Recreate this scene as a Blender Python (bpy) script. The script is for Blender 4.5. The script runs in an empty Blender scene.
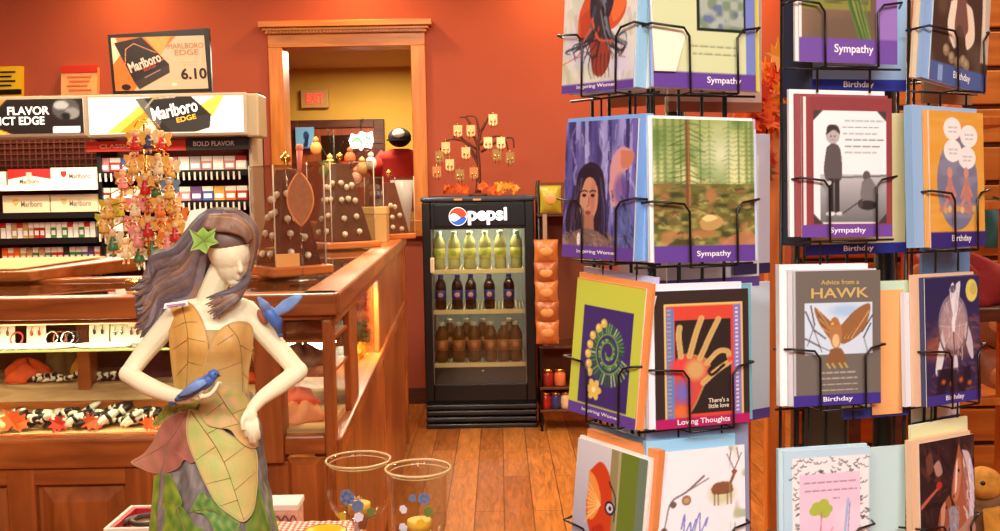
import bpy, math, random
import numpy as np
from mathutils import Vector, Matrix, Quaternion
R = random.Random(7)
sc = bpy.context.scene
COL = sc.collection
rad = math.radians
V = Vector
# ------------------------------------------------------------------ camera
CAMZ, PITCH, ROLL, F = 1.43, rad(4.2), rad(1.0), 1000.0
FW = V((0, math.cos(PITCH), -math.sin(PITCH)))
r0 = V((1, 0, 0)); u0 = V((0, math.sin(PITCH), math.cos(PITCH)))
RT = r0 * math.cos(ROLL) - u0 * math.sin(ROLL)
UP = u0 * math.cos(ROLL) + r0 * math.sin(ROLL)
CAM = V((0, 0, CAMZ))
def ray(px, py):
    return FW + RT * ((px - 500) / F) + UP * ((265.5 - py) / F)
def at(px, py, Y):
    d = ray(px, py)
    return CAM + d * (Y / d.y)
def atz(px, py, Z):
    d = ray(px, py)
    return CAM + d * ((Z - CAMZ) / d.z)
cam = bpy.data.cameras.new('camera'); cam.sensor_width = 36; cam.lens = 36 * F / 1000
cam.clip_start = 0.05
co = bpy.data.objects.new('camera', cam); COL.objects.link(co)
co.matrix_world = Matrix(((RT.x, UP.x, -FW.x, 0), (RT.y, UP.y, -FW.y, 0), (RT.z, UP.z, -FW.z, CAMZ), (0, 0, 0, 1)))
sc.camera = co
vs = sc.view_settings
vs.view_transform = 'Standard'; vs.look = 'None'; vs.gamma = 1.0; vs.use_curve_mapping = False
vs.exposure = 0.0
# ------------------------------------------------------------------ colour and materials
def lin(c):
    c = c / 255.0
    return c / 12.92 if c <= 0.04045 else ((c + 0.055) / 1.055) ** 2.4
def L(r, g, b, k=1.0):
    return (lin(r) * k, lin(g) * k, lin(b) * k, 1.0)
_mc = {}
def mat(name, col, rough=0.5, metal=0.0, spec=0.5, emit=0.0, trans=0.0, ior=1.45, var=0.0, vscale=30, bump=0.0, alpha=1.0, coat=0.0, ecol=None, sss=0.0):
    if name in _mc: return _mc[name]
    m = bpy.data.materials.new(name); m.use_nodes = True
    nt = m.node_tree; b = nt.nodes['Principled BSDF']
    c = L(*col) if len(col) == 3 else col
    b.inputs['Base Color'].default_value = c
    b.inputs['Roughness'].default_value = rough
    b.inputs['Metallic'].default_value = metal
    b.inputs['Specular IOR Level'].default_value = spec
    b.inputs['IOR'].default_value = ior
    if trans: b.inputs['Transmission Weight'].default_value = trans
    if coat: b.inputs['Coat Weight'].default_value = coat
    if emit:
        b.inputs['Emission Color'].default_value = L(*ecol) if ecol else c
        b.inputs['Emission Strength'].default_value = emit
    tc = nt.nodes.new('ShaderNodeTexCoord')
    nz = nt.nodes.new('ShaderNodeTexNoise'); nz.inputs['Scale'].default_value = vscale; nz.inputs['Detail'].default_value = 4
    nt.links.new(tc.outputs['Object'], nz.inputs['Vector'])
    if var:
        mx = nt.nodes.new('ShaderNodeMix'); mx.data_type = 'RGBA'; mx.blend_type = 'MULTIPLY'
        mr = nt.nodes.new('ShaderNodeMapRange'); mr.inputs[3].default_value = 1 - var; mr.inputs[4].default_value = 1 + var
        mr.inputs[1].default_value = 0.3; mr.inputs[2].default_value = 0.7
        nt.links.new(nz.outputs['Fac'], mr.inputs[0])
        mx.inputs[0].default_value = 1.0; mx.inputs[6].default_value = c
        nt.links.new(mr.outputs[0], mx.inputs[7]); nt.links.new(mx.outputs[2], b.inputs['Base Color'])
    if bump:
        bp = nt.nodes.new('ShaderNodeBump'); bp.inputs['Strength'].default_value = bump; bp.inputs['Distance'].default_value = 0.003
        nt.links.new(nz.outputs['Fac'], bp.inputs['Height']); nt.links.new(bp.outputs[0], b.inputs['Normal'])
    _mc[name] = m
    return m
def ramp(nt, stops):
    r = nt.nodes.new('ShaderNodeValToRGB'); e = r.color_ramp.elements
    while len(e) < len(stops): e.new(0.5)
    for k, (p, c) in enumerate(stops):
        e[k].position = p; e[k].color = L(*c) if len(c) == 3 else c
    return r
def wood(name, dark, light, axis='X', scale=6.0, rough=0.35, stretch=14, knots=False):
    if name in _mc: return _mc[name]
    m = bpy.data.materials.new(name); m.use_nodes = True; nt = m.node_tree; b = nt.nodes['Principled BSDF']
    tc = nt.nodes.new('ShaderNodeTexCoord'); mp = nt.nodes.new('ShaderNodeMapping')
    s = [stretch, stretch, stretch]; s['XYZ'.index(axis)] = 1.0
    mp.inputs['Scale'].default_value = s
    nz = nt.nodes.new('ShaderNodeTexNoise'); nz.inputs['Scale'].default_value = scale; nz.inputs['Detail'].default_value = 6; nz.inputs['Distortion'].default_value = 0.6
    nt.links.new(tc.outputs['Object'], mp.inputs['Vector']); nt.links.new(mp.outputs[0], nz.inputs['Vector'])
    rp = ramp(nt, [(0.3, dark), (0.7, light)])
    nt.links.new(nz.outputs['Fac'], rp.inputs[0])
    out = rp.outputs[0]
    if knots:
        n2 = nt.nodes.new('ShaderNodeTexNoise'); n2.inputs['Scale'].default_value = 2.6; n2.inputs['Detail'].default_value = 3
        nt.links.new(tc.outputs['Object'], n2.inputs['Vector'])
        mr = nt.nodes.new('ShaderNodeMapRange'); mr.inputs[1].default_value = 0.35; mr.inputs[2].default_value = 0.65; mr.inputs[3].default_value = 0.72; mr.inputs[4].default_value = 1.15
        nt.links.new(n2.outputs['Fac'], mr.inputs[0])
        mx = nt.nodes.new('ShaderNodeMix'); mx.data_type = 'RGBA'; mx.blend_type = 'MULTIPLY'; mx.inputs[0].default_value = 1
        nt.links.new(out, mx.inputs[6]); nt.links.new(mr.outputs[0], mx.inputs[7]); out = mx.outputs[2]
    nt.links.new(out, b.inputs['Base Color'])
    b.inputs['Roughness'].default_value = rough
    _mc[name] = m
    return m
def clearglass(name, tint=(255, 255, 255), rough=0.0, ior=1.45, refl=0.08, thin=True):
    """thin pane: mostly transparent with a fresnel reflection"""
    if name in _mc: return _mc[name]
    m = bpy.data.materials.new(name); m.use_nodes = True; nt = m.node_tree
    nt.nodes.remove(nt.nodes['Principled BSDF'])
    out = nt.nodes['Material Output']
    tr = nt.nodes.new('ShaderNodeBsdfTransparent'); tr.inputs[0].default_value = L(*tint)
    gl = nt.nodes.new('ShaderNodeBsdfGlossy'); gl.inputs['Roughness'].default_value = rough
    fr = nt.nodes.new('ShaderNodeFresnel'); fr.inputs[0].default_value = ior
    ma = nt.nodes.new('ShaderNodeMath'); ma.operation = 'ADD'; ma.inputs[1].default_value = refl; ma.use_clamp = True
    ge = nt.nodes.new('ShaderNodeNewGeometry'); io = nt.nodes.new('ShaderNodeMapRange')
    io.inputs[3].default_value = ior; io.inputs[4].default_value = 1.0 / ior     # same reflectance from inside the pane
    nt.links.new(ge.outputs['Backfacing'], io.inputs[0]); nt.links.new(io.outputs[0], fr.inputs[0])
    nt.links.new(fr.outputs[0], ma.inputs[0])
    mx = nt.nodes.new('ShaderNodeMixShader')
    nt.links.new(ma.outputs[0], mx.inputs[0]); nt.links.new(tr.outputs[0], mx.inputs[1]); nt.links.new(gl.outputs[0], mx.inputs[2])
    nt.links.new(mx.outputs[0], out.inputs[0])
    _mc[name] = m
    return m
def vcol(name='printed_colour', rough=0.35, bump=0.0, spec=0.4):
    if name in _mc: return _mc[name]
    m = bpy.data.materials.new(name); m.use_nodes = True; nt = m.node_tree; b = nt.nodes['Principled BSDF']
    a = nt.nodes.new('ShaderNodeAttribute'); a.attribute_name = 'col'
    nt.links.new(a.outputs['Color'], b.inputs['Base Color'])
    b.inputs['Roughness'].default_value = rough; b.inputs['Specular IOR Level'].default_value = spec
    if bump:
        tc = nt.nodes.new('ShaderNodeTexCoord')
        nz = nt.nodes.new('ShaderNodeTexNoise'); nz.inputs['Scale'].default_value = 220; nz.inputs['Detail'].default_value = 4
        nt.links.new(tc.outputs['Object'], nz.inputs['Vector'])
        bp = nt.nodes.new('ShaderNodeBump'); bp.inputs['Strength'].default_value = bump; bp.inputs['Distance'].default_value = 0.002
        nt.links.new(nz.outputs['Fac'], bp.inputs['Height']); nt.links.new(bp.outputs[0], b.inputs['Normal'])
    _mc[name] = m
    return m
# ------------------------------------------------------------------ mesh builder
BOXF = [(0, 3, 2, 1), (4, 5, 6, 7), (0, 1, 5, 4), (1, 2, 6, 5), (2, 3, 7, 6), (3, 0, 4, 7)]
def catmull(pts, n):
    P = [V(p) for p in pts]
    if len(P) < 3: return [P[0].lerp(P[-1], k / n) for k in range(n + 1)]
    out = []
    for k in range(n + 1):
        t = k / n * (len(P) - 1); i = min(int(t), len(P) - 2); t -= i
        a = P[i - 1] if i > 0 else P[0] * 2 - P[1]
        b, c = P[i], P[i + 1]
        d = P[i + 2] if i + 2 < len(P) else c * 2 - b
        out.append(0.5 * ((2 * b) + (c - a) * t + (2 * a - 5 * b + 4 * c - d) * t * t + (3 * b - a - 3 * c + d) * t ** 3))
    return out
def interp(xs, t):
    k = t * (len(xs) - 1); i = min(int(k), len(xs) - 2); k -= i
    return xs[i] * (1 - k) + xs[i + 1] * k
class MB:
    def __init__(s): s.v = []; s.f = []; s.m = []; s.sm = []
    def add(s, vs, fs, mi=0, smooth=False, M=None):
        b = len(s.v)
        s.v += [tuple(M @ V(p)) for p in vs] if M else [tuple(p) for p in vs]
        for f in fs:
            s.f.append([i + b for i in f]); s.m.append(mi); s.sm.append(smooth)
        return s
    def box(s, lo, hi, mi=0, M=None):
        (a, b, c), (d, e, f) = lo, hi
        return s.add([(a, b, c), (d, b, c), (d, e, c), (a, e, c), (a, b, f), (d, b, f), (d, e, f), (a, e, f)], BOXF, mi, False, M)
    def hexa(s, p, mi=0):
        return s.add(p, BOXF, mi)
    def slab(s, bl, br, tr, tl, t, mi=0):
        """four front corners and a thickness going back along +y"""
        d = t if isinstance(t, Vector) else V((0, t, 0))
        q = [V(bl), V(br), V(br) + d, V(bl) + d, V(tl), V(tr), V(tr) + d, V(tl) + d]
        return s.add(q, BOXF, mi)
    def lathe(s, prof, c=(0, 0, 0), n=20, mi=0, M=None, smooth=True, cap=True):
        vs, fs = [], []
        for (r, z) in prof:
            for k in range(n):
                a = 2 * math.pi * k / n
                vs.append((c[0] + r * math.cos(a), c[1] + r * math.sin(a), c[2] + z))
        for j in range(len(prof) - 1):
            for k in range(n):
                k2 = (k + 1) % n
                fs.append((j * n + k, j * n + k2, (j + 1) * n + k2, (j + 1) * n + k))
        if cap:
            if prof[0][0] > 1e-6: fs.append(tuple(range(n))[::-1])
            if prof[-1][0] > 1e-6: fs.append(tuple((len(prof) - 1) * n + k for k in range(n)))
        return s.add(vs, fs, mi, smooth, M)
    def tube(s, pts, rs, n=8, mi=0, smooth=True, seg=0, flat=1.0):
        P = catmull(pts, seg) if seg else [V(p) for p in pts]
        if not hasattr(rs, '__len__'): rs = [rs, rs]
        N = len(P); vs, fs = [], []
        t = (P[1] - P[0]).normalized()
        nrm = t.orthogonal().normalized()
        if flat != 1.0:
            nrm = V((0, 1, 0)) - t * t.y
            nrm.normalize()
        for i in range(N):
            t2 = (P[min(i + 1, N - 1)] - P[max(i - 1, 0)])
            t2 = t2.normalized() if t2.length > 1e-9 else t
            nrm = nrm - t2 * nrm.dot(t2); nrm.normalize()
            bn = t2.cross(nrm); r = interp(rs, i / (N - 1)); t = t2
            for k in range(n):
                a = 2 * math.pi * k / n
                vs.append(P[i] + nrm * (r * flat * math.cos(a)) + bn * (r * math.sin(a)))
        for j in range(N - 1):
            for k in range(n):
                k2 = (k + 1) % n
                fs.append((j * n + k, j * n + k2, (j + 1) * n + k2, (j + 1) * n + k))
        fs.append(tuple(range(n))[::-1]); fs.append(tuple((N - 1) * n + k for k in range(n)))
        return s.add(vs, fs, mi, smooth)
    def ell(s, c, r, M=None, nu=14, nv=9, mi=0):
        vs, fs = [], []
        if not hasattr(r, '__len__'): r = (r, r, r)
        for j in range(nv + 1):
            p = math.pi * j / nv
            for k in range(nu):
                a = 2 * math.pi * k / nu
                q = V((r[0] * math.sin(p) * math.cos(a), r[1] * math.sin(p) * math.sin(a), -r[2] * math.cos(p)))
                if M: q = M @ q
                vs.append(V(c) + q)
        for j in range(nv):
            for k in range(nu):
                k2 = (k + 1) % nu
                fs.append((j * nu + k, j * nu + k2, (j + 1) * nu + k2, (j + 1) * nu + k))
        return s.add(vs, fs, mi, True)
    def prism(s, outline, d, mi=0, f=None, smooth=False):
        """outline: 3d points (a closed loop), extruded by vector d"""
        n = len(outline); a = [V(p) for p in outline]; d = V(d)
        return s.add(a + [p + d for p in a], [tuple(range(n)), tuple(range(n, 2 * n))[::-1]] + [(k, k + n, (k + 1) % n + n, (k + 1) % n) for k in range(n)], mi, smooth)
def tagp(o, label=None, cat=None, group=None, kind=None):
    if label: o['label'] = label
    if cat: o['category'] = cat
    if group: o['group'] = group
    if kind: o['kind'] = kind
    return o
def wl(p):
    q = V((0, 0, 0))
    while p is not None:
        q = q + p.location; p = p.parent
    return q
def obj(name, mb, m, parent=None, world=True, bevel=0.0, sub=0, label=None, seg=2):
    me = bpy.data.meshes.new(name)
    off = wl(parent) if (parent is not None and world) else V((0, 0, 0))
    me.from_pydata([(x - off.x, y - off.y, z - off.z) for x, y, z in mb.v], [], mb.f)
    for mm in (m if isinstance(m, (list, tuple)) else [m]): me.materials.append(mm)
    me.polygons.foreach_set('material_index', mb.m)
    me.polygons.foreach_set('use_smooth', mb.sm)
    me.update()
    o = bpy.data.objects.new(name, me); COL.objects.link(o)
    if parent is not None: o.parent = parent
    if bevel:
        b = o.modifiers.new('bevel', 'BEVEL'); b.width = bevel; b.segments = seg; b.limit_method = 'ANGLE'; b.angle_limit = rad(40)
    if sub:
        b = o.modifiers.new('sub', 'SUBSURF'); b.levels = sub; b.render_levels = sub
    if label: o['label'] = label
    return o
def single(name, mb, m, label, cat, group=None, loc=None, **k):
    """a thing that is one mesh; its origin at loc"""
    o = obj(name, mb, m, **k)
    if loc is not None:
        off = V(loc)
        for v in o.data.vertices: v.co -= off
        o.location = off
    return tagp(o, label, cat, group)
def thing(name, label, cat, loc=(0, 0, 0), rz=0.0, group=None):
    o = bpy.data.objects.new(name, None); COL.objects.link(o)
    o.empty_display_size = 0.05
    o.location = loc; o.rotation_euler = (0, 0, rz)
    return tagp(o, label, cat, group)
def struct(name, mb, m, **k):
    o = obj(name, mb, m, **k)
    o['kind'] = 'structure'
    return o
def dup(root, loc, rz=0.0, label=None, group=None, rot=None, scale=None):
    r = root.copy(); COL.objects.link(r); r.location = loc; r.rotation_euler = rot or (0, 0, rz)
    if scale: r.scale = (scale,) * 3
    if label: r['label'] = label
    if group: r['group'] = group
    for ch in list(root.children):
        c = ch.copy(); COL.objects.link(c); c.parent = r
        for g in list(ch.children):
            d = g.copy(); COL.objects.link(d); d.parent = c
    return r
def bake(o):
    """apply the modifiers of o in place"""
    dg = bpy.context.evaluated_depsgraph_get()
    me = bpy.data.meshes.new_from_object(o.evaluated_get(dg))
    o.modifiers.clear(); o.data = me
    return o
def lettering(parent, text, p0, xd, yd, w, h, m, name='lettering', d=0.0004, world=True, shear=0.0, lift=0.0005, bold=0.0):
    """text as a mesh: p0 centre, xd / yd unit directions, fitted into w x h"""
    cu = bpy.data.curves.new('t', 'FONT'); cu.body = text; cu.resolution_u = 3; cu.shear = shear; cu.offset = bold; cu.align_x = 'CENTER'; cu.space_line = 0.9
    to = bpy.data.objects.new('t', cu); COL.objects.link(to)
    dg = bpy.context.evaluated_depsgraph_get()
    me = bpy.data.meshes.new_from_object(to.evaluated_get(dg)); me.name = name
    bpy.data.objects.remove(to); bpy.data.curves.remove(cu)
    xs = [v.co.x for v in me.vertices]; ys = [v.co.y for v in me.vertices]
    cx, cy = (min(xs) + max(xs)) / 2, (min(ys) + max(ys)) / 2
    sx, sy = w / (max(xs) - min(xs)), h / (max(ys) - min(ys))
    n = xd.cross(yd).normalized(); off = wl(parent) if (world and parent is not None) else V((0, 0, 0))
    for v in me.vertices:
        v.co = p0 + xd * ((v.co.x - cx) * sx) + yd * ((v.co.y - cy) * sy) + n * lift - off
    me.materials.clear(); me.materials.append(m); me.update()
    o = bpy.data.objects.new(name, me); COL.objects.link(o)
    if parent is not None: o.parent = parent
    return o
# ------------------------------------------------------------------ print painter (vertex colours on a fine grid)
class Art:
    def __init__(s, w, h, bg, ss=2):
        s.w, s.h, s.ss = w, h, ss
        s.a = np.zeros((h * ss, w * ss, 3)); s.a[:] = bg
        yy, xx = np.mgrid[0:h * ss, 0:w * ss]
        s.x = (xx + 0.5) / (w * ss); s.y = (yy + 0.5) / (h * ss); s.asp = h / w
        s.rng = np.random.default_rng(3)
    def put(s, m, c, al=1.0):
        m = (m * al)[..., None] if m.dtype != bool else (m.astype(float) * al)[..., None]
        s.a = s.a * (1 - m) + np.array(c, float) * m
        return s
    def rect(s, x0, y0, x1, y1, c, al=1.0):
        return s.put((s.x >= x0) & (s.x <= x1) & (s.y >= y0) & (s.y <= y1), c, al)
    def inside(s, pts):
        m = np.zeros(s.x.shape, bool); n = len(pts)
        for i in range(n):
            (x1, y1), (x2, y2) = pts[i], pts[(i + 1) % n]
            if y1 == y2: continue
            c = ((y1 > s.y) != (y2 > s.y)) & (s.x < (x2 - x1) * (s.y - y1) / (y2 - y1) + x1)
            m ^= c
        return m
    def poly(s, pts, c, al=1.0, smooth=False):
        if smooth:
            P = [V((p[0], p[1], 0)) for p in pts]; P = P + [P[0]]
            pts = [(q.x, q.y) for q in catmull(P, len(P) * 6)]
        return s.put(s.inside(pts), c, al)
    def ell(s, cx, cy, rx, ry, c, al=1.0, soft=0.0, rot=0.0):
        dx, dy = s.x - cx, (s.y - cy)
        if rot:
            dy = dy * s.asp; ca, sa = math.cos(rot), math.sin(rot)
            dx, dy = dx * ca + dy * sa, (-dx * sa + dy * ca) / s.asp
        q = np.sqrt((dx / rx) ** 2 + (dy / ry) ** 2)
        m = (q < 1) if not soft else np.clip((1 - q) / soft, 0, 1)
        return s.put(m, c, al)
    def line(s, pts, w, c, al=1.0, w2=None, sm=0):
        if sm:
            pts = [(q.x, q.y) for q in catmull([V((p[0], p[1], 0)) for p in pts], sm)]
        m = np.zeros(s.x.shape, bool); n = len(pts) - 1
        for i in range(n):
            (x1, y1), (x2, y2) = pts[i], pts[i + 1]
            ww = w if w2 is None else w + (w2 - w) * i / max(1, n - 1)
            y1a, y2a = y1 * s.asp, y2 * s.asp
            dx, dy = x2 - x1, y2a - y1a; l2 = dx * dx + dy * dy + 1e-12
            t = np.clip(((s.x - x1) * dx + (s.y * s.asp - y1a) * dy) / l2, 0, 1)
            m |= ((s.x - x1 - t * dx) ** 2 + (s.y * s.asp - y1a - t * dy) ** 2) < (ww / 2) ** 2
        return s.put(m, c, al)
    def grad(s, x0, y0, x1, y1, ca, cb, vert=True):
        t = (s.y - y0) / (y1 - y0) if vert else (s.x - x0) / (x1 - x0)
        t = np.clip(t, 0, 1)[..., None]
        m = ((s.x >= x0) & (s.x <= x1) & (s.y >= y0) & (s.y <= y1))[..., None]
        s.a = np.where(m, np.array(ca, float) * (1 - t) + np.array(cb, float) * t, s.a)
        return s
    def noise(s, fx, fy, seed=0):
        rg = np.random.default_rng(seed); g = rg.random((fy + 2, fx + 2))
        X, Y = s.x * fx, s.y * fy; i, j = X.astype(int), Y.astype(int); u, v = X - i, Y - j
        u = u * u * (3 - 2 * u); v = v * v * (3 - 2 * v)
        return (g[j, i] * (1 - u) + g[j, i + 1] * u) * (1 - v) + (g[j + 1, i] * (1 - u) + g[j + 1, i + 1] * u) * v
    def blotch(s, fx, fy, c, lo=0.5, hi=0.8, al=1.0, seed=0, mask=None):
        m = np.clip((s.noise(fx, fy, seed) - lo) / (hi - lo), 0, 1)
        if mask is not None: m = m * mask
        return s.put(m, c, al)
    def scribble(s, x0, x1, y, c, n=1, dy=0.04, w=0.012, seed=1, al=0.8):
        rg = random.Random(seed)
        for k in range(n):
            x = x0 + rg.random() * 0.05
            while x < x1:
                l = 0.03 + rg.random() * 0.06
                s.line([(x, y + k * dy), (min(x + l, x1), y + k * dy)], w, c, al); x += l + 0.022
        return s
    def done(s, k=1.0):
        q = s.ss
        a = s.a.reshape(s.h, q, s.w, q, 3).mean((1, 3)) / 255.0
        return np.where(a <= 0.04045, a / 12.92, ((a + 0.055) / 1.055) ** 2.4) * k
def printed(name, art, o, xd, yd, w, h, t, parent=None, edge=(240, 238, 230), m=None, world=True):
    """a printed slab: o lower-left corner of the front, front grid coloured from art, body t thick behind it"""
    c = art.done() if isinstance(art, Art) else art
    H, W = c.shape[:2]; n = xd.cross(yd).normalized()
    off = wl(parent) if (parent is not None and world) else V((0, 0, 0)); o = V(o) - off
    jj, ii = np.mgrid[0:H, 0:W]
    fx = (ii / (W - 1)).ravel() * w; fy = (1 - jj / (H - 1)).ravel() * h
    P = np.array(o)[None] + fx[:, None] * np.array(xd)[None] + fy[:, None] * np.array(yd)[None]
    idx = (np.arange(H)[:, None] * W + np.arange(W)[None])
    q = np.stack([idx[1:, :-1], idx[1:, 1:], idx[:-1, 1:], idx[:-1, :-1]], -1).reshape(-1, 4)
    nb = len(P); e = 0.00001
    back = [o - n * e, o + xd * w - n * e, o + xd * w + yd * h - n * e, o + yd * h - n * e]
    back += [b - n * t for b in back]
    P = np.vstack([P, np.array([list(b) for b in back])])
    bf = np.array([[0, 4, 7, 3], [1, 2, 6, 5], [0, 1, 5, 4], [2, 3, 7, 6], [5, 6, 7, 4]]) + nb
    q = np.vstack([q, bf])
    me = bpy.data.meshes.new(name)
    me.vertices.add(len(P)); me.vertices.foreach_set('co', P.astype(np.float32).ravel())
    me.loops.add(q.size); me.loops.foreach_set('vertex_index', q.astype(np.int32).ravel())
    me.polygons.add(len(q)); me.polygons.foreach_set('loop_start', np.arange(0, q.size, 4, dtype=np.int32))
    me.update(calc_edges=True)
    at_ = me.color_attributes.new('col', 'FLOAT_COLOR', 'POINT')
    cc = np.ones((len(P), 4), np.float32); cc[:nb, :3] = c.reshape(-1, 3); cc[nb:] = L(*edge)
    at_.data.foreach_set('color', cc.ravel())
    me.materials.append(m or vcol()); me.validate()
    ob = bpy.data.objects.new(name, me); COL.objects.link(ob)
    if parent is not None: ob.parent = parent
    return ob
def setcol(o, fn):
    me = o.data
    a = me.color_attributes.new('col', 'FLOAT_COLOR', 'POINT')
    for k, v in enumerate(me.vertices):
        a.data[k].color = fn(v.co)
# ------------------------------------------------------------------ materials of the place
M_or = mat('orange_wall_paint', (166, 80, 58), 0.75, spec=0.25, var=0.05, vscale=2.0)
M_yel = mat('ochre_wall_paint', (208, 160, 62), 0.8, var=0.03, vscale=2)
M_ceil = mat('ceiling_paint', (205, 160, 105), 0.9)
M_trim = wood('honey_wood_trim', (178, 98, 30), (214, 132, 48), 'X', 3.0, 0.4, 10)
M_trimv = wood('honey_wood_trim_upright', (178, 98, 30), (214, 132, 48), 'Z', 3.0, 0.4, 10)
M_cab = wood('knotty_alder', (138, 68, 24), (190, 106, 46), 'X', 3.0, 0.32, 9, True)
M_cabv = wood('knotty_alder_upright', (138, 68, 24), (190, 106, 46), 'Z', 3.0, 0.32, 9, True)
M_caby = wood('knotty_alder_deep', (138, 68, 24), (190, 106, 46), 'Y', 3.0, 0.32, 9, True)
M_dark = wood('dark_walnut', (62, 28, 12), (98, 46, 20), 'X', 4.0, 0.4, 8)
M_black = mat('black_plastic', (14, 13, 13), 0.35)
M_blackm = mat('black_metal', (20, 19, 18), 0.3, 0.0, 0.6)
M_wire = mat('black_wire', (24, 22, 21), 0.3, 0.2, 0.6)
M_white = mat('white_card', (240, 238, 232), 0.6)
M_cream = mat('cream_card', (240, 232, 205), 0.6)
M_grey = mat('grey_beige_metal', (168, 150, 126), 0.5)
M_glass = clearglass('case_glass', (250, 252, 250), refl=0.02)
M_acry = clearglass('acrylic', (246, 246, 244), refl=0.05)
def E(n, c, s=1.0): return mat(n, c, 0.5, emit=s)
# ------------------------------------------------------------------ shell
def floor_mat():
    m = bpy.data.materials.new('plank_floor'); m.use_nodes = True; nt = m.node_tree; b = nt.nodes['Principled BSDF']
    tc = nt.nodes.new('ShaderNodeTexCoord')
    br = nt.nodes.new('ShaderNodeTexBrick'); br.inputs['Scale'].default_value = 1.0
    br.inputs['Mortar Size'].default_value = 0.0025; br.inputs['Brick Width'].default_value = 1.1; br.inputs['Row Height'].default_value = 0.13
    br.inputs['Color1'].default_value = L(176, 108, 46); br.inputs['Color2'].default_value = L(146, 82, 30); br.inputs['Mortar'].default_value = L(84, 42, 14)
    mp = nt.nodes.new('ShaderNodeMapping'); mp.inputs['Rotation'].default_value = (0, 0, rad(90))
    nt.links.new(tc.outputs['Object'], mp.inputs['Vector']); nt.links.new(mp.outputs[0], br.inputs['Vector'])
    m2 = nt.nodes.new('ShaderNodeMapping'); m2.inputs['Scale'].default_value = (9, 1.2, 1)
    nt.links.new(tc.outputs['Object'], m2.inputs['Vector'])
    nz = nt.nodes.new('ShaderNodeTexNoise'); nz.inputs['Scale'].default_value = 5; nz.inputs['Detail'].default_value = 6; nz.inputs['Distortion'].default_value = 1.2
    nt.links.new(m2.outputs[0], nz.inputs['Vector'])
    mr = nt.nodes.new('ShaderNodeMapRange'); mr.inputs[1].default_value = 0.3; mr.inputs[2].default_value = 0.7; mr.inputs[3].default_value = 0.6; mr.inputs[4].default_value = 1.3
    nt.links.new(nz.outputs['Fac'], mr.inputs[0])
    mx = nt.nodes.new('ShaderNodeMix'); mx.data_type = 'RGBA'; mx.blend_type = 'MULTIPLY'; mx.inputs[0].default_value = 1
    nt.links.new(br.outputs['Color'], mx.inputs[6]); nt.links.new(mr.outputs[0], mx.inputs[7]); nt.links.new(mx.outputs[2], b.inputs['Base Color'])
    b.inputs['Roughness'].default_value = 0.36
    return m
XL, XR, YF, YB, ZC = -4.6, 3.4, -2.6, 6.75, 3.05
struct('floor', MB().box((XL, YF, -0.1), (XR, 9.4, 0)), floor_mat())
struct('ceiling', MB().box((XL, YF, ZC), (XR, YB, ZC + 0.1)), M_ceil)
struct('wall_left', MB().box((XL - 0.1, YF, 0), (XL, YB, ZC)), M_or)
struct('wall_right', MB().box((XR, YF, 0), (XR + 0.1, YB, ZC)), M_or)
struct('wall_front', MB().box((XL, YF - 0.1, 0), (XR, YF, ZC)), M_or)
pa, pb = at(289, 222, YB), at(411, 46, YB)
ox0, ox1, oz0, oz1 = pa.x, pb.x, pa.z, pb.z
w = MB()
hx0, hx1 = ox0 - .02, ox1 + .02
w.box((XL, YB, 0), (hx0, YB + 0.14, ZC)).box((hx1, YB, 0), (XR, YB + 0.14, ZC))
w.box((hx0, YB, 0), (hx1, YB + 0.14, oz0 - .02)).box((hx0, YB, oz1 + .02), (hx1, YB + 0.14, ZC))
struct('wall_back', w, M_or)
struct('baseboard_back', MB().box((-0.75, YB - 0.02, 0), (XR, YB, 0.11)), M_dark, bevel=0.004)
# pass-through with its honey-wood casing
wn = bpy.data.objects.new('window_1', None); COL.objects.link(wn); wn.location = (ox0, YB, oz0); wn['kind'] = 'structure'
yf = YB - 0.035
jw = 0.095
obj('jamb', MB().box((ox0 - jw, yf, oz0), (ox0, YB + 0.16, oz1)), M_trimv, wn, bevel=0.004)
obj('jamb', MB().box((ox1, yf, oz0), (ox1 + jw, YB + 0.16, oz1)), M_trimv, wn, bevel=0.004)
obj('head_casing', MB().box((ox0 - jw, yf, oz1), (ox1 + jw, YB + 0.16, oz1 + 0.085)), M_trim, wn, bevel=0.004)
obj('crown_moulding', MB().box((ox0 - jw - 0.012, yf - 0.02, oz1 + 0.085), (ox1 + jw + 0.012, YB, oz1 + 0.105)).box((ox0 - jw - 0.05, yf - 0.06, oz1 + 0.125), (ox1 + jw + 0.05, YB, oz1 + 0.165)).box((ox0 - jw - 0.028, yf - 0.035, oz1 + 0.105), (ox1 + jw + 0.028, YB, oz1 + 0.125)), M_trim, wn, bevel=0.004)
obj('dentil_strip', (lambda q: [q.box((ox0 - jw + k * 0.022, yf - 0.033, oz1 + 0.088), (ox0 - jw + k * 0.022 + 0.012, yf - 0.019, oz1 + 0.104)) for k in range(int((ox1 - ox0 + 2 * jw) / 0.022))] and q)(MB()), M_trim, wn)
obj('sill', MB().box((ox0 - jw, yf - 0.03, oz0 - 0.11), (ox1 + jw, YB + 0.16, oz0)), M_trim, wn, bevel=0.005)
# the room beyond
Y2 = 9.0
struct('wall_beyond', MB().box((-4.2, Y2, 0), (2.5, Y2 + 0.1, 3.2)), M_yel)
struct('wall_beyond_left', MB().box((-4.3, YB + 0.15, 0), (-4.2, Y2, 3.2)), M_yel)
struct('wall_beyond_right', MB().box((2.5, YB + 0.15, 0), (2.6, Y2, 3.2)), M_yel)
struct('ceiling_beyond', MB().box((-4.2, YB + 0.15, at(350, 52, 8.0).z), (2.5, Y2, at(350, 52, 8.0).z + 0.08)), M_ceil)
def rect_at(x0, y0, x1, y1, Y):
    a, b = at(x0, y1, Y), at(x1, y0, Y)
    return a.x, a.z, b.x, b.z
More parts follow.
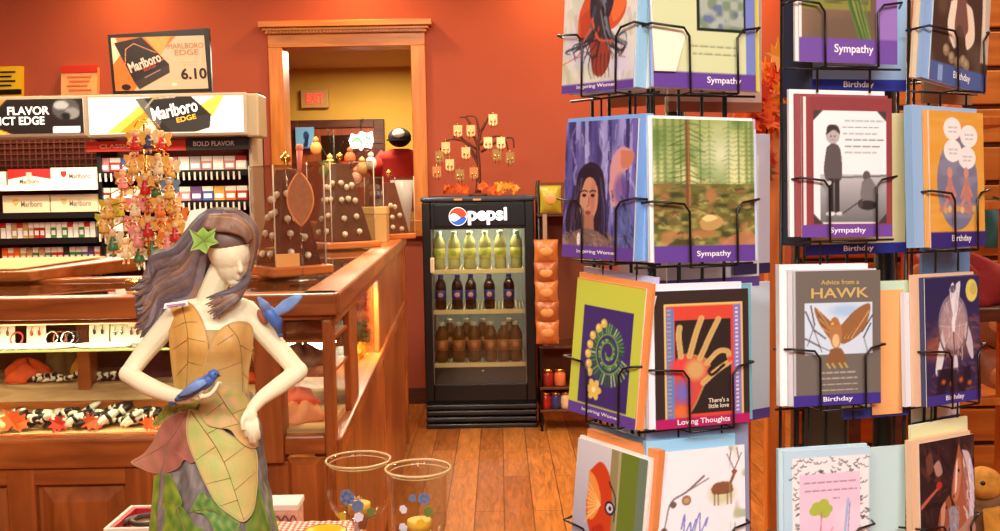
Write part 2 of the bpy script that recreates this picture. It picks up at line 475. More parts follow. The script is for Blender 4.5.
# exit sign
x0, z0, x1, z1 = rect_at(301, 89, 328, 108, Y2 - 0.06)
s = thing('exit_sign', 'beige EXIT sign with red letters high on the ochre wall beyond the opening', 'sign', ((x0 + x1) / 2, Y2 - 0.06, z0))
obj('housing', MB().box((x0, Y2 - 0.06, z0), (x1, Y2, z1)), mat('exit_housing', (196, 150, 84), 0.6), s, bevel=0.006)
obj('face_plate', MB().box((x0 + 0.05, Y2 - 0.066, z0 + 0.035), (x1 - 0.05, Y2 - 0.06, z1 - 0.03)), mat('exit_face', (214, 150, 96), 0.5), s)
lettering(s, 'EXIT', V(((x0 + x1) / 2, Y2 - 0.066, (z0 + z1) / 2)), V((1, 0, 0)), V((0, 0, 1)), 0.15, 0.085, E('exit_red', (240, 60, 50), 1.0), lift=0.001, bold=0.03)
# door in the far room
x0, z0, x1, z1 = rect_at(292, 119, 384, 250, Y2 - 0.03)
d = bpy.data.objects.new('door_1', None); COL.objects.link(d); d.location = (x0, Y2 - 0.03, 0); d['kind'] = 'structure'
obj('door_frame', MB().box((x0, Y2 - 0.05, 0), (x0 + 0.09, Y2, z1)).box((x1 - 0.09, Y2 - 0.05, 0), (x1, Y2, z1)).box((x0 + 0.09, Y2 - 0.05, z1 - 0.07), (x1 - 0.09, Y2, z1)), M_dark, d, bevel=0.004)
obj('door_panel', MB().box((x0 + 0.09, Y2 - 0.03, 0), (x1 - 0.09, Y2 - 0.001, z1 - 0.07)), wood('red_brown_door', (120, 50, 18), (160, 76, 28), 'Z', 3, 0.4), d)
px0, pz0, px1, pz1 = rect_at(322, 135, 350, 172, Y2 - 0.035)
obj('window_pane', MB().box((px0, Y2 - 0.036, pz0), (px1, Y2 - 0.03, pz1)), mat('dark_pane', (40, 22, 14), 0.15), d)
# things in the far room
x0, z0, x1, z1 = rect_at(296, 127, 314, 149, Y2 - 0.1)
p = Art(24, 30, (120, 178, 224)); p.ell(.55, .4, .14, .2, (40, 70, 120)).poly([(.5, .5), (.72, .3), (.62, .9), (.4, .9)], (30, 44, 80)).rect(0, .92, 1, 1, (60, 90, 130))
o = printed('poster', p, (x0, Y2 - 0.1, z0), V((1, 0, 0)), V((0, 0, 1)), x1 - x0, z1 - z0, 0.02, edge=(30, 30, 30))
tagp(o, 'small blue poster on the dark door frame beyond the opening', 'poster')
x0, z0, x1, z1 = rect_at(349, 131, 373, 151, Y2 - 0.2)
s = thing('neon_sign', 'bright white lit window sign seen through the opening', 'sign', ((x0 + x1) / 2, Y2 - 0.2, z0))
pts = [(x0 + (x1 - x0) * a, Y2 - 0.2, z0 + (z1 - z0) * b) for a, b in [(.1, .1), (0, .55), (.12, .9), (.35, .8), (.5, 1), (.75, .88), (.95, 1), (1, .5), (.9, .12), (.6, .2), (.5, .02), (.3, .16)]]
obj('sign_face', MB().prism(pts, (0, 0.03, 0)), E('lit_white', (255, 250, 235), 2.2), s)
obj('green_tube', MB().tube([(x0 + 0.03, Y2 - 0.215, z0 + 0.08), (x0 + 0.08, Y2 - 0.215, z0 + 0.11), (x0 + 0.12, Y2 - 0.215, z0 + 0.06)], 0.008, seg=8).tube([(x0 + 0.15, Y2 - 0.215, z0 + 0.12), (x0 + 0.19, Y2 - 0.215, z0 + 0.1)], 0.008), E('lit_green', (70, 190, 60), 1.2), s)
obj('hanger', MB().tube([((x0 + x1) / 2, Y2 - 0.19, z1), ((x0 + x1) / 2, Y2 - 0.19, z1 + 0.1), ((x0 + x1) / 2, Y2 - 0.02, z1 + 0.12)], 0.004), M_wire, s)
# red shirt with a cap on a stand
b = at(402, 222, 8.2)
s = thing('shirt_display', 'red shirt with a black and white cap on a stand beyond the opening', 'clothing display', (b.x, 8.2, 0))
sh = at(402, 150, 8.2).z
obj('stand_pole', MB().tube([(b.x, 8.2, 0), (b.x, 8.2, sh)], 0.02).lathe([(0.16, 0), (0.16, 0.02), (0.03, 0.03)], (b.x, 8.2, 0)), M_blackm, s)
obj('shirt', MB().tube([(b.x, 8.2, sh - 0.5), (b.x, 8.2, sh - 0.2), (b.x, 8.2, sh - 0.05), (b.x, 8.2, sh + 0.01)], [0.17, 0.18, 0.2, 0.07], 14, seg=12, flat=0.6).tube([(b.x - 0.1, 8.2, sh - 0.05), (b.x - 0.24, 8.18, sh - 0.2)], [0.08, 0.065], 10).tube([(b.x + 0.1, 8.2, sh - 0.05), (b.x + 0.24, 8.18, sh - 0.2)], [0.08, 0.065], 10), mat('red_cotton', (176, 34, 22), 0.85), s)
c = V((b.x, 8.17, sh + 0.1))
obj('cap', MB().ell(c, (0.095, 0.1, 0.08)).prism([c + V((0.1 * math.cos(a), -0.06 - 0.09 * math.sin(a), -0.03)) for a in [k * math.pi / 8 for k in range(9)]], (0, 0, 0.012)), mat('cap_black', (28, 24, 24), 0.8), s)
obj('cap_patch', MB().ell(c + V((0.0, -0.075, 0.025)), (0.05, 0.035, 0.04)), mat('cap_white', (230, 220, 200), 0.8), s)
# ------------------------------------------------------------------ cigarette display unit
def backlit():
    m = vcol('backlit_print', 0.4)
    nt = m.node_tree; b = nt.nodes['Principled BSDF']; a = [n for n in nt.nodes if n.type == 'ATTRIBUTE'][0]
    nt.links.new(a.outputs['Color'], b.inputs['Emission Color']); b.inputs['Emission Strength'].default_value = 0.85
    return m
M_back = backlit()
X3 = V((1, 0, 0)); Z3 = V((0, 0, 1))
UX0, UX1 = at(-70, 200, 5.6).x, at(254, 200, 5.6).x
UY0, UY1 = 5.6, 5.88
uz = lambda y, x=60: at(x, y, 5.6).z
ztop = uz(91)
unit = thing('cigarette_display_unit', 'grey retail shelving unit with lit headers along the orange wall', 'shelving unit', ((UX0 + UX1) / 2, 5.9, 0))
M_peg = mat('maroon_pegboard', (96, 44, 30), 0.7, var=0.2, vscale=60)
pg = MB().box((UX0, UY1 - 0.03, 0), (UX1, UY1, ztop))
obj('back_panel', pg, M_peg, unit)
gr = MB()
for k in range(26):
    x = UX0 + 0.02 + k * 0.036
    gr.box((x, UY1 - 0.036, uz(166)), (x + 0.006, UY1 - 0.03, uz(137)))
for k in range(5):
    z = uz(164) + k * 0.033; gr.box((UX0, UY1 - 0.038, z), (at(98, 150, 5.6).x, UY1 - 0.032, z + 0.005))
obj('wire_grid', gr, mat('grid_pink', (150, 84, 64), 0.5), unit)
obj('side_panel', MB().box((UX1 - 0.02, UY0, 0), (UX1, UY1, ztop - 0.18)), M_grey, unit, bevel=0.003)
xm = at(99, 200, 5.6).x
obj('divider', MB().box((xm - 0.012, UY0 + 0.02, 0), (xm + 0.012, UY1 - 0.03, uz(138))), M_black, unit, bevel=0.003)
obj('plinth', MB().box((UX0, UY0 + 0.02, 0), (UX1, UY1 - 0.03, 0.45)), M_black, unit)
# headers
def header(x0, x1, y0, y1, art, words):
    a, b = at(x0, y1, 5.45), at(x1, y0, 5.45)
    h = obj('header_box', MB().box((a.x, 5.45, a.z), (b.x, 5.64, b.z)), M_grey, unit, bevel=0.008)
    q = 0.018
    f = printed('header_sign', art, V((a.x + q, 5.446, a.z + q)), X3, Z3, b.x - a.x - 2 * q, b.z - a.z - 2 * q, 0.004, parent=h, m=M_back)
    cx, cy, W, H = (a.x + b.x) / 2, (a.z + b.z) / 2, b.x - a.x - 2 * q, b.z - a.z - 2 * q
    for (t, u, v, tw, th, m, ang) in words:
        xd = V((math.cos(ang), 0, math.sin(ang))); yd = V((-math.sin(ang), 0, math.cos(ang)))
        lettering(h, t, V((a.x + q + u * W, 5.446, b.z - q - v * H)), xd, yd, tw * W, th * H, m, lift=0.002, bold=0.02)
M_lw = E('sign_white', (255, 250, 240), 0.9)
ar = Art(96, 24, (28, 22, 20)); ar.poly([(.3, .62), (.52, 1), (.2, 1)], (250, 170, 60)).poly([(.36, 0), (.5, 0), (.42, .3)], (240, 180, 80), .6).poly([(0, 0), (.3, 0), (.2, 1), (0, 1)], (60, 44, 34))
ar.ell(.88, .3, .09, .3, (70, 66, 64)).ell(.85, .2, .05, .12, (150, 148, 146)).ell(.92, .42, .05, .16, (120, 116, 112)).ell(.88, .5, .03, .1, (20, 18, 18)).rect(.79, .8, .97, .95, (250, 250, 248))
header(-68, 86, 95, 139, ar, [('FLAVOR', .635, .33, .28, .24, M_lw, 0), ('DISTINCT EDGE', .49, .62, .5, .24, M_lw, 0)])
ar = Art(150, 44, (255, 252, 244))
ar.poly([(.1, 1), (.3, .35), (.4, 0), (.62, 0), (.72, 1)], (250, 190, 70)).poly([(.18, 1), (.36, .4), (.44, .0), (.52, 0), (.5, 1)], (245, 130, 30)).poly([(.3, 1), (.4, .5), (.46, .2), (.42, 1)], (255, 235, 170))
ar.poly([(.7, .3), (.82, 0), (.88, 0), (.8, .55)], (250, 200, 70))
ar.poly([(.3, .05), (.66, -.02), (.79, .5), (.78, .86), (.56, 1.1), (.44, .9)], (30, 27, 26)).poly([(.3, .05), (.36, .03), (.47, .66), (.44, .9)], (90, 84, 78))
ar.line([(.6, .92), (.7, .8)], .014, (230, 226, 220)).line([(.37, .3), (.42, .06), (.56, .02)], .012, (150, 140, 120)).poly([(.47, .66), (.78, .5), (.78, .86), (.56, 1.1)], (44, 40, 38)).rect(.0, .97, 1, 1, (250, 240, 220))
hdr = header(87, 246, 92, 138, ar, [('Marlboro', .555, .36, .3, .36, M_lw, 0.2), ('EDGE', .63, .6, .13, .14, E('edge_gold', (240, 170, 40), .9), 0.2)])
a, b = at(246, 137, 5.47), at(258, 93, 5.47)
obj('header_end', MB().box((a.x, 5.47, a.z), (b.x, 5.66, b.z)), mat('end_metal', (176, 156, 126), 0.4, 0.3), unit, bevel=0.01)
# strip signs under the header
def strip(x0, x1, y0, y1, c, t, tm):
    a, b = at(x0, y1, 5.56), at(x1, y0, 5.56)
    h = obj('strip_sign', MB().box((a.x, 5.55, a.z), (b.x, 5.58, b.z)), mat('strip_%d' % c[0], c, .5), unit)
    lettering(h, t, V(((a.x + b.x) / 2 - .02, 5.55, (a.z + b.z) / 2)), X3, Z3, (b.x - a.x) * .66, (b.z - a.z) * .4, tm, lift=.001, bold=.02)
strip(87, 186, 140, 152, (196, 44, 20), 'CLASSIC FLAVOR', mat('strip_pink', (250, 170, 140), .5))
strip(187, 249, 137, 150, (30, 24, 22), 'BOLD FLAVOR', mat('strip_grey', (200, 190, 180), .5))
# shelves
M_lip = mat('shelf_lip', (200, 160, 110), .5)
def shelf(x0, x1, y, lip=None, tick=False, dk=M_black):
    if x0 < 0: x0 = -69
    X0, X1 = at(x0, y, 5.6).x, at(x1, y, 5.6).x; z = uz(y, (x0 + x1) / 2)
    s = obj('shelf', MB().box((X0, UY0, z - 0.02), (X1, UY1 - 0.03, z)), dk, unit, bevel=0.002)
    obj('shelf_lip', MB().box((X0, UY0 - 0.012, z - 0.03), (X1, UY0, z + 0.004)), lip or M_black, s)
    if tick:
        q = MB(); n = int((X1 - X0) / 0.031)
        for k in range(n): q.box((X0 + k * 0.031, UY0 - 0.016, z - 0.052), (X0 + k * 0.031 + 0.009, UY0 - 0.004, z - 0.008))
        obj('pusher_tick', q, mat('tick_white', (205, 190, 170), .5), s)
    return z
def pack(nm, x, y, z, w, d, h, body, lid, label, group, cat='cigarette pack'):
    q = MB().box((x, y, z), (x + w, y + d, z + h * .68)).box((x, y, z + h * .685), (x + w, y + d, z + h), 1).box((x + w * .12, y - .001, z + h * .2), (x + w * .88, y, z + h * .5), 2)
    o = single(nm, q, [body, lid, M_white], label, cat, group, loc=(x + w / 2, y + d / 2, z))
    return o
pal = {'white': (226, 214, 196), 'red': (176, 32, 24), 'green': (60, 120, 50), 'gold': (200, 150, 70), 'orange': (226, 96, 24), 'blue': (70, 84, 150), 'pink': (196, 120, 120), 'black': (40, 34, 34), 'purple': (96, 60, 110), 'tan': (188, 140, 90), 'silver': (170, 160, 150)}
PM = {k: mat('pack_' + k, v, .45) for k, v in pal.items()}
def carton(x0, x1, y0, y1, Y, zs, band, lab, red):
    a, b = at(x0, y1, Y), at(x1, y0, Y); h = b.z - a.z
    t = thing('cigarette_carton', lab, 'carton', ((a.x + b.x) / 2, Y + .05, zs), group='cigarette cartons')
    obj('box', MB().box((a.x, Y, zs), (b.x, Y + .1, zs + h)), band[0], t, bevel=.002)
    cx = (a.x + b.x) / 2; W = b.x - a.x
    if red:
        obj('chevron', MB().prism([(a.x, Y - .0015, zs + h), (b.x, Y - .0015, zs + h), (b.x, Y - .0015, zs + h * .38), (cx, Y - .0015, zs + h * .62), (a.x, Y - .0015, zs + h * .38)], (0, .001, 0)), band[1], t)
    obj('crest', MB().prism([(cx + (-.22 if not red else 0) * W + .016 * u, Y - .0025, zs + h * .62 + .02 * v) for u, v in [(-1, .8), (1, .8), (1, -.2), (.0, -1), (-1, -.2)]], (0, .001, 0)), band[2], t)
    lettering(t, 'Marlboro', V((cx + (.12 * W if not red else 0), Y, zs + h * (.26 if red else .5))), X3, Z3, W * .45, h * .3, band[3], lift=.002, bold=.01)
M_txt = mat('ink_grey', (110, 92, 80), .6)
z1 = shelf(-12, 98, 185.5, mat('lip_white', (225, 215, 200), .5))
carton(8, 50, 165, 182, 5.64, z1, [PM['white'], PM['red'], mat('crest_pale', (230, 170, 150), .5), M_txt], 'white carton with a red chevron top, left one on the top shelf', True)
carton(51, 97, 164, 182, 5.64, z1, [PM['white'], PM['red'], PM['red'], M_txt], 'white carton with a small red crest, right one on the top shelf', False)
z2 = shelf(-12, 98, 213.5)
M_tanb = mat('carton_tan', (208, 184, 148), .5)
carton(3, 49, 192, 211, 5.64, z2, [M_tanb, PM['gold'], PM['gold'], M_txt], 'tan carton with a gold crest, left one on the second shelf', False)
carton(51, 98, 191, 210, 5.64, z2, [M_tanb, PM['gold'], PM['tan'], M_txt], 'tan carton with a pale crest, right one on the second shelf', False)
a = at(-6, 182, 5.64)
carton(-40, 5, 167, 182, 5.64, z1, [PM['white'], PM['red'], PM['red'], M_txt], 'white carton cut off by the left picture edge on the top shelf', False)
z3 = shelf(-12, 98, 239)
z4 = shelf(-12, 102, 264, M_lip)
z5 = shelf(-12, 102, 279)
def row(z, x0, x1, step, h, cols, where, Y=5.64, wf=.9, grp=None, cat='cigarette pack', nm='cigarette_pack'):
    x = x0; k = 0
    sx = (at(110, 220, Y) - at(100, 220, Y)).x / 10
    while x < x1 - step * .6:
        c = cols[k % len(cols)]
        X = at(x, 220, Y).x
        lid = {'white': PM['red'] if k % 3 == 0 else PM['white'], 'green': PM['white'], 'red': PM['white']}.get(c, PM['white'] if k % 2 else PM[c])
        pack(nm, X, Y, z, step * sx * wf, .08, h, PM[c], lid, '%s %s %s' % (c, 'cigarette pack' if cat == 'cigarette pack' else 'lighter pack', where), grp, cat)
        x += step; k += 1
row(z3, 0, 98, 5.6, .088, ['white', 'white', 'tan', 'white', 'tan', 'tan', 'red', 'red', 'white', 'green', 'white', 'green', 'white', 'white', 'green', 'white'], 'in the row on the third shelf down', grp='cigarette packs on the third shelf')
row(z4, 0, 100, 6.2, .088, ['orange', 'orange', 'orange', 'gold', 'tan', 'green', 'tan', 'green', 'red', 'red', 'black', 'green', 'green', 'blue', 'purple', 'orange'], 'in the row on the fourth shelf down', grp='cigarette packs on the fourth shelf')
row(z5, 62, 102, 6.5, .07, ['orange', 'green', 'black', 'blue', 'black', 'black'], 'on the lowest visible shelf', grp='cigarette packs on the lowest shelf')
for y, cols, hh, wh in [(171, ['pink', 'red', 'blue', 'silver', 'silver', 'white', 'pink', 'white', 'silver', 'pink', 'white', 'pink', 'white'], .08, 'in the top row right of the ornament tree'),
                        (201.5, ['red', 'white', 'tan', 'silver', 'white', 'white', 'pink', 'pink', 'purple', 'blue', 'gold', 'orange', 'red'], .082, 'in the second row right of the ornament tree'),
                        (231, ['red', 'white', 'tan', 'red', 'silver', 'white', 'tan', 'white', 'silver', 'tan', 'gold', 'tan', 'red'], .082, 'in the third row right of the ornament tree'),
                        (260, ['tan', 'orange', 'green', 'white', 'silver', 'red', 'tan', 'white', 'gold', 'tan', 'silver', 'pink', 'red'], .082, 'in the bottom row right of the ornament tree')]:
    z = shelf(100, 250, y, tick=True)
    row(z, 101, 249, 11.4, hh, cols, wh, grp='cigarette packs ' + wh, wf=.92)
# framed poster, notices
def slab4(nm, tl, tr, br, bl, Y, t, m, par):
    return obj(nm, MB().slab(at(*bl, Y), at(*br, Y), at(*tr, Y), at(*tl, Y), t), m, par)
pq = thing('price_poster', 'black framed cigarette poster with the price 6.10 standing on the lit header', 'poster', (at(162, 92, 5.6).x, 5.6, ztop))
TL, TR, BR, BL = [at(*q, 5.6) for q in [(107.5, 35), (209, 28), (212, 91.5), (113, 94.5)]]
slab4('frame', (107.5, 35), (209, 28), (212, 91.5), (113, 94.5), 5.6, .025, M_black, pq)
ar = Art(150, 92, (196, 160, 132))
ar.poly([(0, 0), (.7, 0), (.5, .35), (.2, 1), (0, 1)], (222, 98, 34)).poly([(.36, 0), (.64, 0), (.52, .36)], (236, 140, 70)).poly([(0, .0), (.05, 0), (.1, .3), (0, .5)], (236, 190, 150))
ar.poly([(.03, .1), (.33, .0), (.6, .52), (.6, .68), (.26, .98), (.21, .84)], (34, 24, 22)).poly([(.21, .84), (.6, .52), (.6, .68), (.26, .98)], (52, 40, 36))
ar.line([(.13, .5), (.15, .22), (.24, .12), (.47, .3)], .008, (214, 140, 90)).line([(.27, .62), (.55, .42)], .01, (200, 90, 50))
ar.line([(.33, .76), (.5, .62)], .01, (150, 130, 116))
for y in (.5, .55): ar.line([(.7, y), (.9, y)], .008, (176, 150, 120))
ar.ell(.12, .93, .05, .06, (20, 16, 16)).ell(.64, .9, .03, .03, (230, 205, 170))
xd = (BR - BL).normalized(); yd = (TL - BL).normalized(); W, H = (BR - BL).length, (TL - BL).length
printed('print', ar, BL + xd * .018 + yd * .018 - V((0, .003, 0)), xd, yd, W - .036, H - .036, .002, parent=pq, m=vcol())
def pl(t, u, v, w, h, m, ang=0.0, bold=0.0):
    c, s_ = math.cos(ang), math.sin(ang)
    lettering(pq, t, BL + xd * (u * W) + yd * ((1 - v) * H) - V((0, .003, 0)), xd * c + yd * s_, yd * c - xd * s_, w * W, h * H, m, lift=.002, bold=bold)
M_ink = mat('ink_black', (28, 22, 20), .6); M_brn = mat('ink_brown', (150, 118, 84), .6)
pl('MARLBORO', .775, .22, .36, .09, M_brn); pl('EDGE', .78, .33, .24, .09, M_brn); pl('6.10', .835, .69, .26, .19, M_ink, 0, .03)
pl('Marlboro', .35, .48, .34, .17, mat('ink_silver', (196, 180, 166), .4), .33, .03); pl('EDGE', .4, .57, .13, .05, mat('ink_red', (190, 60, 40), .5), .36)
nt_ = thing('notice_card', 'pale notice with a red header fixed above the shelving on the orange wall', 'notice', (at(79, 98, 6.7).x, 6.7, at(79, 98, 6.7).z))
slab4('sheet', (61, 67), (97, 67), (97, 98), (61, 99), 6.7, .045, mat('notice_paper', (240, 176, 110), .7), nt_)
slab4('red_header', (61, 66), (97, 65), (97, 72), (61, 73), 6.69, .008, mat('notice_red', (196, 40, 20), .7), nt_)
slab4('red_footer', (61, 95.5), (97, 94.5), (97, 98), (61, 99), 6.69, .008, mat('notice_red', (196, 40, 20), .7), nt_)
for k in range(4):
    slab4('text_line', (67 + k % 2 * 2, 76 + k * 4.4), (91 - k % 3 * 2, 75.7 + k * 4.4), (91 - k % 3 * 2, 77.2 + k * 4.4), (67 + k % 2 * 2, 77.6 + k * 4.4), 6.692, .006, mat('notice_ink', (222, 120, 62), .7), nt_)
nt_ = thing('age_sign', 'yellow and black warning sign cut off at the left picture edge', 'sign', (at(8, 102, 6.7).x, 6.7, at(8, 102, 6.7).z))
slab4('sheet', (-14, 67), (21, 66), (21, 102), (-14, 103), 6.7, .045, mat('sign_yellow', (232, 190, 20), .6), nt_)
slab4('black_band', (-14, 90), (21, 89), (21, 94), (-14, 95), 6.69, .008, M_black, nt_)
for k in range(4):
    slab4('text_line', (-8, 71.5 + k * 4.5), (15 - (k % 2) * 4, 71 + k * 4.5), (15 - (k % 2) * 4, 72.6 + k * 4.5), (-8, 73 + k * 4.5), 6.692, .006, M_black, nt_)
# ------------------------------------------------------------------ front run of the counter
CY, CB = 2.45, 3.02
zt = at(130, 296, CY).z; zr = at(130, 323, CY).z; zl = at(60, 437, CY).z; zlb = at(60, 467, CY).z
CX0, CX1 = -1.75, at(331, 300, CY).x
zg = at(60, 349, CY + .06).z
ct = thing('display_counter', 'L-shaped knotty wood display counter with glass front behind the fairy statue', 'counter', ((CX0 + CX1) / 2, 2.7, 0))
rw = .085
obj('top_rail', MB().box((CX0, CY - .02, zr + .012), (CX1 + .015, CY + .055, zt)).box((CX0, CY, zr), (CX1, CY + .03, zr + .012)), M_cab, ct, bevel=.006)
obj('top_rail', MB().box((CX0, CB - .03, zt - .06), (CX1 - .2, CB + .045, zt + .002)), M_cab, ct, bevel=.005)
obj('glass_top', MB().box((CX0, CY + .055, zt - .014), (CX1 - .09, CB - .03, zt - .006)), M_glass, ct)
obj('tray_floor', MB().box((CX0, CY + .055, zt - .075), (CX1 - .09, CB - .03, zt - .068)), mat('grey_felt', (146, 122, 88), .9, var=.1, vscale=12), ct)
for px in (9, 56):
    X = at(px, 290, 2.8).x
    obj('tray_divider', MB().box((X - .006, CY + .06, zt - .068), (X + .006, CB - .03, zt - .02)), M_dark, ct)
px0 = at(252, 300, CY).x; px1 = at(279, 300, CY).x
obj('post', MB().box((px0, CY - .005, zlb), (px1, CY + .07, zr)), M_cabv, ct, bevel=.005)
cp0 = at(321, 300, CY).x
obj('corner_post', MB().box((cp0, CY - .005, 0), (CX1, CY + .05, zr)), M_cabv, ct, bevel=.005)
obj('door_rail', MB().box((px1, CY, at(300, 313, CY).z), (cp0, CY + .035, zr)), M_cab, ct, bevel=.003)
obj('front_glass', MB().box((CX0, CY + .012, zl), (px0, CY + .017, zr)), M_glass, ct)
obj('front_glass', MB().box((px1, CY + .012, zl), (cp0, CY + .017, zr)), M_glass, ct)
obj('ledge_rail', MB().box((CX0, CY - .02, zlb), (px0, CY + .04, zl)), M_cab, ct, bevel=.008)
obj('ledge_rail', MB().box((px1, CY, at(300, 455, CY).z), (cp0, CY + .035, at(300, 436, CY).z)), M_cab, ct, bevel=.006)
obj('display_floor', MB().box((CX0, CY + .04, zl - .03), (cp0, CB, zl)), wood('sandy_floor', (176, 128, 76), (228, 184, 120), 'X', 5, .9, 4), ct)
obj('back_panel', MB().box((CX0, CB - .012, 0), (CX1 - .5, CB, zt - .06)), mat('case_back', (96, 62, 30), .8, var=.15, vscale=4), ct)
mx0, mx1 = at(82, 380, 2.75).x, at(95, 380, 2.75).x
obj('mullion', MB().box((mx0, 2.72, zl), (mx1, 2.78, zr)), M_cabv, ct, bevel=.004)
gs = obj('glass_shelf', MB().box((CX0, CY + .052, zg - .006), (px0, 2.72, zg)), M_glass, ct)
obj('polished_edge', MB().box((CX0, CY + .05, zg - .006), (px0, CY + .052, zg)), mat('glass_edge', (150, 160, 96), .15), gs)
zs2 = at(60, 386, 2.72).z
obj('shelf_riser', MB().add([(CX0, 2.66, zl), (px0, 2.66, zl), (px0, 2.66, zl + .03), (CX0, 2.66, zl + .03), (CX0, 2.74, zs2 - .02), (px0, 2.74, zs2 - .02), (px0, 2.74, zs2), (CX0, 2.74, zs2), (CX0, CB - .012, zs2), (px0, CB - .012, zs2)], [(0, 1, 2, 3), (3, 2, 6, 7), (7, 6, 9, 8)]), wood('sandy_cloth', (150, 104, 58), (232, 190, 130), 'X', 5, .9, 4), ct)
obj('shelf_edge', MB().box((CX0, 2.655, zl + .028), (px0, 2.675, zl + .045)), M_cab, ct)
# lower raised panels
obj('base_panel', MB().box((CX0, CY + .02, 0), (cp0, CY + .04, zlb)), M_cabv, ct)
edges = [at(-140, 500, CY).x, at(22, 500, CY).x, at(140, 500, CY).x, at(253, 500, CY).x]
for xx in [CX0 + .05] + edges:
    obj('stile', MB().box((xx - .035, CY - .004, 0), (xx + .035, CY + .02, zlb)), M_cabv, ct, bevel=.004)
obj('rail', MB().box((CX0, CY - .003, zlb - .045), (px0, CY + .02, zlb)), M_cab, ct, bevel=.003)
obj('rail', MB().box((CX0, CY - .003, 0), (px0, CY + .02, .12)), M_cab, ct, bevel=.003)
obj('rail', MB().box((px1 - .06, CY - .003, 0), (cp0, CY + .02, .1)), M_cab, ct, bevel=.003)
def raised(x0, x1, z0, z1, y, par, q=.035):
    obj('raised_panel', MB().add([(x0, y, z0), (x1, y, z0), (x1, y, z1), (x0, y, z1), (x0 + q, y - .02, z0 + q), (x1 - q, y - .02, z0 + q), (x1 - q, y - .02, z1 - q), (x0 + q, y - .02, z1 - q)], [(4, 5, 6, 7), (0, 1, 5, 4), (1, 2, 6, 5), (2, 3, 7, 6), (3, 0, 4, 7)]), M_cabv, par)
for a, b in zip(edges[:-1], edges[1:]): raised(a + .045, b - .045, .13, zlb - .055, CY + .018, ct)
raised(at(287, 480, CY).x, cp0 - .01, .11, at(300, 459, CY).z, CY + .016, ct, .014)
# shelves inside the glazed door bay
for y in (335, 368):
    obj('door_shelf', MB().box((px1 - .02, CY + .06, at(300, y, 2.6).z - .008), (cp0 + .01, 2.95, at(300, y, 2.6).z)), M_cab, ct)
# ------------------------------------------------------------------ side run
C0 = V((CX1, CY + .05, 0)); pe = at(403, 237, 5.75); C1 = V((pe.x, 5.75, 0))
sd = (C1 - C0).normalized(); inn = V((-sd.y, sd.x, 0)); SL = (C1 - C0).length
def SP(s, o, z): return C0 + sd * s + inn * o + V((0, 0, z))
def sbox(mb, s0, s1, o0, o1, z0, z1, mi=0):
    return mb.hexa([SP(s0, o0, z0), SP(s1, o0, z0), SP(s1, o1, z0), SP(s0, o1, z0), SP(s0, o0, z1), SP(s1, o0, z1), SP(s1, o1, z1), SP(s0, o1, z1)], mi)
def s_of(px, py=330):
    d = ray(px, py); n = inn
    t = (C0 - CAM).dot(n) / d.dot(n)
    return (CAM + d * t - C0).dot(sd)
c2 = ct
SW = .58
obj('top_rail', sbox(MB(), -.06, SL, -.02, .075, zt - .055, zt), M_caby, c2, bevel=.006)
obj('top_moulding', sbox(MB(), -.03, SL, -.006, .03, zt - .085, zt - .055), M_caby, c2, bevel=.004)
obj('top_rail', sbox(MB(), .6, SL, SW - .06, SW, zt - .055, zt), M_caby, c2, bevel=.006)
obj('top_rail', sbox(MB(), SL - .08, SL, .0, SW, zt - .055, zt), M_cab, c2, bevel=.006)
obj('glass_top', sbox(MB(), .02, SL - .08, .075, SW - .06, zt - .014, zt - .006), M_glass, c2)
obj('tray_floor', sbox(MB(), .02, SL - .08, .075, SW - .06, zt - .08, zt - .07), mat('brown_felt', (92, 50, 22), .9), c2)
sm = [s_of(p) for p in (348, 356, 378, 383)]
zb = zl - .02
for a, b in ((sm[0], sm[1]), (sm[2], sm[3])):
    obj('mullion', sbox(MB(), a, b, -.004, .014, zb, zt - .07), M_cabv, c2, bevel=.004)
obj('end_panel', sbox(MB(), sm[3], SL, 0, .04, 0, zt - .06), M_cabv, c2)
obj('end_post', sbox(MB(), SL - .12, SL, -.01, .05, 0, zt - .06), M_cabv, c2, bevel=.004)
obj('end_cap', sbox(MB(), SL - .03, SL, .0, SW, 0, zt - .06), M_cabv, c2)
obj('side_glass', sbox(MB(), .0, sm[3], .014, .019, zb, zt - .07), clearglass('side_glass', (252, 252, 250), ior=1.04, refl=.01), c2)
obj('sill_rail', sbox(MB(), -.02, SL - .1, -.012, .06, zb - .05, zb), M_caby, c2, bevel=.006)
obj('side_panel', sbox(MB(), -.02, SL - .02, .012, .03, 0, zb - .05), M_cabv, c2)
k = 0.0
while k < SL - .2:
    obj('plank', sbox(MB(), k + .003, min(k + .197, SL - .12), .002, .012, .08, zb - .052), M_cabv, c2, bevel=.003); k += .2
obj('kick_board', sbox(MB(), -.02, SL, .005, .02, 0, .08), M_dark, c2)
obj('inner_floor', sbox(MB(), .02, sm[3], .03, SW, zb - .03, zb - .01), M_cab, c2)
obj('inner_back', sbox(MB(), .6, sm[3], SW - .02, SW, 0, zt - .06), M_dark, c2)
sh = obj('inner_shelf', sbox(MB(), .04, sm[3], .06, SW - .02, zb + .16, zb + .168), M_glass, c2)
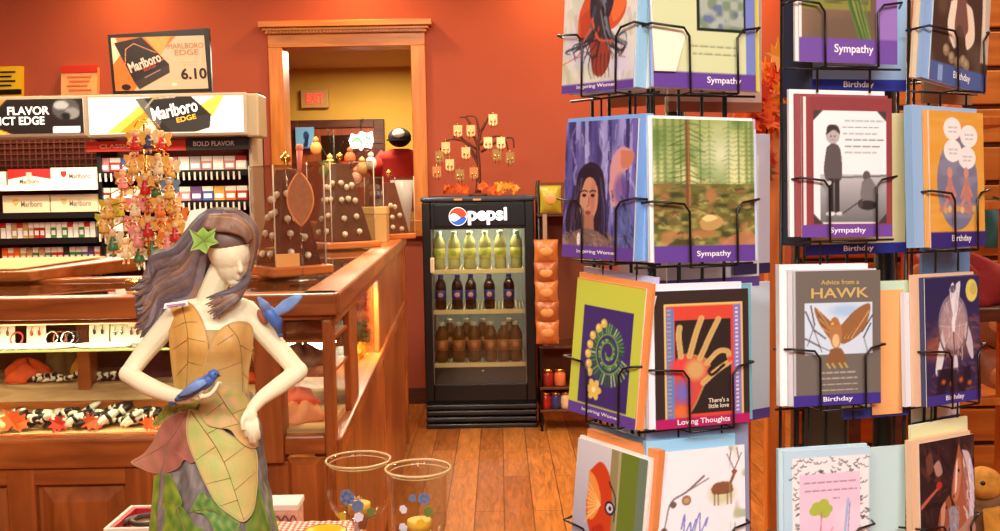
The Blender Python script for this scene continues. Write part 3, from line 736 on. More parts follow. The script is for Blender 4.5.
# merchandise in the side run: leaf garlands, flowers
def maple(c, s, mb, nrm=None, mi=0, rr=R):
    """one small maple leaf: a lobed, folded prism"""
    n = V((rr.uniform(-1, 1), rr.uniform(-1.4, -.2), rr.uniform(-.6, .9))).normalized() if nrm is None else nrm
    x = n.orthogonal().normalized(); y = n.cross(x); a0 = rr.uniform(0, 6.28)
    pr = [(0, 1), (.12, .52), (.5, .62), (.36, .3), (.95, .28), (.5, .02), (.6, -.4), (.14, -.28), (.04, -.75), (-.04, -.75), (-.14, -.28), (-.6, -.4), (-.5, .02), (-.95, .28), (-.36, .3), (-.5, .62), (-.12, .52)]
    ca, sa = math.cos(a0), math.sin(a0)
    P = [V(c) + (x * (u * ca - v * sa) + y * (u * sa + v * ca)) * s + n * (abs(u) * s * .25) for u, v in pr]
    b = len(mb.v); cc = V(c)
    mb.add(P + [cc] + [p + n * (-.04 * s) for p in P] + [cc - n * .04 * s], [(k, (k + 1) % 17, 17) for k in range(17)] + [((k + 1) % 17 + 18, k + 18, 35) for k in range(17)] + [(k, k + 18, (k + 1) % 17 + 18, (k + 1) % 17) for k in range(17)], mi)
M_leafs = [mat('leaf_orange', (226, 92, 24), .7), mat('leaf_red', (196, 48, 20), .7), mat('leaf_gold', (230, 150, 40), .7), mat('leaf_olive', (120, 92, 36), .7)]
def garland(nm, label, cat, c, spread, n, s, mats=M_leafs, seed=1, loc=None):
    rr = random.Random(seed); t = thing(nm, label, cat, loc or tuple(c))
    st = MB(); st.tube([V(c) - V((spread[0] * .4, 0, spread[2])), V(c), V(c) + V((spread[0] * .4, 0, spread[2]))], .003, 6, seg=8)
    obj('stem', st, mat('twig', (70, 40, 20), .8), t)
    mbs = [MB() for _ in mats]
    for k in range(n):
        p = V(c) + V((rr.gauss(0, .45) * spread[0], rr.gauss(0, .45) * spread[1], rr.gauss(0, .5) * spread[2]))
        maple(p, s * rr.uniform(.7, 1.2), mbs[rr.choice([0, 0, 1, 2, 3][:len(mats) + 1]) % len(mats)], rr=rr)
    for m, q in zip(mats, mbs):
        if q.v: obj('leaf_cluster', q, m, t)
    return t
g = at(365.5, 293, 4.25)
garland('leaf_garland', 'orange and red autumn leaf garland behind the side glass of the counter', 'garland', g, (.03, .1, .085), 60, .045, M_leafs[:2] , 5)
g = at(366, 328, 4.3)
garland('dried_bouquet', 'olive dried bouquet on the middle shelf behind the side glass', 'bouquet', g, (.03, .1, .04), 40, .03, [mat('dry_olive', (112, 90, 44), .8), mat('dry_tan', (150, 120, 66), .8)], 6)
g = at(364.5, 356, 3.7) - V((.012, 0, 0))
garland('flower_bunch', 'yellow silk flower bunch low behind the side glass', 'flowers', g, (.016, .07, .035), 44, .03, [mat('silk_yellow', (238, 170, 30), .7), mat('silk_orange', (220, 110, 24), .7)], 7)
# merchandise behind the front glass
def cloth(nm, label, c, rx, ry, rz, m, seed=0, cat='cloth'):
    rr = random.Random(seed); q = MB(); nu, nv = 28, 10
    ph = [rr.uniform(0, 6) for _ in range(5)]
    vs_, fs = [], []
    for j in range(nv + 1):
        p = math.pi / 2 * j / nv
        for k in range(nu):
            a = 2 * math.pi * k / nu
            f = 1 + .16 * math.sin(3 * a + ph[0] + 3 * p) + .1 * math.sin(7 * a + ph[1] - 4 * p) + .07 * math.sin(11 * a + ph[2])
            vs_.append((c[0] + rx * f * math.cos(a) * math.cos(p * .98), c[1] + ry * f * math.sin(a) * math.cos(p * .98), c[2] + rz * math.sin(p) * (1 + .18 * math.sin(4 * a + ph[3]))))
    for j in range(nv):
        for k in range(nu):
            k2 = (k + 1) % nu; fs.append((j * nu + k, j * nu + k2, (j + 1) * nu + k2, (j + 1) * nu + k))
    fs.append(tuple(range(nu))[::-1]); fs.append(tuple(nv * nu + k for k in range(nu)))
    q.add(vs_, fs, 0, True)
    return single(nm, q, m, label, cat, loc=c)
p = at(29, 386, 2.82); cloth('silk_scarf', 'crumpled orange red scarf on the case shelf left of the wooden mullion', (p.x, 2.82, zs2), .066, .05, .055, mat('scarf_orange', (226, 84, 24), .7), 1, 'scarf')
p = at(62, 386, 2.9); cloth('silk_scarf', 'olive tan scarf behind the ring row in the glass case', (p.x, 2.9, zs2), .05, .04, .085, mat('scarf_olive', (150, 122, 66), .8), 2, 'scarf')
p = at(77, 386, 2.8); cloth('silk_scarf', 'small yellow scarf beside the wooden mullion in the glass case', (p.x, 2.84, zs2), .03, .03, .06, mat('scarf_yellow', (236, 160, 40), .7), 3, 'scarf')
p = at(160, 386, 2.86); cloth('silk_scarf', 'plum purple scarf in the glass case beside the statue elbow', (p.x, 2.86, zs2), .05, .04, .09, mat('scarf_plum', (110, 62, 74), .8), 4, 'scarf')
zf = at(300, 436, CY).z
p = at(300, 430, 2.6); cloth('folded_shawl', 'folded pale peach shawl at the bottom of the glazed door bay', (p.x, 2.6, zl), .068, .06, .05, mat('shawl_peach', (236, 150, 100), .8), 8, 'shawl')
p = at(296, 420, 2.6); cloth('silk_scarf', 'bright coral scarf on the peach shawl in the glazed door bay', (p.x, 2.62, zl + .042), .055, .04, .035, mat('scarf_coral', (232, 78, 36), .7), 9, 'scarf')
p = at(303, 330, 2.62); z5_ = at(300, 335, 2.6).z; cloth('silk_scarf', 'pinkish tan shawl on the upper shelf of the glazed door bay', (p.x, 2.66, z5_), .07, .05, .05, mat('shawl_tan', (178, 110, 70), .8), 10, 'shawl')
p = at(300, 360, 2.62); z5_ = at(300, 368, 2.6).z; cloth('silk_scarf', 'grey brown shawl on the middle shelf of the glazed door bay', (p.x, 2.66, z5_), .065, .05, .05, mat('shawl_grey', (126, 84, 60), .8), 11, 'shawl')
p = at(262, 385, 2.8); cloth('silk_scarf', 'orange scarf glimpsed between the statue waist and arm', (at(240, 380, 2.7).x, 2.75, zs2), .05, .04, .05, mat('scarf_orange', (226, 84, 24), .7), 12, 'scarf')
# earring cards on the glass shelf
Mer = [mat('bead_brown', (120, 60, 30), .3), mat('bead_red', (180, 60, 50), .3), mat('bead_black', (30, 26, 26), .3), mat('bead_silver', (190, 190, 190), .2, 1.0)]
erg = 'earring cards on the glass shelf'
def ecard(px, w, h, Y, k, lab, z=None, tilt=.12):
    z = zg if z is None else z; c = at(px, 340, Y)
    t = thing('earring_card', lab, 'earring card', (c.x, Y, z), group=erg)
    q = MB().hexa([(-w / 2, 0, 0), (w / 2, 0, 0), (w / 2, .003, 0), (-w / 2, .003, 0), (-w / 2, tilt * h, h), (w / 2, tilt * h, h), (w / 2, tilt * h + .003, h), (-w / 2, tilt * h + .003, h)])
    obj('card', q, M_cream, t, world=False)
    obj('stand_foot', MB().box((-w * .3, 0, 0), (w * .3, .03, .002)), M_cream, t, world=False)
    for s_ in (-1, 1):
        e = MB().tube([(s_ * w * .2, tilt * h * .7 - .002, h * .74), (s_ * w * .2, tilt * h * .6 - .006, h * .6)], .0012, 6)
        e.ell((s_ * w * .2, tilt * h * .45 - .006, h * .5), (.004, .003, .008), nu=8, nv=6)
        obj('earring', e, Mer[k % 4], t, world=False)
for k, (px, w, h, lab) in enumerate([(4, .055, .062, 'cream earring card at the left picture edge on the glass shelf'), (36, .05, .06, 'cream earring card left of the silver bracelets'),
        (99, .052, .062, 'cream earring card just right of the case mullion'), (119, .045, .056, 'cream earring card second from the case mullion'), (135, .04, .055, 'cream earring card nearest the statue hair')]):
    ecard(px, w, h, 2.6, k, lab)
for k, (px, py, lab, m) in enumerate([(17, 345, 'small red beaded bracelet on the glass shelf', Mer[1]), (52, 343, 'silver bangle on the glass shelf', Mer[3]), (60, 343, 'brown bead bracelet on the glass shelf', Mer[0]), (68, 343, 'silver cuff beside the mullion on the glass shelf', Mer[3]), (73, 343, 'black bangle beside the mullion on the glass shelf', Mer[2])]):
    c = at(px, 345, 2.58); q = MB(); n = 16
    q.tube([(c.x + .016 * math.cos(a), 2.58 + .007 * math.sin(a), zg + .0185 + .016 * math.sin(a)) for a in [2 * math.pi * j / n for j in range(n + 1)]], .003 if k % 2 else .0025, 6)
    single('bangle', q, m, lab, 'bracelet', 'bracelets on the glass shelf', loc=(c.x, 2.58, zg))
q = MB()
for px, w in ((12, .1), (45, .12), (100, .13), (125, .1)):
    pass
for k, (px, lab) in enumerate([(28, 'white cloth pad left on the glass shelf'), (57, 'white cloth pad under the bracelets'), (112, 'white cloth pad right of the mullion')]):
    c = at(px, 348, 2.6); q = MB()
    q.lathe([(.0, 0), (.052, 0), (.056, .003), (.054, .007), (.03, .009), (0, .009)], (0, 0, 0), 24)
    q.v = [(x * 1.3 + c.x, y * .6 + 2.545, z + zg) for x, y, z in q.v]
    single('cloth_pad', q, mat('white_felt', (238, 224, 196), .9), lab, 'pad', loc=(c.x, 2.545, zg))
# black and cream carved pieces heaped on the display floor and row on the shelf
M_bw = [mat('carved_black', (22, 18, 16), .3), mat('carved_cream', (232, 222, 192), .4), mat('carved_grey', (120, 104, 84), .4)]
def carved(px, Y, z, k, where, grp, s=1.0):
    c = at(px, 420, Y); q = MB(); a = R.uniform(-.7, .7); l = R.uniform(.03, .048) * s; r = R.uniform(.006, .009) * s
    ca, sa = math.cos(a), math.sin(a); up = R.uniform(.1, .7) * l
    A = V((-ca * l / 2, -sa * l / 2, r)); B = V((ca * l / 2, sa * l / 2, r + up))
    q.tube([A, A.lerp(B, .3) + V((0, 0, .003)), A.lerp(B, .7) + V((0, 0, .003)), B], [r * .5, r * 1.1, r, r * .45], 8, k % 2, seg=6)
    M1 = A.lerp(B, .45) + V((0, 0, .003)); M2 = A.lerp(B, .6) + V((0, 0, .003))
    q.tube([M1, M2], [r * 1.22, r * 1.22], 8, (k + 1) % 2)
    q.v = [(x + c.x, y + Y, zz + z) for x, y, zz in q.v]
    nm = ['black carved bead pendant with a cream band', 'cream carved bead pendant with a black band'][k % 2]
    single('carved_pendant', q, M_bw[:2], nm + ' ' + where, 'pendant', grp, loc=(c.x, Y, z))
for k in range(95):
    carved(R.uniform(-4, 158), R.choice([2.53, 2.56, 2.59, 2.63]), zl, R.choice([0, 1, 0]), 'in the heap behind the front ledge', 'pendants heaped behind the front ledge', 1.25)
for k in range(14): carved(36 + k * 3.2, 2.77, zs2, k, 'in the row on the case shelf', 'pendants in the shelf row left of the mullion', .8)
for k in range(9): carved(98 + k * 3.6, 2.77, zs2, k + 1, 'on the case shelf right of the mullion', 'pendants on the shelf right of the mullion', .9)
def starleaf(px, Y, m, lab, s=.03):
    c = at(px, 432, Y); t = MB(); rr = random.Random(px)
    maple((c.x, Y, zl + s * .75), s, t, V((.1, -1, .25)).normalized(), rr=rr)
    maple((c.x + s * .5, Y + .012, zl + s * .6), s * .8, t, V((.3, -1, .4)).normalized(), rr=rr)
    single('paper_leaf', t, m, lab, 'paper leaf', loc=(c.x, Y, zl))
starleaf(12, 2.505, M_leafs[0], 'orange star shaped paper leaf at the left end of the ledge', .04)
starleaf(57, 2.505, M_leafs[1], 'red paper leaf on the ledge below the wooden mullion', .03)
starleaf(90, 2.505, mat('leaf_rust', (206, 84, 40), .7), 'rust paper leaf on the ledge, second from the statue', .03)
starleaf(150, 2.505, M_leafs[0], 'orange paper leaf on the ledge beside the red skirt leaf', .028)
c = at(1, 435, 2.5); single('pumpkin_gourd', MB().ell((c.x, 2.51, zl + .017), (.02, .02, .017)).tube([(c.x, 2.51, zl + .032), (c.x + .003, 2.51, zl + .045)], .003, 6), mat('gourd_cream', (240, 214, 130), .6), 'small cream gourd at the left picture edge on the ledge', 'gourd', loc=(c.x, 2.51, zl))
# papers on the counter top left
c0, c1 = at(-40, 268, 2.75), at(64, 266, 2.75)
t = thing('wooden_tray', 'shallow wooden tray lying on the counter top at the left picture edge', 'tray', (c0.x, 3.0, zt))
obj('tray_side', MB().hexa([(c0.x - .2, 2.95, zt), (at(30, 275, 2.95).x, 2.95, zt), (c1.x, 3.3, zt), (c0.x - .2, 3.3, zt), (c0.x - .2, 2.93, zt + .03), (at(30, 275, 2.95).x, 2.93, zt + .03), (c1.x + .02, 3.32, zt + .045), (c0.x - .2, 3.32, zt + .045)]), M_cab, t, bevel=.004)
obj('paper', MB().hexa([(c0.x - .15, 2.97, zt + .034), (at(18, 275, 2.97).x, 2.97, zt + .034), (c1.x - .1, 3.3, zt + .048), (c0.x - .15, 3.3, zt + .048), (c0.x - .15, 2.97, zt + .037), (at(18, 275, 2.97).x, 2.97, zt + .037), (c1.x - .1, 3.3, zt + .051), (c0.x - .15, 3.3, zt + .051)]), mat('paper_tan', (206, 156, 98), .8), t)
# ------------------------------------------------------------------ jewellery towers
M_pear = mat('pearl', (240, 226, 200), .15, spec=.8)
M_gold = mat('gold_metal', (220, 170, 80), .25, 1.0)
M_pyr = mat('brown_leather', (104, 56, 28), .5, var=.15, vscale=20)
def tower(cx, cyb, Y, wB, wA, hA, hP, wP, lab, npearl, sub, rz=rad(38), zb0=None):
    """cx: pixel x; base sits on the counter at depth Y; sizes in metres"""
    z = zt if zb0 is None else zb0
    c = at(cx, cyb, Y); t = thing('jewellery_tower', lab, 'display case', (c.x, Y, z), rz)
    bh = .03
    obj('wood_base', MB().box((-wB / 2, -wB / 2, 0), (wB / 2, wB / 2, bh)), M_cab, t, world=False, bevel=.006)
    obj('price_block', MB().box((-wB * .42, -wB * .5 + .01, bh), (-wB * .42 + .075, -wB * .5 + .018, bh + .038)), mat('block_tan', (222, 160, 90), .6), t, world=False) if sub else None
    g = MB(); h2 = wA / 2; th = .003
    for a in range(4):
        M = Matrix.Rotation(a * math.pi / 2, 4, 'Z'); g.box((-h2, -h2, bh), (h2, -h2 + th, bh + hA), 0, M)
    g.box((-h2, -h2, bh + hA - th), (h2, h2, bh + hA))
    obj('acrylic_cover', g, M_acry, t, world=False)
    for sx in (-1, 1):
        for sy in (-1, 1): obj('cover_edge', MB().tube([(sx * h2, sy * h2, bh), (sx * h2, sy * h2, bh + hA)], .0022, 6), mat('acrylic_edge', (226, 206, 180), .2, trans=.3, ior=1.1), t, world=False)
    p = MB(); b, tp = wP / 2, wP * .16
    p.add([(-b, -b, bh), (b, -b, bh), (b, b, bh), (-b, b, bh), (-tp, -tp, bh + hP), (tp, -tp, bh + hP), (tp, tp, bh + hP), (-tp, tp, bh + hP)], BOXF)
    py = obj('pyramid', p, M_pyr, t, world=False, bevel=.004)
    obj('finial', MB().lathe([(.012, 0), (.006, .006), (.016, .018), (.014, .03), (.005, .04), (0, .042)], (0, 0, bh + hA), 12), M_gold, t, world=False)
    if sub:
        for sx in (-1, 1):
            obj('hanging_pin', MB().tube([(sx * .018, -b * .45, bh + hP * .98), (sx * .018, -b * .62, bh + hP * .66)], .0024, 6), mat('pin_silver', (220, 205, 190), .2, 1.0), t, world=False)
    # pearl studs set in rows on the two visible slopes
    rr = random.Random(int(cx)); n = 0
    for side in range(2):
        for r_ in range(4):
            for cidx in range(2 if r_ < 2 else 3):
                if n >= npearl: break
                f = .12 + r_ * .2; ww = b + (tp - b) * f; u = (cidx + .5) / (2 if r_ < 2 else 3) * 2 - 1
                q = V((u * ww * .8, -ww - .004, bh + hP * f + rr.uniform(-.01, .01)))
                if side: q = V((-ww - .004, -u * ww * .8, q.z))
                P = Matrix.Rotation(rz, 4, 'Z') @ q + t.location
                rr_ = .0105 if Y < 4 else .0135
                single('pearl_earring', MB().ell(P, rr_, nu=10, nv=7).tube([P + V((0, 0, -rr_)), P + V((0, 0, -rr_ * 1.7))], rr_ * .35, 6, 1), [M_pear, M_gold], 'pearl and gold earring on the pyramid of the ' + sub_name[lab], 'earring', 'pearl earrings on the ' + sub_name[lab], loc=tuple(P)); n += 1
    return t
LA, LB, LC = 'acrylic jewellery case with a brown pyramid of pearls on the counter corner', 'second acrylic jewellery case with a brown pyramid on the side counter', 'farthest acrylic jewellery case with a dark pyramid near the opening'
sub_name = {LA: 'counter corner case', LB: 'second case', LC: 'farthest case'}
tower(289, 262, 3.05, .2, .165, .30, .29, .15, LA, 20, True)
tower(342, 240, 4.55, .26, .22, .36, .35, .2, LB, 20, False)
tower(390, 225, 5.35, .2, .19, .3, .27, .15, LC, 6, False)
c = at(302, 250, 2.8)
t = thing('paddle_fan', 'leaf shaped tan fan with a pink handle standing between the jewellery cases', 'fan', (c.x, 2.8, zt))
z0, z1 = at(302, 226, 2.8).z, at(302, 172, 2.8).z; hw = .036
ol = [(c.x + hw * math.sin(math.pi * k / 12) ** .8 * s_, 2.8, z0 + (z1 - z0) * k / 12) for s_, ks in ((1, range(0, 13)), (-1, range(11, 0, -1))) for k in ks]
obj('blade', MB().prism(ol, (0, .004, 0)), mat('fan_tan', (176, 112, 66), .7, var=.1, vscale=60), t)
obj('rim', MB().tube(ol + [ol[0]], .003, 6), mat('fan_rim', (224, 140, 80), .5), t)
obj('handle', MB().tube([(c.x, 2.8, z1), (c.x + .002, 2.8, at(303, 150, 2.8).z)], [.006, .009], 8).ell((c.x + .002, 2.8, at(303, 148, 2.8).z), (.011, .011, .012)), mat('fan_pink', (232, 130, 100), .5), t)
obj('stand', MB().tube([(c.x, 2.8, zt), (c.x, 2.8, z0)], .004, 8).lathe([(.04, 0), (.038, .003), (.004, .005)], (c.x, 2.8, zt), 16), M_acry, t)
c = at(362, 226, 5.0)
t = thing('kraft_box', 'beige cardboard box between the second and third jewellery cases', 'box', (c.x + .06, 5.0, zt))
w_ = .125; hb = at(375, 207, 5.0).z - zt
obj('box_body', MB().box((c.x + .0, 4.98, zt), (c.x + w_, 5.1, zt + hb * .8)), mat('kraft', (190, 146, 84), .8), t, bevel=.002)
obj('box_lid', MB().box((c.x - .003, 4.977, zt + hb * .8), (c.x + w_ + .003, 5.103, zt + hb)), mat('kraft_lid', (206, 164, 100), .8), t, bevel=.002)
c = at(401, 215, 5.5); zc = at(401, 180, 5.5).z
t = thing('white_vase', 'tall white flared vase at the far end of the side counter', 'vase', (c.x, 5.6, zt))
obj('vase_body', MB().lathe([(.03, 0), (.034, .01), (.05, (zc - zt) * .5), (.066, (zc - zt)), (.06, (zc - zt)), (.044, (zc - zt) * .5), (.02, .02)], (c.x, 5.6, zt), 20), mat('vase_white', (220, 216, 214), .25), t)
# ornaments in front of the opening (tall stand with hanging bright trinkets)
c = at(335, 240, 5.15)
t = thing('trinket_stand', 'slim wire stand of bright trinkets in front of the wall opening', 'stand', (c.x, 5.2, zt))
zz = at(335, 150, 5.2).z
pole = MB().tube([(c.x, 5.2, zt), (c.x, 5.2, zz + .1)], .005, 8).lathe([(.05, 0), (.05, .01), (.006, .015)], (c.x, 5.2, zt), 16)
for dx, dz in ((-.12, 0), (.1, .03), (.2, -.04), (-.05, .08), (.26, .0)): pole.tube([(c.x, 5.2, zz - .1 + dz), (c.x + dx * .6, 5.2, zz + dz + .03), (c.x + dx, 5.2, zz + dz + .03)], .003, 6)
obj('wire_frame', pole, M_wire, t)
for k, (px, py, cl) in enumerate([(316, 148, (240, 170, 90)), (330, 165, (236, 200, 110)), (350, 158, (220, 110, 60)), (362, 168, (240, 190, 120)), (346, 172, (220, 60, 40)), (371, 163, (230, 220, 200)), (324, 172, (90, 130, 60)), (356, 178, (240, 180, 150))]):
    p = at(px, py, 5.19); q = MB().ell(p, (.03, .025, .034), nu=10, nv=7).tube([p + V((0, 0, .03)), p + V((0, .01, .06))], .003, 6).ell(p + V((0, 0, .042)), (.016, .016, .014), nu=8, nv=5)
    single('hanging_trinket', q, mat('trinket_%d' % k, cl, .4), ['gold', 'yellow', 'copper', 'amber', 'scarlet', 'white', 'green', 'peach'][k] + ' round trinket on the wire stand before the opening', 'trinket', loc=tuple(p))
# ------------------------------------------------------------------ tree of hanging figures on the counter
TY = 2.85
c = at(150, 270, TY)
t = thing('ornament_tree', 'wire tree stand hung with small bright figures on the front counter', 'ornament stand', (c.x, TY, zt))
OP = [(135, 140, 'gold', 'red'), (148, 138, 'cream', 'navy'), (161, 141, 'gold', 'red'), (133, 163, 'gold', 'gold'), (146, 166, 'cream', 'cream'), (158, 164, 'gold', 'cream'), (170, 168, 'cream', 'gold'), (123, 180, 'tan', 'pink'), (145, 184, 'gold', 'red'), (156, 186, 'cream', 'green'), (169, 188, 'blue', 'gold'),
      (108, 208, 'lime', 'gold'), (119, 206, 'gold', 'lime'), (135, 206, 'pink', 'cream'), (147, 202, 'gold', 'pink'), (160, 206, 'gold', 'orange'), (172, 203, 'cream', 'gold'), (133, 224, 'pink', 'pink'), (148, 226, 'gold', 'red'), (163, 226, 'orange', 'gold'), (175, 231, 'gold', 'red'), (113, 240, 'cream', 'green'), (126, 248, 'cream', 'cream'), (138, 236, 'pink', 'pink'), (152, 244, 'gold', 'green'), (168, 240, 'orange', 'pink'), (104, 222, 'lime', 'gold'), (160, 252, 'gold', 'cream'), (178, 216, 'orange', 'gold'), (139, 252, 'cream', 'green')]
OC = {'gold': (240, 186, 84), 'cream': (246, 222, 170), 'red': (214, 40, 28), 'navy': (60, 70, 110), 'tan': (216, 150, 90), 'pink': (240, 150, 140), 'green': (70, 130, 70), 'blue': (120, 150, 170), 'lime': (206, 190, 60), 'orange': (240, 130, 50)}
OM = {k: mat('figure_' + k, v, .35) for k, v in OC.items()}
fr = MB().tube([(c.x, TY, zt), (c.x, TY, at(150, 124, TY).z)], .004, 8).lathe([(.07, 0), (.07, .008), (.008, .014)], (c.x, TY, zt), 20)
seen = {}
for k, (px, py, wing, body) in enumerate(OP):
    Y = TY - .03 + .06 * ((k * 7) % 5) / 4
    p = at(px, py, Y); top = p + V((0, 0, .036))
    fr.tube([(c.x, TY, top.z + .015), V((c.x, TY, top.z + .02)).lerp(top, .6) + V((0, 0, .01)), top], .0016, 5, seg=6)
    q = MB(); s = 1.12
    q.lathe([(.0, -.026), (.0145, -.026), (.0125, -.014), (.006, .0), (.0065, .006), (.003, .01)], p, 10, 0)
    q.ell(p + V((0, 0, .0165)), (.0085, .0085, .0095), nu=10, nv=7, mi=2)
    q.ell(p + V((0, .002, .0215)), (.0095, .0095, .006), nu=10, nv=5, mi=1)
    for sg in (-1, 1):
        wg = [p + V((sg * a, .006, b)) for a, b in [(.003, .006), (.012, .02), (.024, .022), (.026, .012), (.02, .002), (.024, -.008), (.016, -.014), (.005, -.004)]]
        q.prism(wg, (0, .003, 0), 1)
        q.tube([p + V((sg * .006, 0, .005)), p + V((sg * .013, -.004, -.004)), p + V((sg * .006, -.011, -.006))], .0028, 6, 2)
        q.tube([p + V((sg * .005, 0, -.024)), p + V((sg * .006, -.002, -.038))], .003, 6, 2)
        q.ell(p + V((sg * .006, -.004, -.039)), (.0035, .006, .003), nu=8, nv=5, mi=0)
    lab = '%s dressed little figure with %s wings on the ornament tree' % (body, wing)
    key = (wing, body); seen[key] = seen.get(key, 0) + 1
    pos = {1: '', 2: ', the lower of its two'}.get(seen[key], ', one of several alike')
    q.v = [tuple(p + (V(v_) - p) * s) for v_ in q.v]
    single('hanging_figure', q, [OM[body], OM[wing], mat('figure_skin', (244, 200, 150), .5)], lab + pos, 'figurine', 'figures on the ornament tree', loc=tuple(p))
obj('wire_frame', fr, M_gold, t)
# ------------------------------------------------------------------ drinks fridge
FY = 6.0
fx0, fx1 = at(424, 312, FY).x, at(535.5, 312, FY).x
fzt = at(478, 196, FY).z; fz = lambda y: at(480, y, FY).z
fr = thing('drinks_fridge', 'tall black glass door drinks fridge with a lit soda header against the back wall', 'fridge', ((fx0 + fx1) / 2, 6.3, 0))
B = .62
sh = MB().box((fx0, FY + .05, .06), (fx0 + .035, FY + B, fzt)).box((fx1 - .035, FY + .05, .06), (fx1, FY + B, fzt)).box((fx0 + .035, FY + .05, fzt - .05), (fx1 - .035, FY + B, fzt)).box((fx0 + .035, FY + .05, .06), (fx1 - .035, FY + B, fz(384)))
obj('cabinet', sh, M_black, fr)
obj('top_cap', MB().box((fx0 - .008, FY - .012, fzt - .035), (fx1 + .008, FY + B, fzt)), mat('cap_steel', (70, 80, 96), .22, .5), fr, bevel=.02, seg=4)
ln = obj('inner_lining', MB().box((fx0 + .035, FY + B - .03, fz(384)), (fx1 - .035, FY + B - .01, fzt - .05)), mat('lining_grey', (150, 152, 140), .5), fr)
gx0, gx1 = at(432.5, 312, FY).x, at(526, 312, FY).x
df = MB().box((fx0, FY, fz(401)), (gx0, FY + .045, fzt - .036)).box((gx1, FY, fz(401)), (fx1, FY + .045, fzt - .036)).box((gx0, FY, fz(401)), (gx1, FY + .045, fz(384))).box((gx0, FY, fz(229)), (gx1, FY + .045, fzt - .036))
dr = obj('door', df, M_black, fr, bevel=.006)
obj('glass', MB().box((gx0, FY + .018, fz(384)), (gx1, FY + .024, fz(229))), clearglass('fridge_glass', (240, 244, 240), refl=.02), dr)
obj('door_trim', MB().box((gx0, FY - .002, fz(384)), (gx0 + .006, FY + .004, fz(229))).box((gx1 - .006, FY - .002, fz(384)), (gx1, FY + .004, fz(229))), mat('trim_grey', (120, 116, 110), .3, .6), dr)
obj('handle', MB().box((at(424.5, 1, FY).x, FY - .02, fz(272)), (at(428.5, 1, FY).x, FY, fz(257))), mat('handle_pale', (222, 196, 160), .4), dr, bevel=.004)
a, b = at(434, 227, FY), at(525, 203, FY)
hd = obj('header_panel', MB().box((a.x, FY - .012, a.z), (b.x, FY, b.z)), mat('header_black', (10, 10, 14), .3), fr, bevel=.004)
c = at(458, 216.5, FY - .014); r = .052
def arc(a0, a1, n, rr=1.0): return [(c.x + r * rr * math.cos(rad(a0 + (a1 - a0) * k / n)), FY - .0135, c.z + r * rr * math.sin(rad(a0 + (a1 - a0) * k / n))) for k in range(n + 1)]
lg = MB()
lg.prism(arc(0, 360, 36, 1.06)[:-1], (0, .001, 0), 0)
for y_, mi, a0, a1, bulge in ((0, 1, 8, 178, .25), (0, 2, 196, 352, -.05)):
    top = arc(a0, a1, 20)
    e, s0 = V(top[-1]), V(top[0]); n_ = []
    for k in range(1, 10):
        tt = k / 10; q_ = e.lerp(s0, tt); n_.append(tuple(q_ + V((0, 0, r * (.3 * math.sin(2 * math.pi * tt) * (1 if mi == 1 else .75) + (.02 if mi == 1 else -.12) * math.sin(math.pi * tt))))))
    lg.prism([(x, y - .001, z) for x, y, z in top + n_], (0, .001, 0), mi)
obj('round_emblem', lg, [E('logo_white', (255, 255, 255), .9), E('logo_red', (232, 60, 30), .8), E('logo_blue', (40, 90, 180), .8)], hd)
lettering(hd, 'pepsi', at(487.5, 216, FY - .012), V((math.cos(ROLL), 0, 0)), Z3, .235, .105, E('logo_white', (255, 255, 255), .9), lift=.002, bold=.035)
for x in (458, 477):
    a, b = at(x - 4, 200.5, FY - .012), at(x + 4, 198.5, FY - .012)
    obj('hinge_label', MB().box((a.x, FY - .0145, a.z), (b.x, FY - .011, b.z)), mat('label_amber', (210, 150, 90), .5), fr)
for y in (408, 414, 420.5, 427):
    z = fz(y)
    obj('grille_slat', MB().box((fx0, FY - .01, z - .006), (fx1, FY + .03, z + .022)), M_blackm, fr, bevel=.007, seg=3)
obj('grille_back', MB().box((fx0, FY + .035, .0), (fx1, FY + .06, fz(401))), mat('grille_black', (8, 8, 8), .5), fr)
obj('foot', MB().box((fx0 + .03, FY + .1, 0), (fx1 - .03, FY + B - .05, .06)), M_black, fr)
M_shw = mat('shelf_cream', (226, 196, 140), .4)
SZ = []
for y in (269.5, 310, 363):
    z = at(480, y, FY + .06).z; SZ.append(z)
    s_ = MB().box((gx0 - .02, FY + .05, z - .022), (gx1 + .02, FY + .058, z + .003))
    for k in range(26): 
        x = gx0 + (gx1 - gx0) * (k + .5) / 26; s_.tube([(x, FY + .055, z - .004), (x, FY + B - .04, z - .004)], .003, 5)
    obj('wire_shelf', s_, M_shw, fr)
obj('price_dot', MB().lathe([(0, 0), (.008, 0), (.008, .004), (0, .004)], at(483, 371, FY + .03), 12, 0, None), M_white, fr)
def bottle(mats, lab, grp):
    t = thing('soda_bottle', lab, 'bottle', (0, 0, 0), group=grp); h = .232
    obj('bottle_body', MB().lathe([(.03, 0), (.036, .006), (.0365, .04), (.034, .058), (.034, .11), (.0365, .125), (.0365, .152), (.031, .176), (.018, .198), (.0145, .212), (0, .212)], n=18), mats[0], t, world=False)
    obj('cap', MB().lathe([(.0165, .207), (.0175, .209), (.0175, .226), (.016, .2285), (0, .2285)], n=14), mats[1], t, world=False)
    obj('label', MB().lathe([(.0352, .066), (.0375, .068), (.0375, .126), (.0355, .128)], n=18, cap=False), mats[2], t, world=False)
    obj('label_emblem', MB().ell((0, -.0375, .097), (.018, .0025, .016), nu=12, nv=8), mats[3], t, world=False)
    return t
bm = lambda n, c: mat(n, c, .12, spec=.6)
k1 = bottle([bm('drink_lemon', (176, 168, 104)), mat('cap_lemon', (222, 226, 180), .4), mat('label_lemon', (216, 204, 96), .4), mat('emblem_lemon', (160, 180, 60), .4)], '', 'lemon drinks on the top fridge shelf')
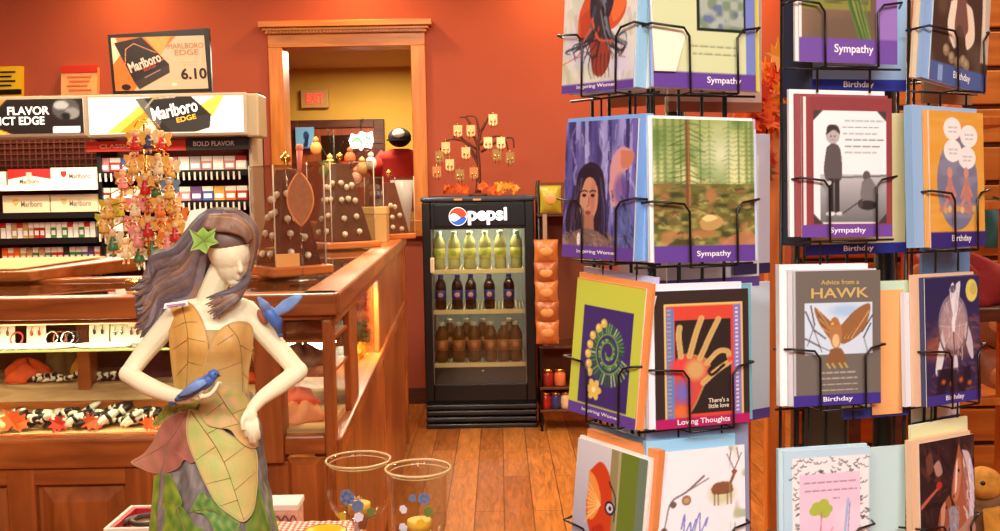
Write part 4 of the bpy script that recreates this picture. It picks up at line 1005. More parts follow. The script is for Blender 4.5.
k2 = bottle([bm('drink_cola', (22, 12, 10)), mat('cap_blue', (30, 60, 150), .4), mat('label_blue', (28, 50, 130), .4), mat('emblem_redwhite', (214, 150, 150), .4)], '', 'cola bottles on the middle fridge shelf')
k3 = bottle([bm('drink_tea', (92, 56, 20)), mat('cap_tea', (190, 180, 150), .4), mat('label_tea', (150, 96, 50), .4), mat('emblem_tea', (190, 110, 70), .4)], '', 'tea bottles on the lower fridge shelf')
ordn = ['leftmost', 'second from the left', 'third from the left', 'fourth from the left', 'fifth from the left', 'sixth from the left', 'rightmost']
for proto, xs, z, nm, sc_ in ((k1, (440, 455, 470.5, 486, 501, 517), SZ[0], 'yellow lemon drink bottle on the top fridge shelf', 1.02), (k2, (441, 457.5, 471, 489.5, 509), SZ[1], 'dark cola bottle with a blue label on the middle fridge shelf', .94), (k3, (441, 458, 473.5, 490, 503, 515), SZ[2], 'brown tea bottle on the lower fridge shelf', 1.08)):
    for k, px in enumerate(xs):
        p = at(px, 300, FY + .13); lab = nm + ', ' + (ordn[k] if k < len(xs) - 1 else 'rightmost')
        if k == 0: proto.location = (p.x, FY + .13, z); proto.scale = (sc_,) * 3; proto['label'] = lab
        else: dup(proto, (p.x, FY + .13, z), 0, lab, scale=sc_)
# second rank behind (dim shapes seen between the tea bottles)
for k, px in enumerate((449, 466, 482, 509)):
    p = at(px, 300, FY + .28); dup(k3, (p.x, FY + .28, SZ[2]), 0, 'brown tea bottle in the rear row of the lower shelf, ' + ['leftmost', 'second from the left', 'third from the left', 'rightmost'][k], scale=1.08)
# earring tree on the fridge
EY = 6.15
c = at(478, 196, EY); M_bark = mat('tree_bronze', (92, 44, 30), .5, .3)
t = thing('earring_tree', 'bronze branching earring tree standing on top of the drinks fridge', 'jewellery tree', (c.x, EY, fzt))
tr = MB(); g = lambda x, y: at(x, y, EY)
tr.tube([V((c.x, EY, fzt)), g(479, 170), g(478, 145), g(484, 122)], [.02, .012, .01, .006], 8, seg=12)
tr.lathe([(.06, 0), (.055, .012), (.015, .02)], (c.x, EY, fzt), 16)
for br in ([(479, 160), (465, 142), (447, 140), (440, 150)], [(478, 150), (462, 138), (458, 132), (452, 140)], [(479, 150), (468, 120), (460, 117)], [(480, 140), (476, 118), (466, 116)], [(482, 130), (490, 115), (494, 116)], [(480, 145), (495, 136), (505, 140), (508, 150)], [(481, 152), (500, 140), (512, 138), (514, 148)], [(479, 165), (470, 152), (463, 156)]):
    tr.tube([g(*q) for q in br], [.009, .004], 6, seg=10)
obj('branches', tr, M_bark, t)
for k, (px, py, cl) in enumerate([(440, 157, 'olive'), (458, 131, 'peach'), (450, 165, 'peach'), (471, 131, 'peach'), (493, 120, 'cream'), (466, 153, 'peach'), (488, 143, 'cream'), (501, 143, 'cream'), (510, 158, 'olive'), (460, 175, 'olive'), (474, 173, 'tan'), (437, 172, 'tan'), (497, 155, 'olive'), (446, 148, 'peach')]):
    p = g(px, py); m = mat('ear_' + cl, {'olive': (150, 116, 60), 'peach': (244, 186, 130), 'cream': (250, 210, 160), 'tan': (190, 120, 70)}[cl], .5)
    q = MB().prism([p + V((u * .026, -.02, v * .034)) for u, v in [(-1, 1), (1, 1), (1, -.7), (.6, -1), (-.6, -1), (-1, -.7)]], (0, .004, 0)).tube([p + V((0, -.018, .034)), p + V((0, -.0, .055))], .002, 5, 1)
    for s_ in (-1, 1): q.ell(p + V((s_ * .011, -.022, -.008)), (.006, .004, .012), nu=8, nv=6, mi=1).tube([p + V((s_ * .011, -.022, .0)), p + V((s_ * .011, -.022, -.05))], .0025, 5, 1)
    single('earring_card', q, [m, M_gold], '%s earring card hanging on the bronze tree, %s' % (cl, ['far left', 'upper left', 'left under a branch', 'upper middle', 'topmost', 'beside the trunk', 'right of the trunk', 'upper right', 'far right', 'low left of the trunk', 'close to the trunk foot', 'lowest on the left', 'lower right', 'left near the tip'][k]), 'earring card', loc=tuple(p))
for k, (px, s_, m, lb) in enumerate([(456, .05, 0, 'orange autumn leaf spray left of the tree foot on the fridge'), (492, .05, 0, 'orange autumn leaf spray right of the tree foot on the fridge'), (505, .05, 2, 'golden autumn leaf spray at the right end of the fridge top')]):
    p = at(px, 191, EY); q = MB(); rr = random.Random(k)
    for j in range(12): maple((p.x + rr.uniform(-.07, .07), EY + rr.uniform(-.05, .05), fzt + .02 + rr.uniform(0, .045)), .035, q, rr=rr)
    single('leaf_spray', q, M_leafs[m], lb, 'autumn leaves', loc=(p.x, EY, fzt))
# ------------------------------------------------------------------ snack stand right of the fridge
NY = 5.85
c = at(550, 300, NY)
t = thing('snack_stand', 'dark wire snack stand beside the right side of the fridge', 'stand', (c.x + .05, NY + .12, 0))
nx0, nx1 = fx1 + .015, at(600, 300, NY).x
f_ = MB()
for x in (nx0 + .01, nx1): 
    for y in (NY + .04, NY + .3): f_.tube([(x, y, 0), (x, y, at(550, 180, NY).z)], .009, 8)
obj('upright', f_, M_wire, t)
shz = []
for y in (214, 347, 388, 411):
    z = at(550, y, NY).z; shz.append(z)
    obj('shelf', MB().box((nx0, NY + .02, z - .015), (nx1, NY + .32, z)), M_dark, t, bevel=.003)
obj('back_board', MB().box((nx0, NY + .3, .1), (nx1, NY + .32, at(550, 182, NY).z)), mat('board_brown', (110, 50, 20), .7), t)
cs_ = at(546, 300, NY - .01)
obj('clip_strip', MB().box((cs_.x - .012, NY - .004, at(546, 346, NY).z), (cs_.x + .012, NY + .03, shz[0])), mat('clip_grey', (150, 120, 100), .4), t)
def bag(px0, px1, py0, py1, m, lab, Y=NY):
    a, b = at(px0, py1, Y), at(px1, py0, Y); w, h = b.x - a.x, b.z - a.z; q = MB(); nu, nv = 12, 12; vs_, fs = [], []
    for sgn in (-1, 1):
        for j in range(nv + 1):
            for i in range(nu + 1):
                u, v = i / nu, j / nv
                bu = (math.sin(math.pi * u) * math.sin(math.pi * v)) ** .55 * .035
                wr = .003 * math.sin(17 * u + 9 * v)
                vs_.append((a.x + w * u * (1 - .05 * math.sin(math.pi * v)) + .025 * w * math.sin(math.pi * v), Y + sgn * (bu + (wr if bu > .005 else 0)) - .0, a.z + h * v))
    n = (nu + 1) * (nv + 1)
    for s_ in range(2):
        for j in range(nv):
            for i in range(nu):
                p = s_ * n + j * (nu + 1) + i; f = (p, p + 1, p + nu + 2, p + nu + 1); fs.append(f if s_ == 0 else f[::-1])
    q.add(vs_, fs, 0, True)
    t = thing('snack_bag', lab, 'snack bag', ((a.x + b.x) / 2, Y, a.z), group='snack bags on the stand')
    obj('pouch', q, m, t)
    obj('seal', MB().box((a.x, Y - .003, b.z - .012), (b.x, Y + .003, b.z + .004)), m, t)
    obj('print_panel', MB().ell(((a.x + b.x) / 2, Y - .03, a.z + h * .5), (w * .28, .008, h * .2)), mat('bag_print', (206, 136, 76), .4), t)
Mb = [mat('bag_lime', (168, 150, 40), .3), mat('bag_amber', (188, 108, 56), .25), mat('bag_copper', (158, 84, 44), .25)]
bag(540, 561, 186, 213, Mb[0], 'lime yellow snack bag standing on the top shelf of the snack stand')
bag(534, 558, 240, 263, Mb[1], 'amber snack bag, highest of the hanging column by the fridge', NY - .02)
bag(534, 558, 262, 284, Mb[2], 'copper snack bag, second down in the hanging column', NY - .03)
bag(535, 558, 281, 304, Mb[1], 'amber snack bag, third down in the hanging column', NY - .04)
bag(535, 559, 301, 324, Mb[2], 'copper snack bag, fourth down in the hanging column', NY - .05)
bag(536, 559, 321, 344, Mb[1], 'amber snack bag, lowest of the hanging column', NY - .06)
z = shz[1]
for k, (px, cl, lb, zz, yy) in enumerate([(548, (150, 40, 30), 'dark red candle jar on the lower shelf of the snack stand', shz[2], 388), (560, (226, 120, 70), 'peach candle jar on the lower shelf of the snack stand', shz[2], 388), (556, (60, 60, 110), 'navy candle jar at the foot of the snack stand', shz[3], 411), (566, (236, 200, 150), 'cream candle jar at the foot of the snack stand', shz[3], 411), (546, (176, 30, 24), 'red candle jar at the foot of the snack stand', shz[3], 411)]):
    p = at(px, yy, NY + .08)
    q = MB().lathe([(.03, 0), (.034, .005), (.034, .07), (.028, .08), (.028, .084)], (p.x, NY + .08, zz), 16).lathe([(.03, .084), (.031, .1), (.01, .106), (0, .106)], (p.x, NY + .08, zz), 16, 1)
    single('candle_jar', q, [mat('candle_%d' % k, cl, .2), M_gold], lb, 'candle', loc=(p.x, NY + .08, zz))
# ------------------------------------------------------------------ the fairy statue
SY = 1.33; PX = SY / 1000.0
TZ = .79                                       # table top height
def S(u, v, d=0.0): return at(u, v, SY + d)
base = V((at(212, 500, SY).x, SY, TZ))
st = thing('fairy_statue', 'tall painted resin fairy woman in a leaf dress holding a bluebird', 'statue', tuple(base))
M_skin = mat('ivory_resin', (240, 231, 192), .42, spec=.4, var=.05, vscale=14, sss=.1)
# rows of the body / dress loft: v, left u, right u, depth ratio
BODY = [(300, 190, 226, .75), (312, 172, 248, .5), (322, 170, 250, .5), (338, 172, 249, .6), (352, 173, 248, .66), (366, 175, 247, .64), (382, 178, 246, .62), (396, 178, 248, .62), (410, 174, 252, .66), (430, 169, 257, .68), (450, 165, 260, .7), (475, 160, 264, .72), (505, 155, 270, .72), (531, 152, 276, .72), (575, 146, 284, .72), (620, 140, 292, .72), (680, 136, 300, .72)]
def prof(v):
    v = max(BODY[0][0], min(BODY[-1][0], v))
    for a, b in zip(BODY[:-1], BODY[1:]):
        if a[0] <= v <= b[0]:
            t = (v - a[0]) / (b[0] - a[0]); t = t * t * (3 - 2 * t) * .5 + t * .5
            l, r, k = [a[i] * (1 - t) + b[i] * t for i in (1, 2, 3)]
            return (l + r) / 2, (r - l) / 2, (r - l) / 2 * k * PX
def front(u, v):
    """depth of the front surface of the body at pixel (u, v)"""
    c, hw, hd = prof(v); x = abs(u - c) / hw
    f = math.sqrt(1 - x * x) if x < .94 else .341 - (x - .94) * 1.4
    bust = 0
    for bu in (192, 231):
        bust += .012 * math.exp(-((u - bu) / 15) ** 2 - ((v - 343) / 16) ** 2)
    return -hd * f - bust
def loft(v0, v1, nv, nu, off=0.0, wob=None):
    vs_, fs = [], []
    for j in range(nv + 1):
        v = v0 + (v1 - v0) * j / nv; c, hw, hd = prof(v)
        for k in range(nu):
            a = 2 * math.pi * k / nu; w_ = wob(a, v) if wob else 0
            u = c + (hw + w_ + off / PX) * math.cos(a)
            d = -(hd + w_ * PX + off) * math.sin(a)
            if math.sin(a) > 0:
                for bu in (192, 231): d -= .012 * math.exp(-((u - bu) / 15) ** 2 - ((v - 343) / 16) ** 2)
            vs_.append(S(u, v, d))
    for j in range(nv):
        for k in range(nu):
            k2 = (k + 1) % nu; fs.append((j * nu + k, j * nu + k2, (j + 1) * nu + k2, (j + 1) * nu + k))
    fs.append(tuple(range(nu))[::-1]); fs.append(tuple(nv * nu + k for k in range(nu)))
    return vs_, fs
def T(mb, pts, rs, n=12, seg=14, flat=1.0):
    return mb.tube([S(*p) for p in pts], [r * PX for r in rs], n, 0, True, seg, flat)
bd = MB()
bd.add(*loft(304, 430, 40, 40), 0, True)
T(bd, [(207, 330, .005), (208, 308, .004), (213, 290, .0), (223, 268, -.004)], [26, 14, 12.5, 13])
T(bd, [(180, 313, .0), (208, 309, .004), (244, 311, .0)], [12, 14, 13])
T(bd, [(214, 300, .002), (230, 305, .001), (249, 313, .001)], [9, 11, 12.5])
bd.ell(S(236, 318, -.004), (18 * PX, 13 * PX, 14 * PX))
bd.ell(S(194, 318, -.004), (18 * PX, 13 * PX, 14 * PX))
# left arm, bent, palm up under the bird
T(bd, [(179, 314, .0), (163, 331, .004), (145, 352, .004), (129, 373, -.004)], [13, 11.5, 10.2, 9])
bd.ell(S(128, 374, -.006), 9.2 * PX)
T(bd, [(128, 374, -.006), (150, 387, -.036), (175, 396, -.066), (192, 397, -.078)], [9.2, 9.2, 7.6, 6.2])
bd.ell(S(198, 396, -.082), (10 * PX, 8 * PX, 4.6 * PX), Matrix.Rotation(rad(8), 3, 'Y'))
for k, (dy, l, r) in enumerate([(-.012, 1.0, 2.5), (-.006, 1.1, 2.7), (.0, 1.05, 2.6), (.006, .85, 2.3)]):
    T(bd, [(200, 397, -.082 + dy), (200 + 9 * l, 395, -.084 + dy), (200 + 15 * l, 389 - k * .3, -.084 + dy), (200 + 19 * l, 381.5, -.083 + dy)], [r, r, r * .9, r * .7], 8, 10)
T(bd, [(195, 395, -.09), (201, 390, -.097), (207, 386, -.096)], [3, 2.7, 2.1], 8, 8)
# right arm, hand on the hip
T(bd, [(243, 309, .0), (258, 325, .004), (277, 347, .008), (297, 370, .008)], [13, 12, 10.4, 9.4])
bd.ell(S(298.5, 371, .008), 9.6 * PX)
T(bd, [(298, 372, .008), (279, 386, -.012), (262, 398, -.034), (251, 410, -.048)], [9.4, 9, 7.2, 6.0])
bd.ell(S(250.5, 416, -.052), (7 * PX, 4.5 * PX, 10 * PX))
for k, (u0_, u1_, l, r) in enumerate([(246.5, 246, 19, 2.3), (250, 250.5, 24, 2.5), (253.5, 255, 25, 2.5), (256.5, 259, 20, 2.2)]):
    T(bd, [(u0_, 419, -.053), (u0_ * .5 + u1_ * .5, 419 + l * .45, -.057), (u1_, 419 + l * .8, -.053), (u1_ + .3, 419 + l, -.047)], [r * 1.1, r, r * .9, r * .7], 8, 10)
T(bd, [(246, 413, -.053), (242.5, 421, -.06), (243, 430, -.06)], [2.9, 2.5, 2.0], 8, 8)
# head, turned to the viewer's right and bowed
hy, hp_ = rad(40), rad(20)
HM = Matrix.Rotation(hy, 3, 'Z') @ Matrix.Rotation(hp_, 3, 'X') @ Matrix.Rotation(rad(-7), 3, 'Y')
HC = S(229.5, 250, -.012)
def hd_(x, y, z): return HC + HM @ V((x * PX, y * PX, z * PX))   # x right, -y face forward, z up
bd.ell(HC, (21 * PX, 25 * PX, 24 * PX), HM, 24, 16)
bd.ell(hd_(0, -5, -10), (16.5 * PX, 18.5 * PX, 24 * PX), HM, 24, 16)
bd.ell(hd_(0, -13, -26.5), (9 * PX, 8 * PX, 7 * PX), HM)
for sx in (-1, 1):
    bd.ell(hd_(sx * 7, -12.5, -12), (7 * PX, 7 * PX, 7 * PX), HM)
    bd.ell(hd_(sx * 7.5, -19.6, -4.5), (4.6 * PX, 2.6 * PX, 2.6 * PX), HM)
    bd.tube([hd_(sx * 2.5, -22.4, 1.0), hd_(sx * 8, -21.5, 2.6), hd_(sx * 13.5, -16.5, .6)], [1.6 * PX, 1.8 * PX, 1.0 * PX], 8, 0, True, 8)
bd.tube([hd_(0, -22.5, 0), hd_(0, -24.6, -6), hd_(0, -26.6, -11.2), hd_(0, -22, -13.5)], [2.2 * PX, 2.4 * PX, 3.0 * PX, 2.4 * PX], 10, 0, True, 10)
bd.tube([hd_(-4.6, -18.6, -19), hd_(0, -22.4, -18.4), hd_(4.6, -18.6, -19)], [.8 * PX, 1.7 * PX, .8 * PX], 8, 0, True, 8)
bd.tube([hd_(-3.8, -18.6, -21.4), hd_(0, -22.0, -22), hd_(3.8, -18.6, -21.4)], [.8 * PX, 1.9 * PX, .8 * PX], 8, 0, True, 8)
body = obj('body', bd, M_skin, st)
rm = body.modifiers.new('remesh', 'REMESH'); rm.mode = 'VOXEL'; rm.voxel_size = .0014; rm.use_smooth_shade = True
sm_ = body.modifiers.new('smooth', 'SMOOTH'); sm_.factor = .5; sm_.iterations = 7
bake(body)
# closed eyelids and lips, painted very faintly like the resin
obj('eyelid_line', (lambda q: [q.tube([hd_(sx * 3.6, -22.0, -6.0), hd_(sx * 7.5, -21.9, -7.2), hd_(sx * 11.2, -18.9, -6.0)], [.35 * PX, .6 * PX, .35 * PX], 6, 0, True, 8) for sx in (-1, 1)] and q)(MB()), mat('resin_brown', (206, 184, 140), .5), st)
obj('mouth_line', MB().tube([hd_(-4.6, -19.4, -20.2), hd_(0, -23.0, -20.1), hd_(4.6, -19.4, -20.2)], [.3 * PX, .6 * PX, .3 * PX], 6, 0, True, 8), mat('resin_lip', (228, 204, 160), .5), st)
# dress: bodice and skirt loft, then the leaves laid over it
M_vd = vcol('painted_resin', .5, .25)
def nz(x, y): return (math.sin(x * .31 + 1.3 * math.sin(y * .17)) + math.sin(y * .23 + 1.7 * math.sin(x * .11 + 2))) * .25 + .5
def mixc(a, b, t): return tuple(x * (1 - t) + y * t for x, y in zip(a, b))
def colr(c): return (lin(max(0, min(255, c[0]))), lin(max(0, min(255, c[1]))), lin(max(0, min(255, c[2]))), 1)
dm = MB(); va, fa = loft(392, 652, 90, 110, .003, lambda a, v: 1.6 * math.sin(a * 9 + v * .02) + 1.1 * math.sin(a * 17 + v * .05) + .7 * math.sin(a * 31 - v * .11))
dm.add(va, fa, 0, True)
dress = obj('bark_skirt', dm, M_vd, st)
def barkc(co):
    x, z = co.x * 800, co.z * 800
    t = nz(x * 2, z * .5) * .6 + nz(x * 5.1, z * 1.7) * .4
    return colr(mixc((92, 86, 84), (158, 148, 136), t))
setcol(dress, barkc)
dm = MB(); va, fa = loft(330, 404, 40, 80, .0025, lambda a, v: .5 * math.sin(a * 7 + v * .1))
dm.add(va, fa, 0, True)
bod = obj('bodice', dm, M_vd, st)
setcol(bod, lambda co: colr(mixc((196, 150, 76), (176, 142, 84), nz(co.x * 900, co.z * 900))))
def leaf(name, ol, cf, off, veins=(), lift=2.0, rings=26, nper=10, th=1.6, label=None, vw=.5, dfun=None, mid=None, smooth=True):
    P = [V((p[0], p[1], 0)) for p in ol]
    if smooth:
        Q = catmull(P + [P[0]], len(P) * nper)[:-1]
    else:
        Q = []
        for a, b in zip(P, P[1:] + P[:1]): Q += [a.lerp(b, k / nper) for k in range(nper)]
    n = len(Q); c = sum(P, V((0, 0, 0))) / len(P)
    if mid: c = V((mid[0], mid[1], 0))
    dfun = dfun or front; vs_, fs, uv = [], [], []
    for side in (0, 1):
        for j in range(rings + 1):
            r = j / rings
            for k in range(n):
                q = c.lerp(Q[k], r); u, v = q.x, q.y
                d = dfun(u, v) - off * PX - lift * PX * (1 - (1 - r) ** 3) * .6 + (th * PX * (1 - r ** 6) if side else 0) - .25 * PX * math.sin(k * .16) * r
                vs_.append(S(u, v, d)); uv.append((u, v, r, k / n))
    m = n * (rings + 1)
    for side in (0, 1):
        for j in range(rings):
            for k in range(n):
                k2 = (k + 1) % n; a = side * m + j * n
                f = (a + k, a + k2, a + n + k2, a + n + k); fs.append(f if side == 0 else f[::-1])
    e = rings * n
    for k in range(n):
        k2 = (k + 1) % n; fs.append((e + k, e + k2, m + e + k2, m + e + k))
    mb = MB(); mb.add(vs_, fs, 0, True)
    o = obj(name, mb, M_vd, st, label=label)
    a = o.data.color_attributes.new('col', 'FLOAT_COLOR', 'POINT')
    segs = []
    for vn in veins:
        pp = catmull([V((x, y, 0)) for x, y in vn], 10); segs += list(zip(pp[:-1], pp[1:]))
    cols = np.ones((len(vs_), 4), np.float32)
    for i, (u, v, r, t) in enumerate(uv):
        cc = cf(u, v, r)
        if r > .95: cc = mixc(cc, (150, 120, 80), .35)
        cols[i] = colr(cc)
    a.data.foreach_set('color', cols.ravel())
    if veins:
        F_ = np.array([(q[0], q[1]) for q in uv[:m]]); vm = MB()
        def sd(u, v):
            w = np.argsort((F_[:, 0] - u) ** 2 + (F_[:, 1] - v) ** 2)[:3]
            return sum(vs_[q].y for q in w) / 3 - SY
        for k, vn in enumerate(veins):
            pp = catmull([V((x, y, 0)) for x, y in vn], 22)
            vm.tube([S(q.x, q.y, sd(q.x, q.y) - .1 * PX) for q in pp], [(.62 if k == 0 else .45) * PX, .25 * PX], 6)
        obj('vein', vm, mat('vein_brown', (142, 106, 60), .6), o)
    return o
GO, TN, GR, PE, YG, RD, DG = (206, 158, 80), (186, 146, 88), (126, 148, 56), (214, 168, 116), (186, 180, 96), (178, 108, 92), (84, 118, 36)
leaf('bodice_leaf', [(168, 312), (173, 303), (184, 301), (194, 306), (203, 322), (208, 344), (207, 366), (200, 388), (188, 398), (177, 398), (172, 372), (169, 340)],
     lambda u, v, r: mixc(mixc(GO, (222, 166, 84), nz(u * 2, v)), (168, 150, 84), max(0, min(1, (v - 352) / 60))), 3.2, [[(182, 304), (188, 340), (186, 396)], [(187, 338), (205, 342)], [(187, 340), (172, 350)], [(188, 362), (203, 366)], [(187, 364), (176, 376)], [(186, 322), (198, 322)], [(186, 322), (173, 328)]])
leaf('bodice_leaf', [(208, 352), (214, 336), (226, 325), (240, 321), (252, 326), (253, 345), (249, 370), (247, 392), (238, 400), (222, 400), (209, 388), (205, 370)],
     lambda u, v, r: mixc(mixc(GO, (206, 160, 96), nz(u * 2, v * 1.3)), (168, 150, 100), max(0, min(1, (v - 350) / 60))), 4.0, [[(228, 325), (240, 345), (243, 398)], [(234, 334), (217, 345)], [(240, 345), (252, 352)], [(241, 362), (215, 372)], [(242, 372), (249, 380)]])
leaf('skirt_leaf', [(172, 397), (192, 399), (200, 402), (190, 413), (176, 419), (160, 425), (152, 425), (160, 413), (166, 405)], lambda u, v, r: mixc((160, 160, 74), (120, 140, 54), nz(u * 3, v * 2)), 4.5, [[(190, 402), (172, 411), (154, 424)]], label='small green waist leaf')
leaf('skirt_leaf', [(190, 410), (194, 425), (197, 442), (199, 456), (192, 463), (184, 460), (178, 468), (166, 473), (154, 473), (142, 469), (131, 462), (143, 454), (152, 443), (158, 430), (166, 419), (178, 413)],
     lambda u, v, r: mixc(mixc(RD, (150, 92, 74), nz(u * 1.5, v)), (214, 158, 120), max(0, min(1, (175 - u) / 45)) * .8), 5.5, [[(186, 414), (168, 442), (134, 462)], [(178, 430), (186, 456)], [(168, 442), (162, 470)]], label='dusty red leaf sticking out at the left hip')
leaf('skirt_leaf', [(154, 476), (164, 472), (172, 478), (178, 490), (182, 503), (176, 512), (178, 524), (182, 540), (176, 560), (156, 570), (146, 555), (150, 525)], lambda u, v, r: mixc((92, 130, 36), (150, 164, 56), nz(u * 2, v * 1.4)), 3.6, [[(163, 474), (162, 510), (160, 560)], [(162, 500), (178, 504)], [(162, 520), (152, 512)]], label='green ivy leaf low on the left of the skirt')
leaf('skirt_leaf', [(189, 409), (203, 412), (216, 424), (229, 434), (244, 442), (256, 450), (258, 474), (256, 500), (252, 514), (243, 522), (230, 515), (216, 503), (205, 484), (196, 464), (188, 444), (186, 424)],
     lambda u, v, r: mixc(mixc((178, 188, 104), (204, 184, 112), nz(u * 1.1, v * .8)), (214, 166, 100), max(0, min(1, (u - 225) / 40)) * .6), 7.0, [[(190, 410), (222, 458), (244, 520)], [(207, 434), (222, 426)], [(215, 447), (196, 460)], [(224, 462), (246, 446)], [(231, 478), (206, 484)], [(235, 490), (256, 472)], [(238, 500), (220, 506)]], vw=.55, label='large yellow green leaf down the front of the skirt')
leaf('skirt_leaf', [(200, 402), (209, 392), (222, 386), (238, 389), (247, 398), (250, 412), (256, 430), (258, 446), (248, 447), (238, 440), (230, 430), (218, 428), (206, 424), (199, 412)],
     lambda u, v, r: mixc(mixc((206, 158, 104), (168, 164, 84), nz(u * 1.7, v * 1.6)), (216, 170, 110), max(0, min(1, (v - 415) / 30))), 9.5, [[(216, 390), (232, 414), (256, 444)], [(224, 402), (206, 416)], [(232, 414), (246, 408)], [(238, 424), (222, 428)]], label='peach leaf across the waist')
leaf('skirt_leaf', [(190, 512), (194, 503), (201, 492), (209, 498), (217, 498), (221, 508), (231, 513), (240, 524), (232, 534), (216, 533), (210, 522), (203, 514)], lambda u, v, r: mixc((70, 124, 50), (132, 158, 76), nz(u * 2.4, v * 2)), 5.0, [[(193, 511), (212, 510), (238, 525)], [(207, 510), (203, 495)]], label='small green ivy leaf under the large leaf')
leaf('skirt_leaf', [(250, 520), (254, 506), (262, 488), (268, 500), (274, 520), (280, 545), (282, 570), (262, 575), (250, 560), (240, 545), (236, 532)], lambda u, v, r: mixc((84, 126, 40), (128, 140, 56), nz(u * 2, v * 1.2)), 3.6, [[(260, 494), (260, 540), (262, 572)]], label='green leaf at the right hem')
leaf('skirt_leaf', [(150, 560), (190, 540), (236, 545), (284, 560), (292, 600), (250, 640), (200, 630), (146, 620)], lambda u, v, r: mixc((86, 112, 44), (150, 150, 70), nz(u, v)), 4.0, [[(160, 560), (220, 600), (270, 630)]])
leaf('skirt_leaf', [(258, 476), (264, 482), (270, 498), (276, 518), (279, 535), (270, 530), (264, 512), (259, 496)], lambda u, v, r: mixc((96, 136, 46), (140, 156, 66), nz(u * 2, v * 1.2)), 4.6, [[(260, 480), (268, 505), (277, 532)]], label='narrow green leaf along the right edge of the skirt')
leaf('skirt_leaf', [(172, 520), (178, 505), (186, 512), (194, 524), (204, 532), (198, 548), (184, 556), (172, 545)], lambda u, v, r: mixc((78, 118, 36), (128, 150, 60), nz(u * 2, v * 1.6)), 4.2, [[(177, 508), (184, 530), (186, 553)]], label='dark green leaf at the lower left of the skirt')
# hair: cap, then strands streaming to the left and a lock on the right
M_hair = [mat('hair_%d' % k, c, .5, var=.18, vscale=90, bump=.2) for k, c in enumerate([(116, 94, 84), (146, 112, 90), (98, 86, 90), (186, 132, 86), (128, 112, 116)])]
cap = MB()
rr = random.Random(11)
HA = [(234, 211), (214, 212), (197, 222), (178, 238), (157, 262), (141, 284), (128, 300), (140, 338)]
def hairstrand(mb, pts, rs, mi, n=7): mb.tube([S(*p) for p in pts], [r * PX for r in rs], n, mi, True, 22, flat=.75)
hb = MB()
hb.ell(hd_(0, 4, 13.5), (22.5 * PX, 25 * PX, 18 * PX), HM, 24, 16, 0)
for (u, v, d, ru, rv, rd) in [(206, 252, .012, 20, 26, 16), (184, 268, .016, 24, 26, 13), (163, 288, .018, 22, 22, 11), (149, 308, .018, 14, 24, 9)]:
    hb.ell(S(u, v, d), (ru * PX, rd * PX, rv * PX), None, 18, 12, 2)
N = 30
for k in range(N):
    t = k / (N - 1)
    # fan out: from the parting over the crown down to the streaming ends
    su, sv = 238 - 20 * t + rr.uniform(-3, 3), 210 + 6 * t + rr.uniform(-1, 1)
    eu, ev = interp([139, 133, 129, 130, 132, 136, 140, 145], t), interp([276, 288, 301, 314, 326, 336, 344, 351], t)
    eu += rr.uniform(-3, 12); ev += rr.uniform(-5, 5)
    m1u, m1v = 206 - 1 * t, interp([217, 228, 242, 254], t)
    m2u, m2v = interp([178, 182, 188, 192], t), interp([243, 257, 274, 294], t)
    m3u, m3v = interp([155, 156, 160, 165], t), interp([264, 282, 300, 317], t)
    w_ = rr.uniform(2, 5); d0 = -.018 + .022 * t
    ty = k % 5
    for lay in range(3):
        dl = d0 + .012 * lay; j = rr.uniform(-3, 3)
        hairstrand(hb, [(su, sv, -.012 + .01 * lay), (m1u, m1v + j, -.022 + .006 * lay + .008 * t), (m2u + j, m2v + w_ * 1.9, dl), (m3u, m3v - w_ * 1.8 + j, dl + .008), (m3u * .45 + eu * .55, m3v * .45 + ev * .55 + w_ * .8, dl + .006), (eu + 6 * lay, ev - rr.uniform(0, 5), dl + .004)], [2.6, 4.4, 5.4, 4.8, 3.2, .7], rr.choice([0, 0, 1, 2, 2, 4, 3 if t < .35 else 1]))
# locks sweeping over the brow and down beside the face
for k in range(12):
    t = k / 11
    hairstrand(hb, [(214 + 8 * t, 213, -.004 - .016 * t), (236 + 4 * t, 213 + 5 * t, -.03), (252 - t, 225 + 6 * t, -.034), (255.5 - 3 * t, 241 + 2 * t, -.028), (252.5 - 2 * t, 260, -.014), (248 - 3 * t, 276, -.008)], [2.4, 4.2, 4.4, 3.6, 3.2, 2.2], rr.choice([3, 1, 0, 1]))
for k in range(9):
    t = k / 8
    hairstrand(hb, [(202 + 6 * t, 226 - 10 * t, -.022), (214 + 8 * t, 228 - 11 * t, -.044), (230 + 6 * t, 229 - 11 * t, -.05), (243 + 4 * t, 234 - 8 * t, -.047), (252 - 4 * (1 - t), 243 - 4 * t, -.038)], [2.2, 3.8, 4.0, 3.2, 1.0], rr.choice([0, 1, 3, 1]))
for k in range(14):
    t = k / 13
    hairstrand(hb, [(249, 266 + 4 * t, -.006), (246 - 2 * t, 281 + 3 * t, -.018), (234 + 3 * t, 290 + 8 * t, -.036), (220 + 7 * t, 294 + 13 * t, -.042), ((206, 209, 214, 208, 204)[k % 5] + 5 * t, 298 + 21 * t, -.042)], [3.0, 4.6, 4.4, 3.0, .6], rr.choice([0, 1, 2, 0, 4]))
hair = obj('hair', hb, M_hair, st)
tpos = lambda u, v: -.05 + .00012 * (u - 205)
leaf('hair_leaf', [(189, 229), (197, 233), (203, 227), (208, 232), (216, 228), (214, 238), (219, 243), (210, 246), (206, 254), (199, 249), (190, 251), (194, 242)], lambda u, v, r: mixc((104, 158, 48), (150, 190, 80), r), 0, [[(192, 231), (204, 241), (208, 252)], [(204, 241), (216, 230)], [(204, 241), (192, 249)], [(204, 241), (218, 243)]], lift=1.5, nper=4, rings=10, dfun=tpos, mid=(204, 240), label='bright green ivy leaf in the hair', smooth=False)
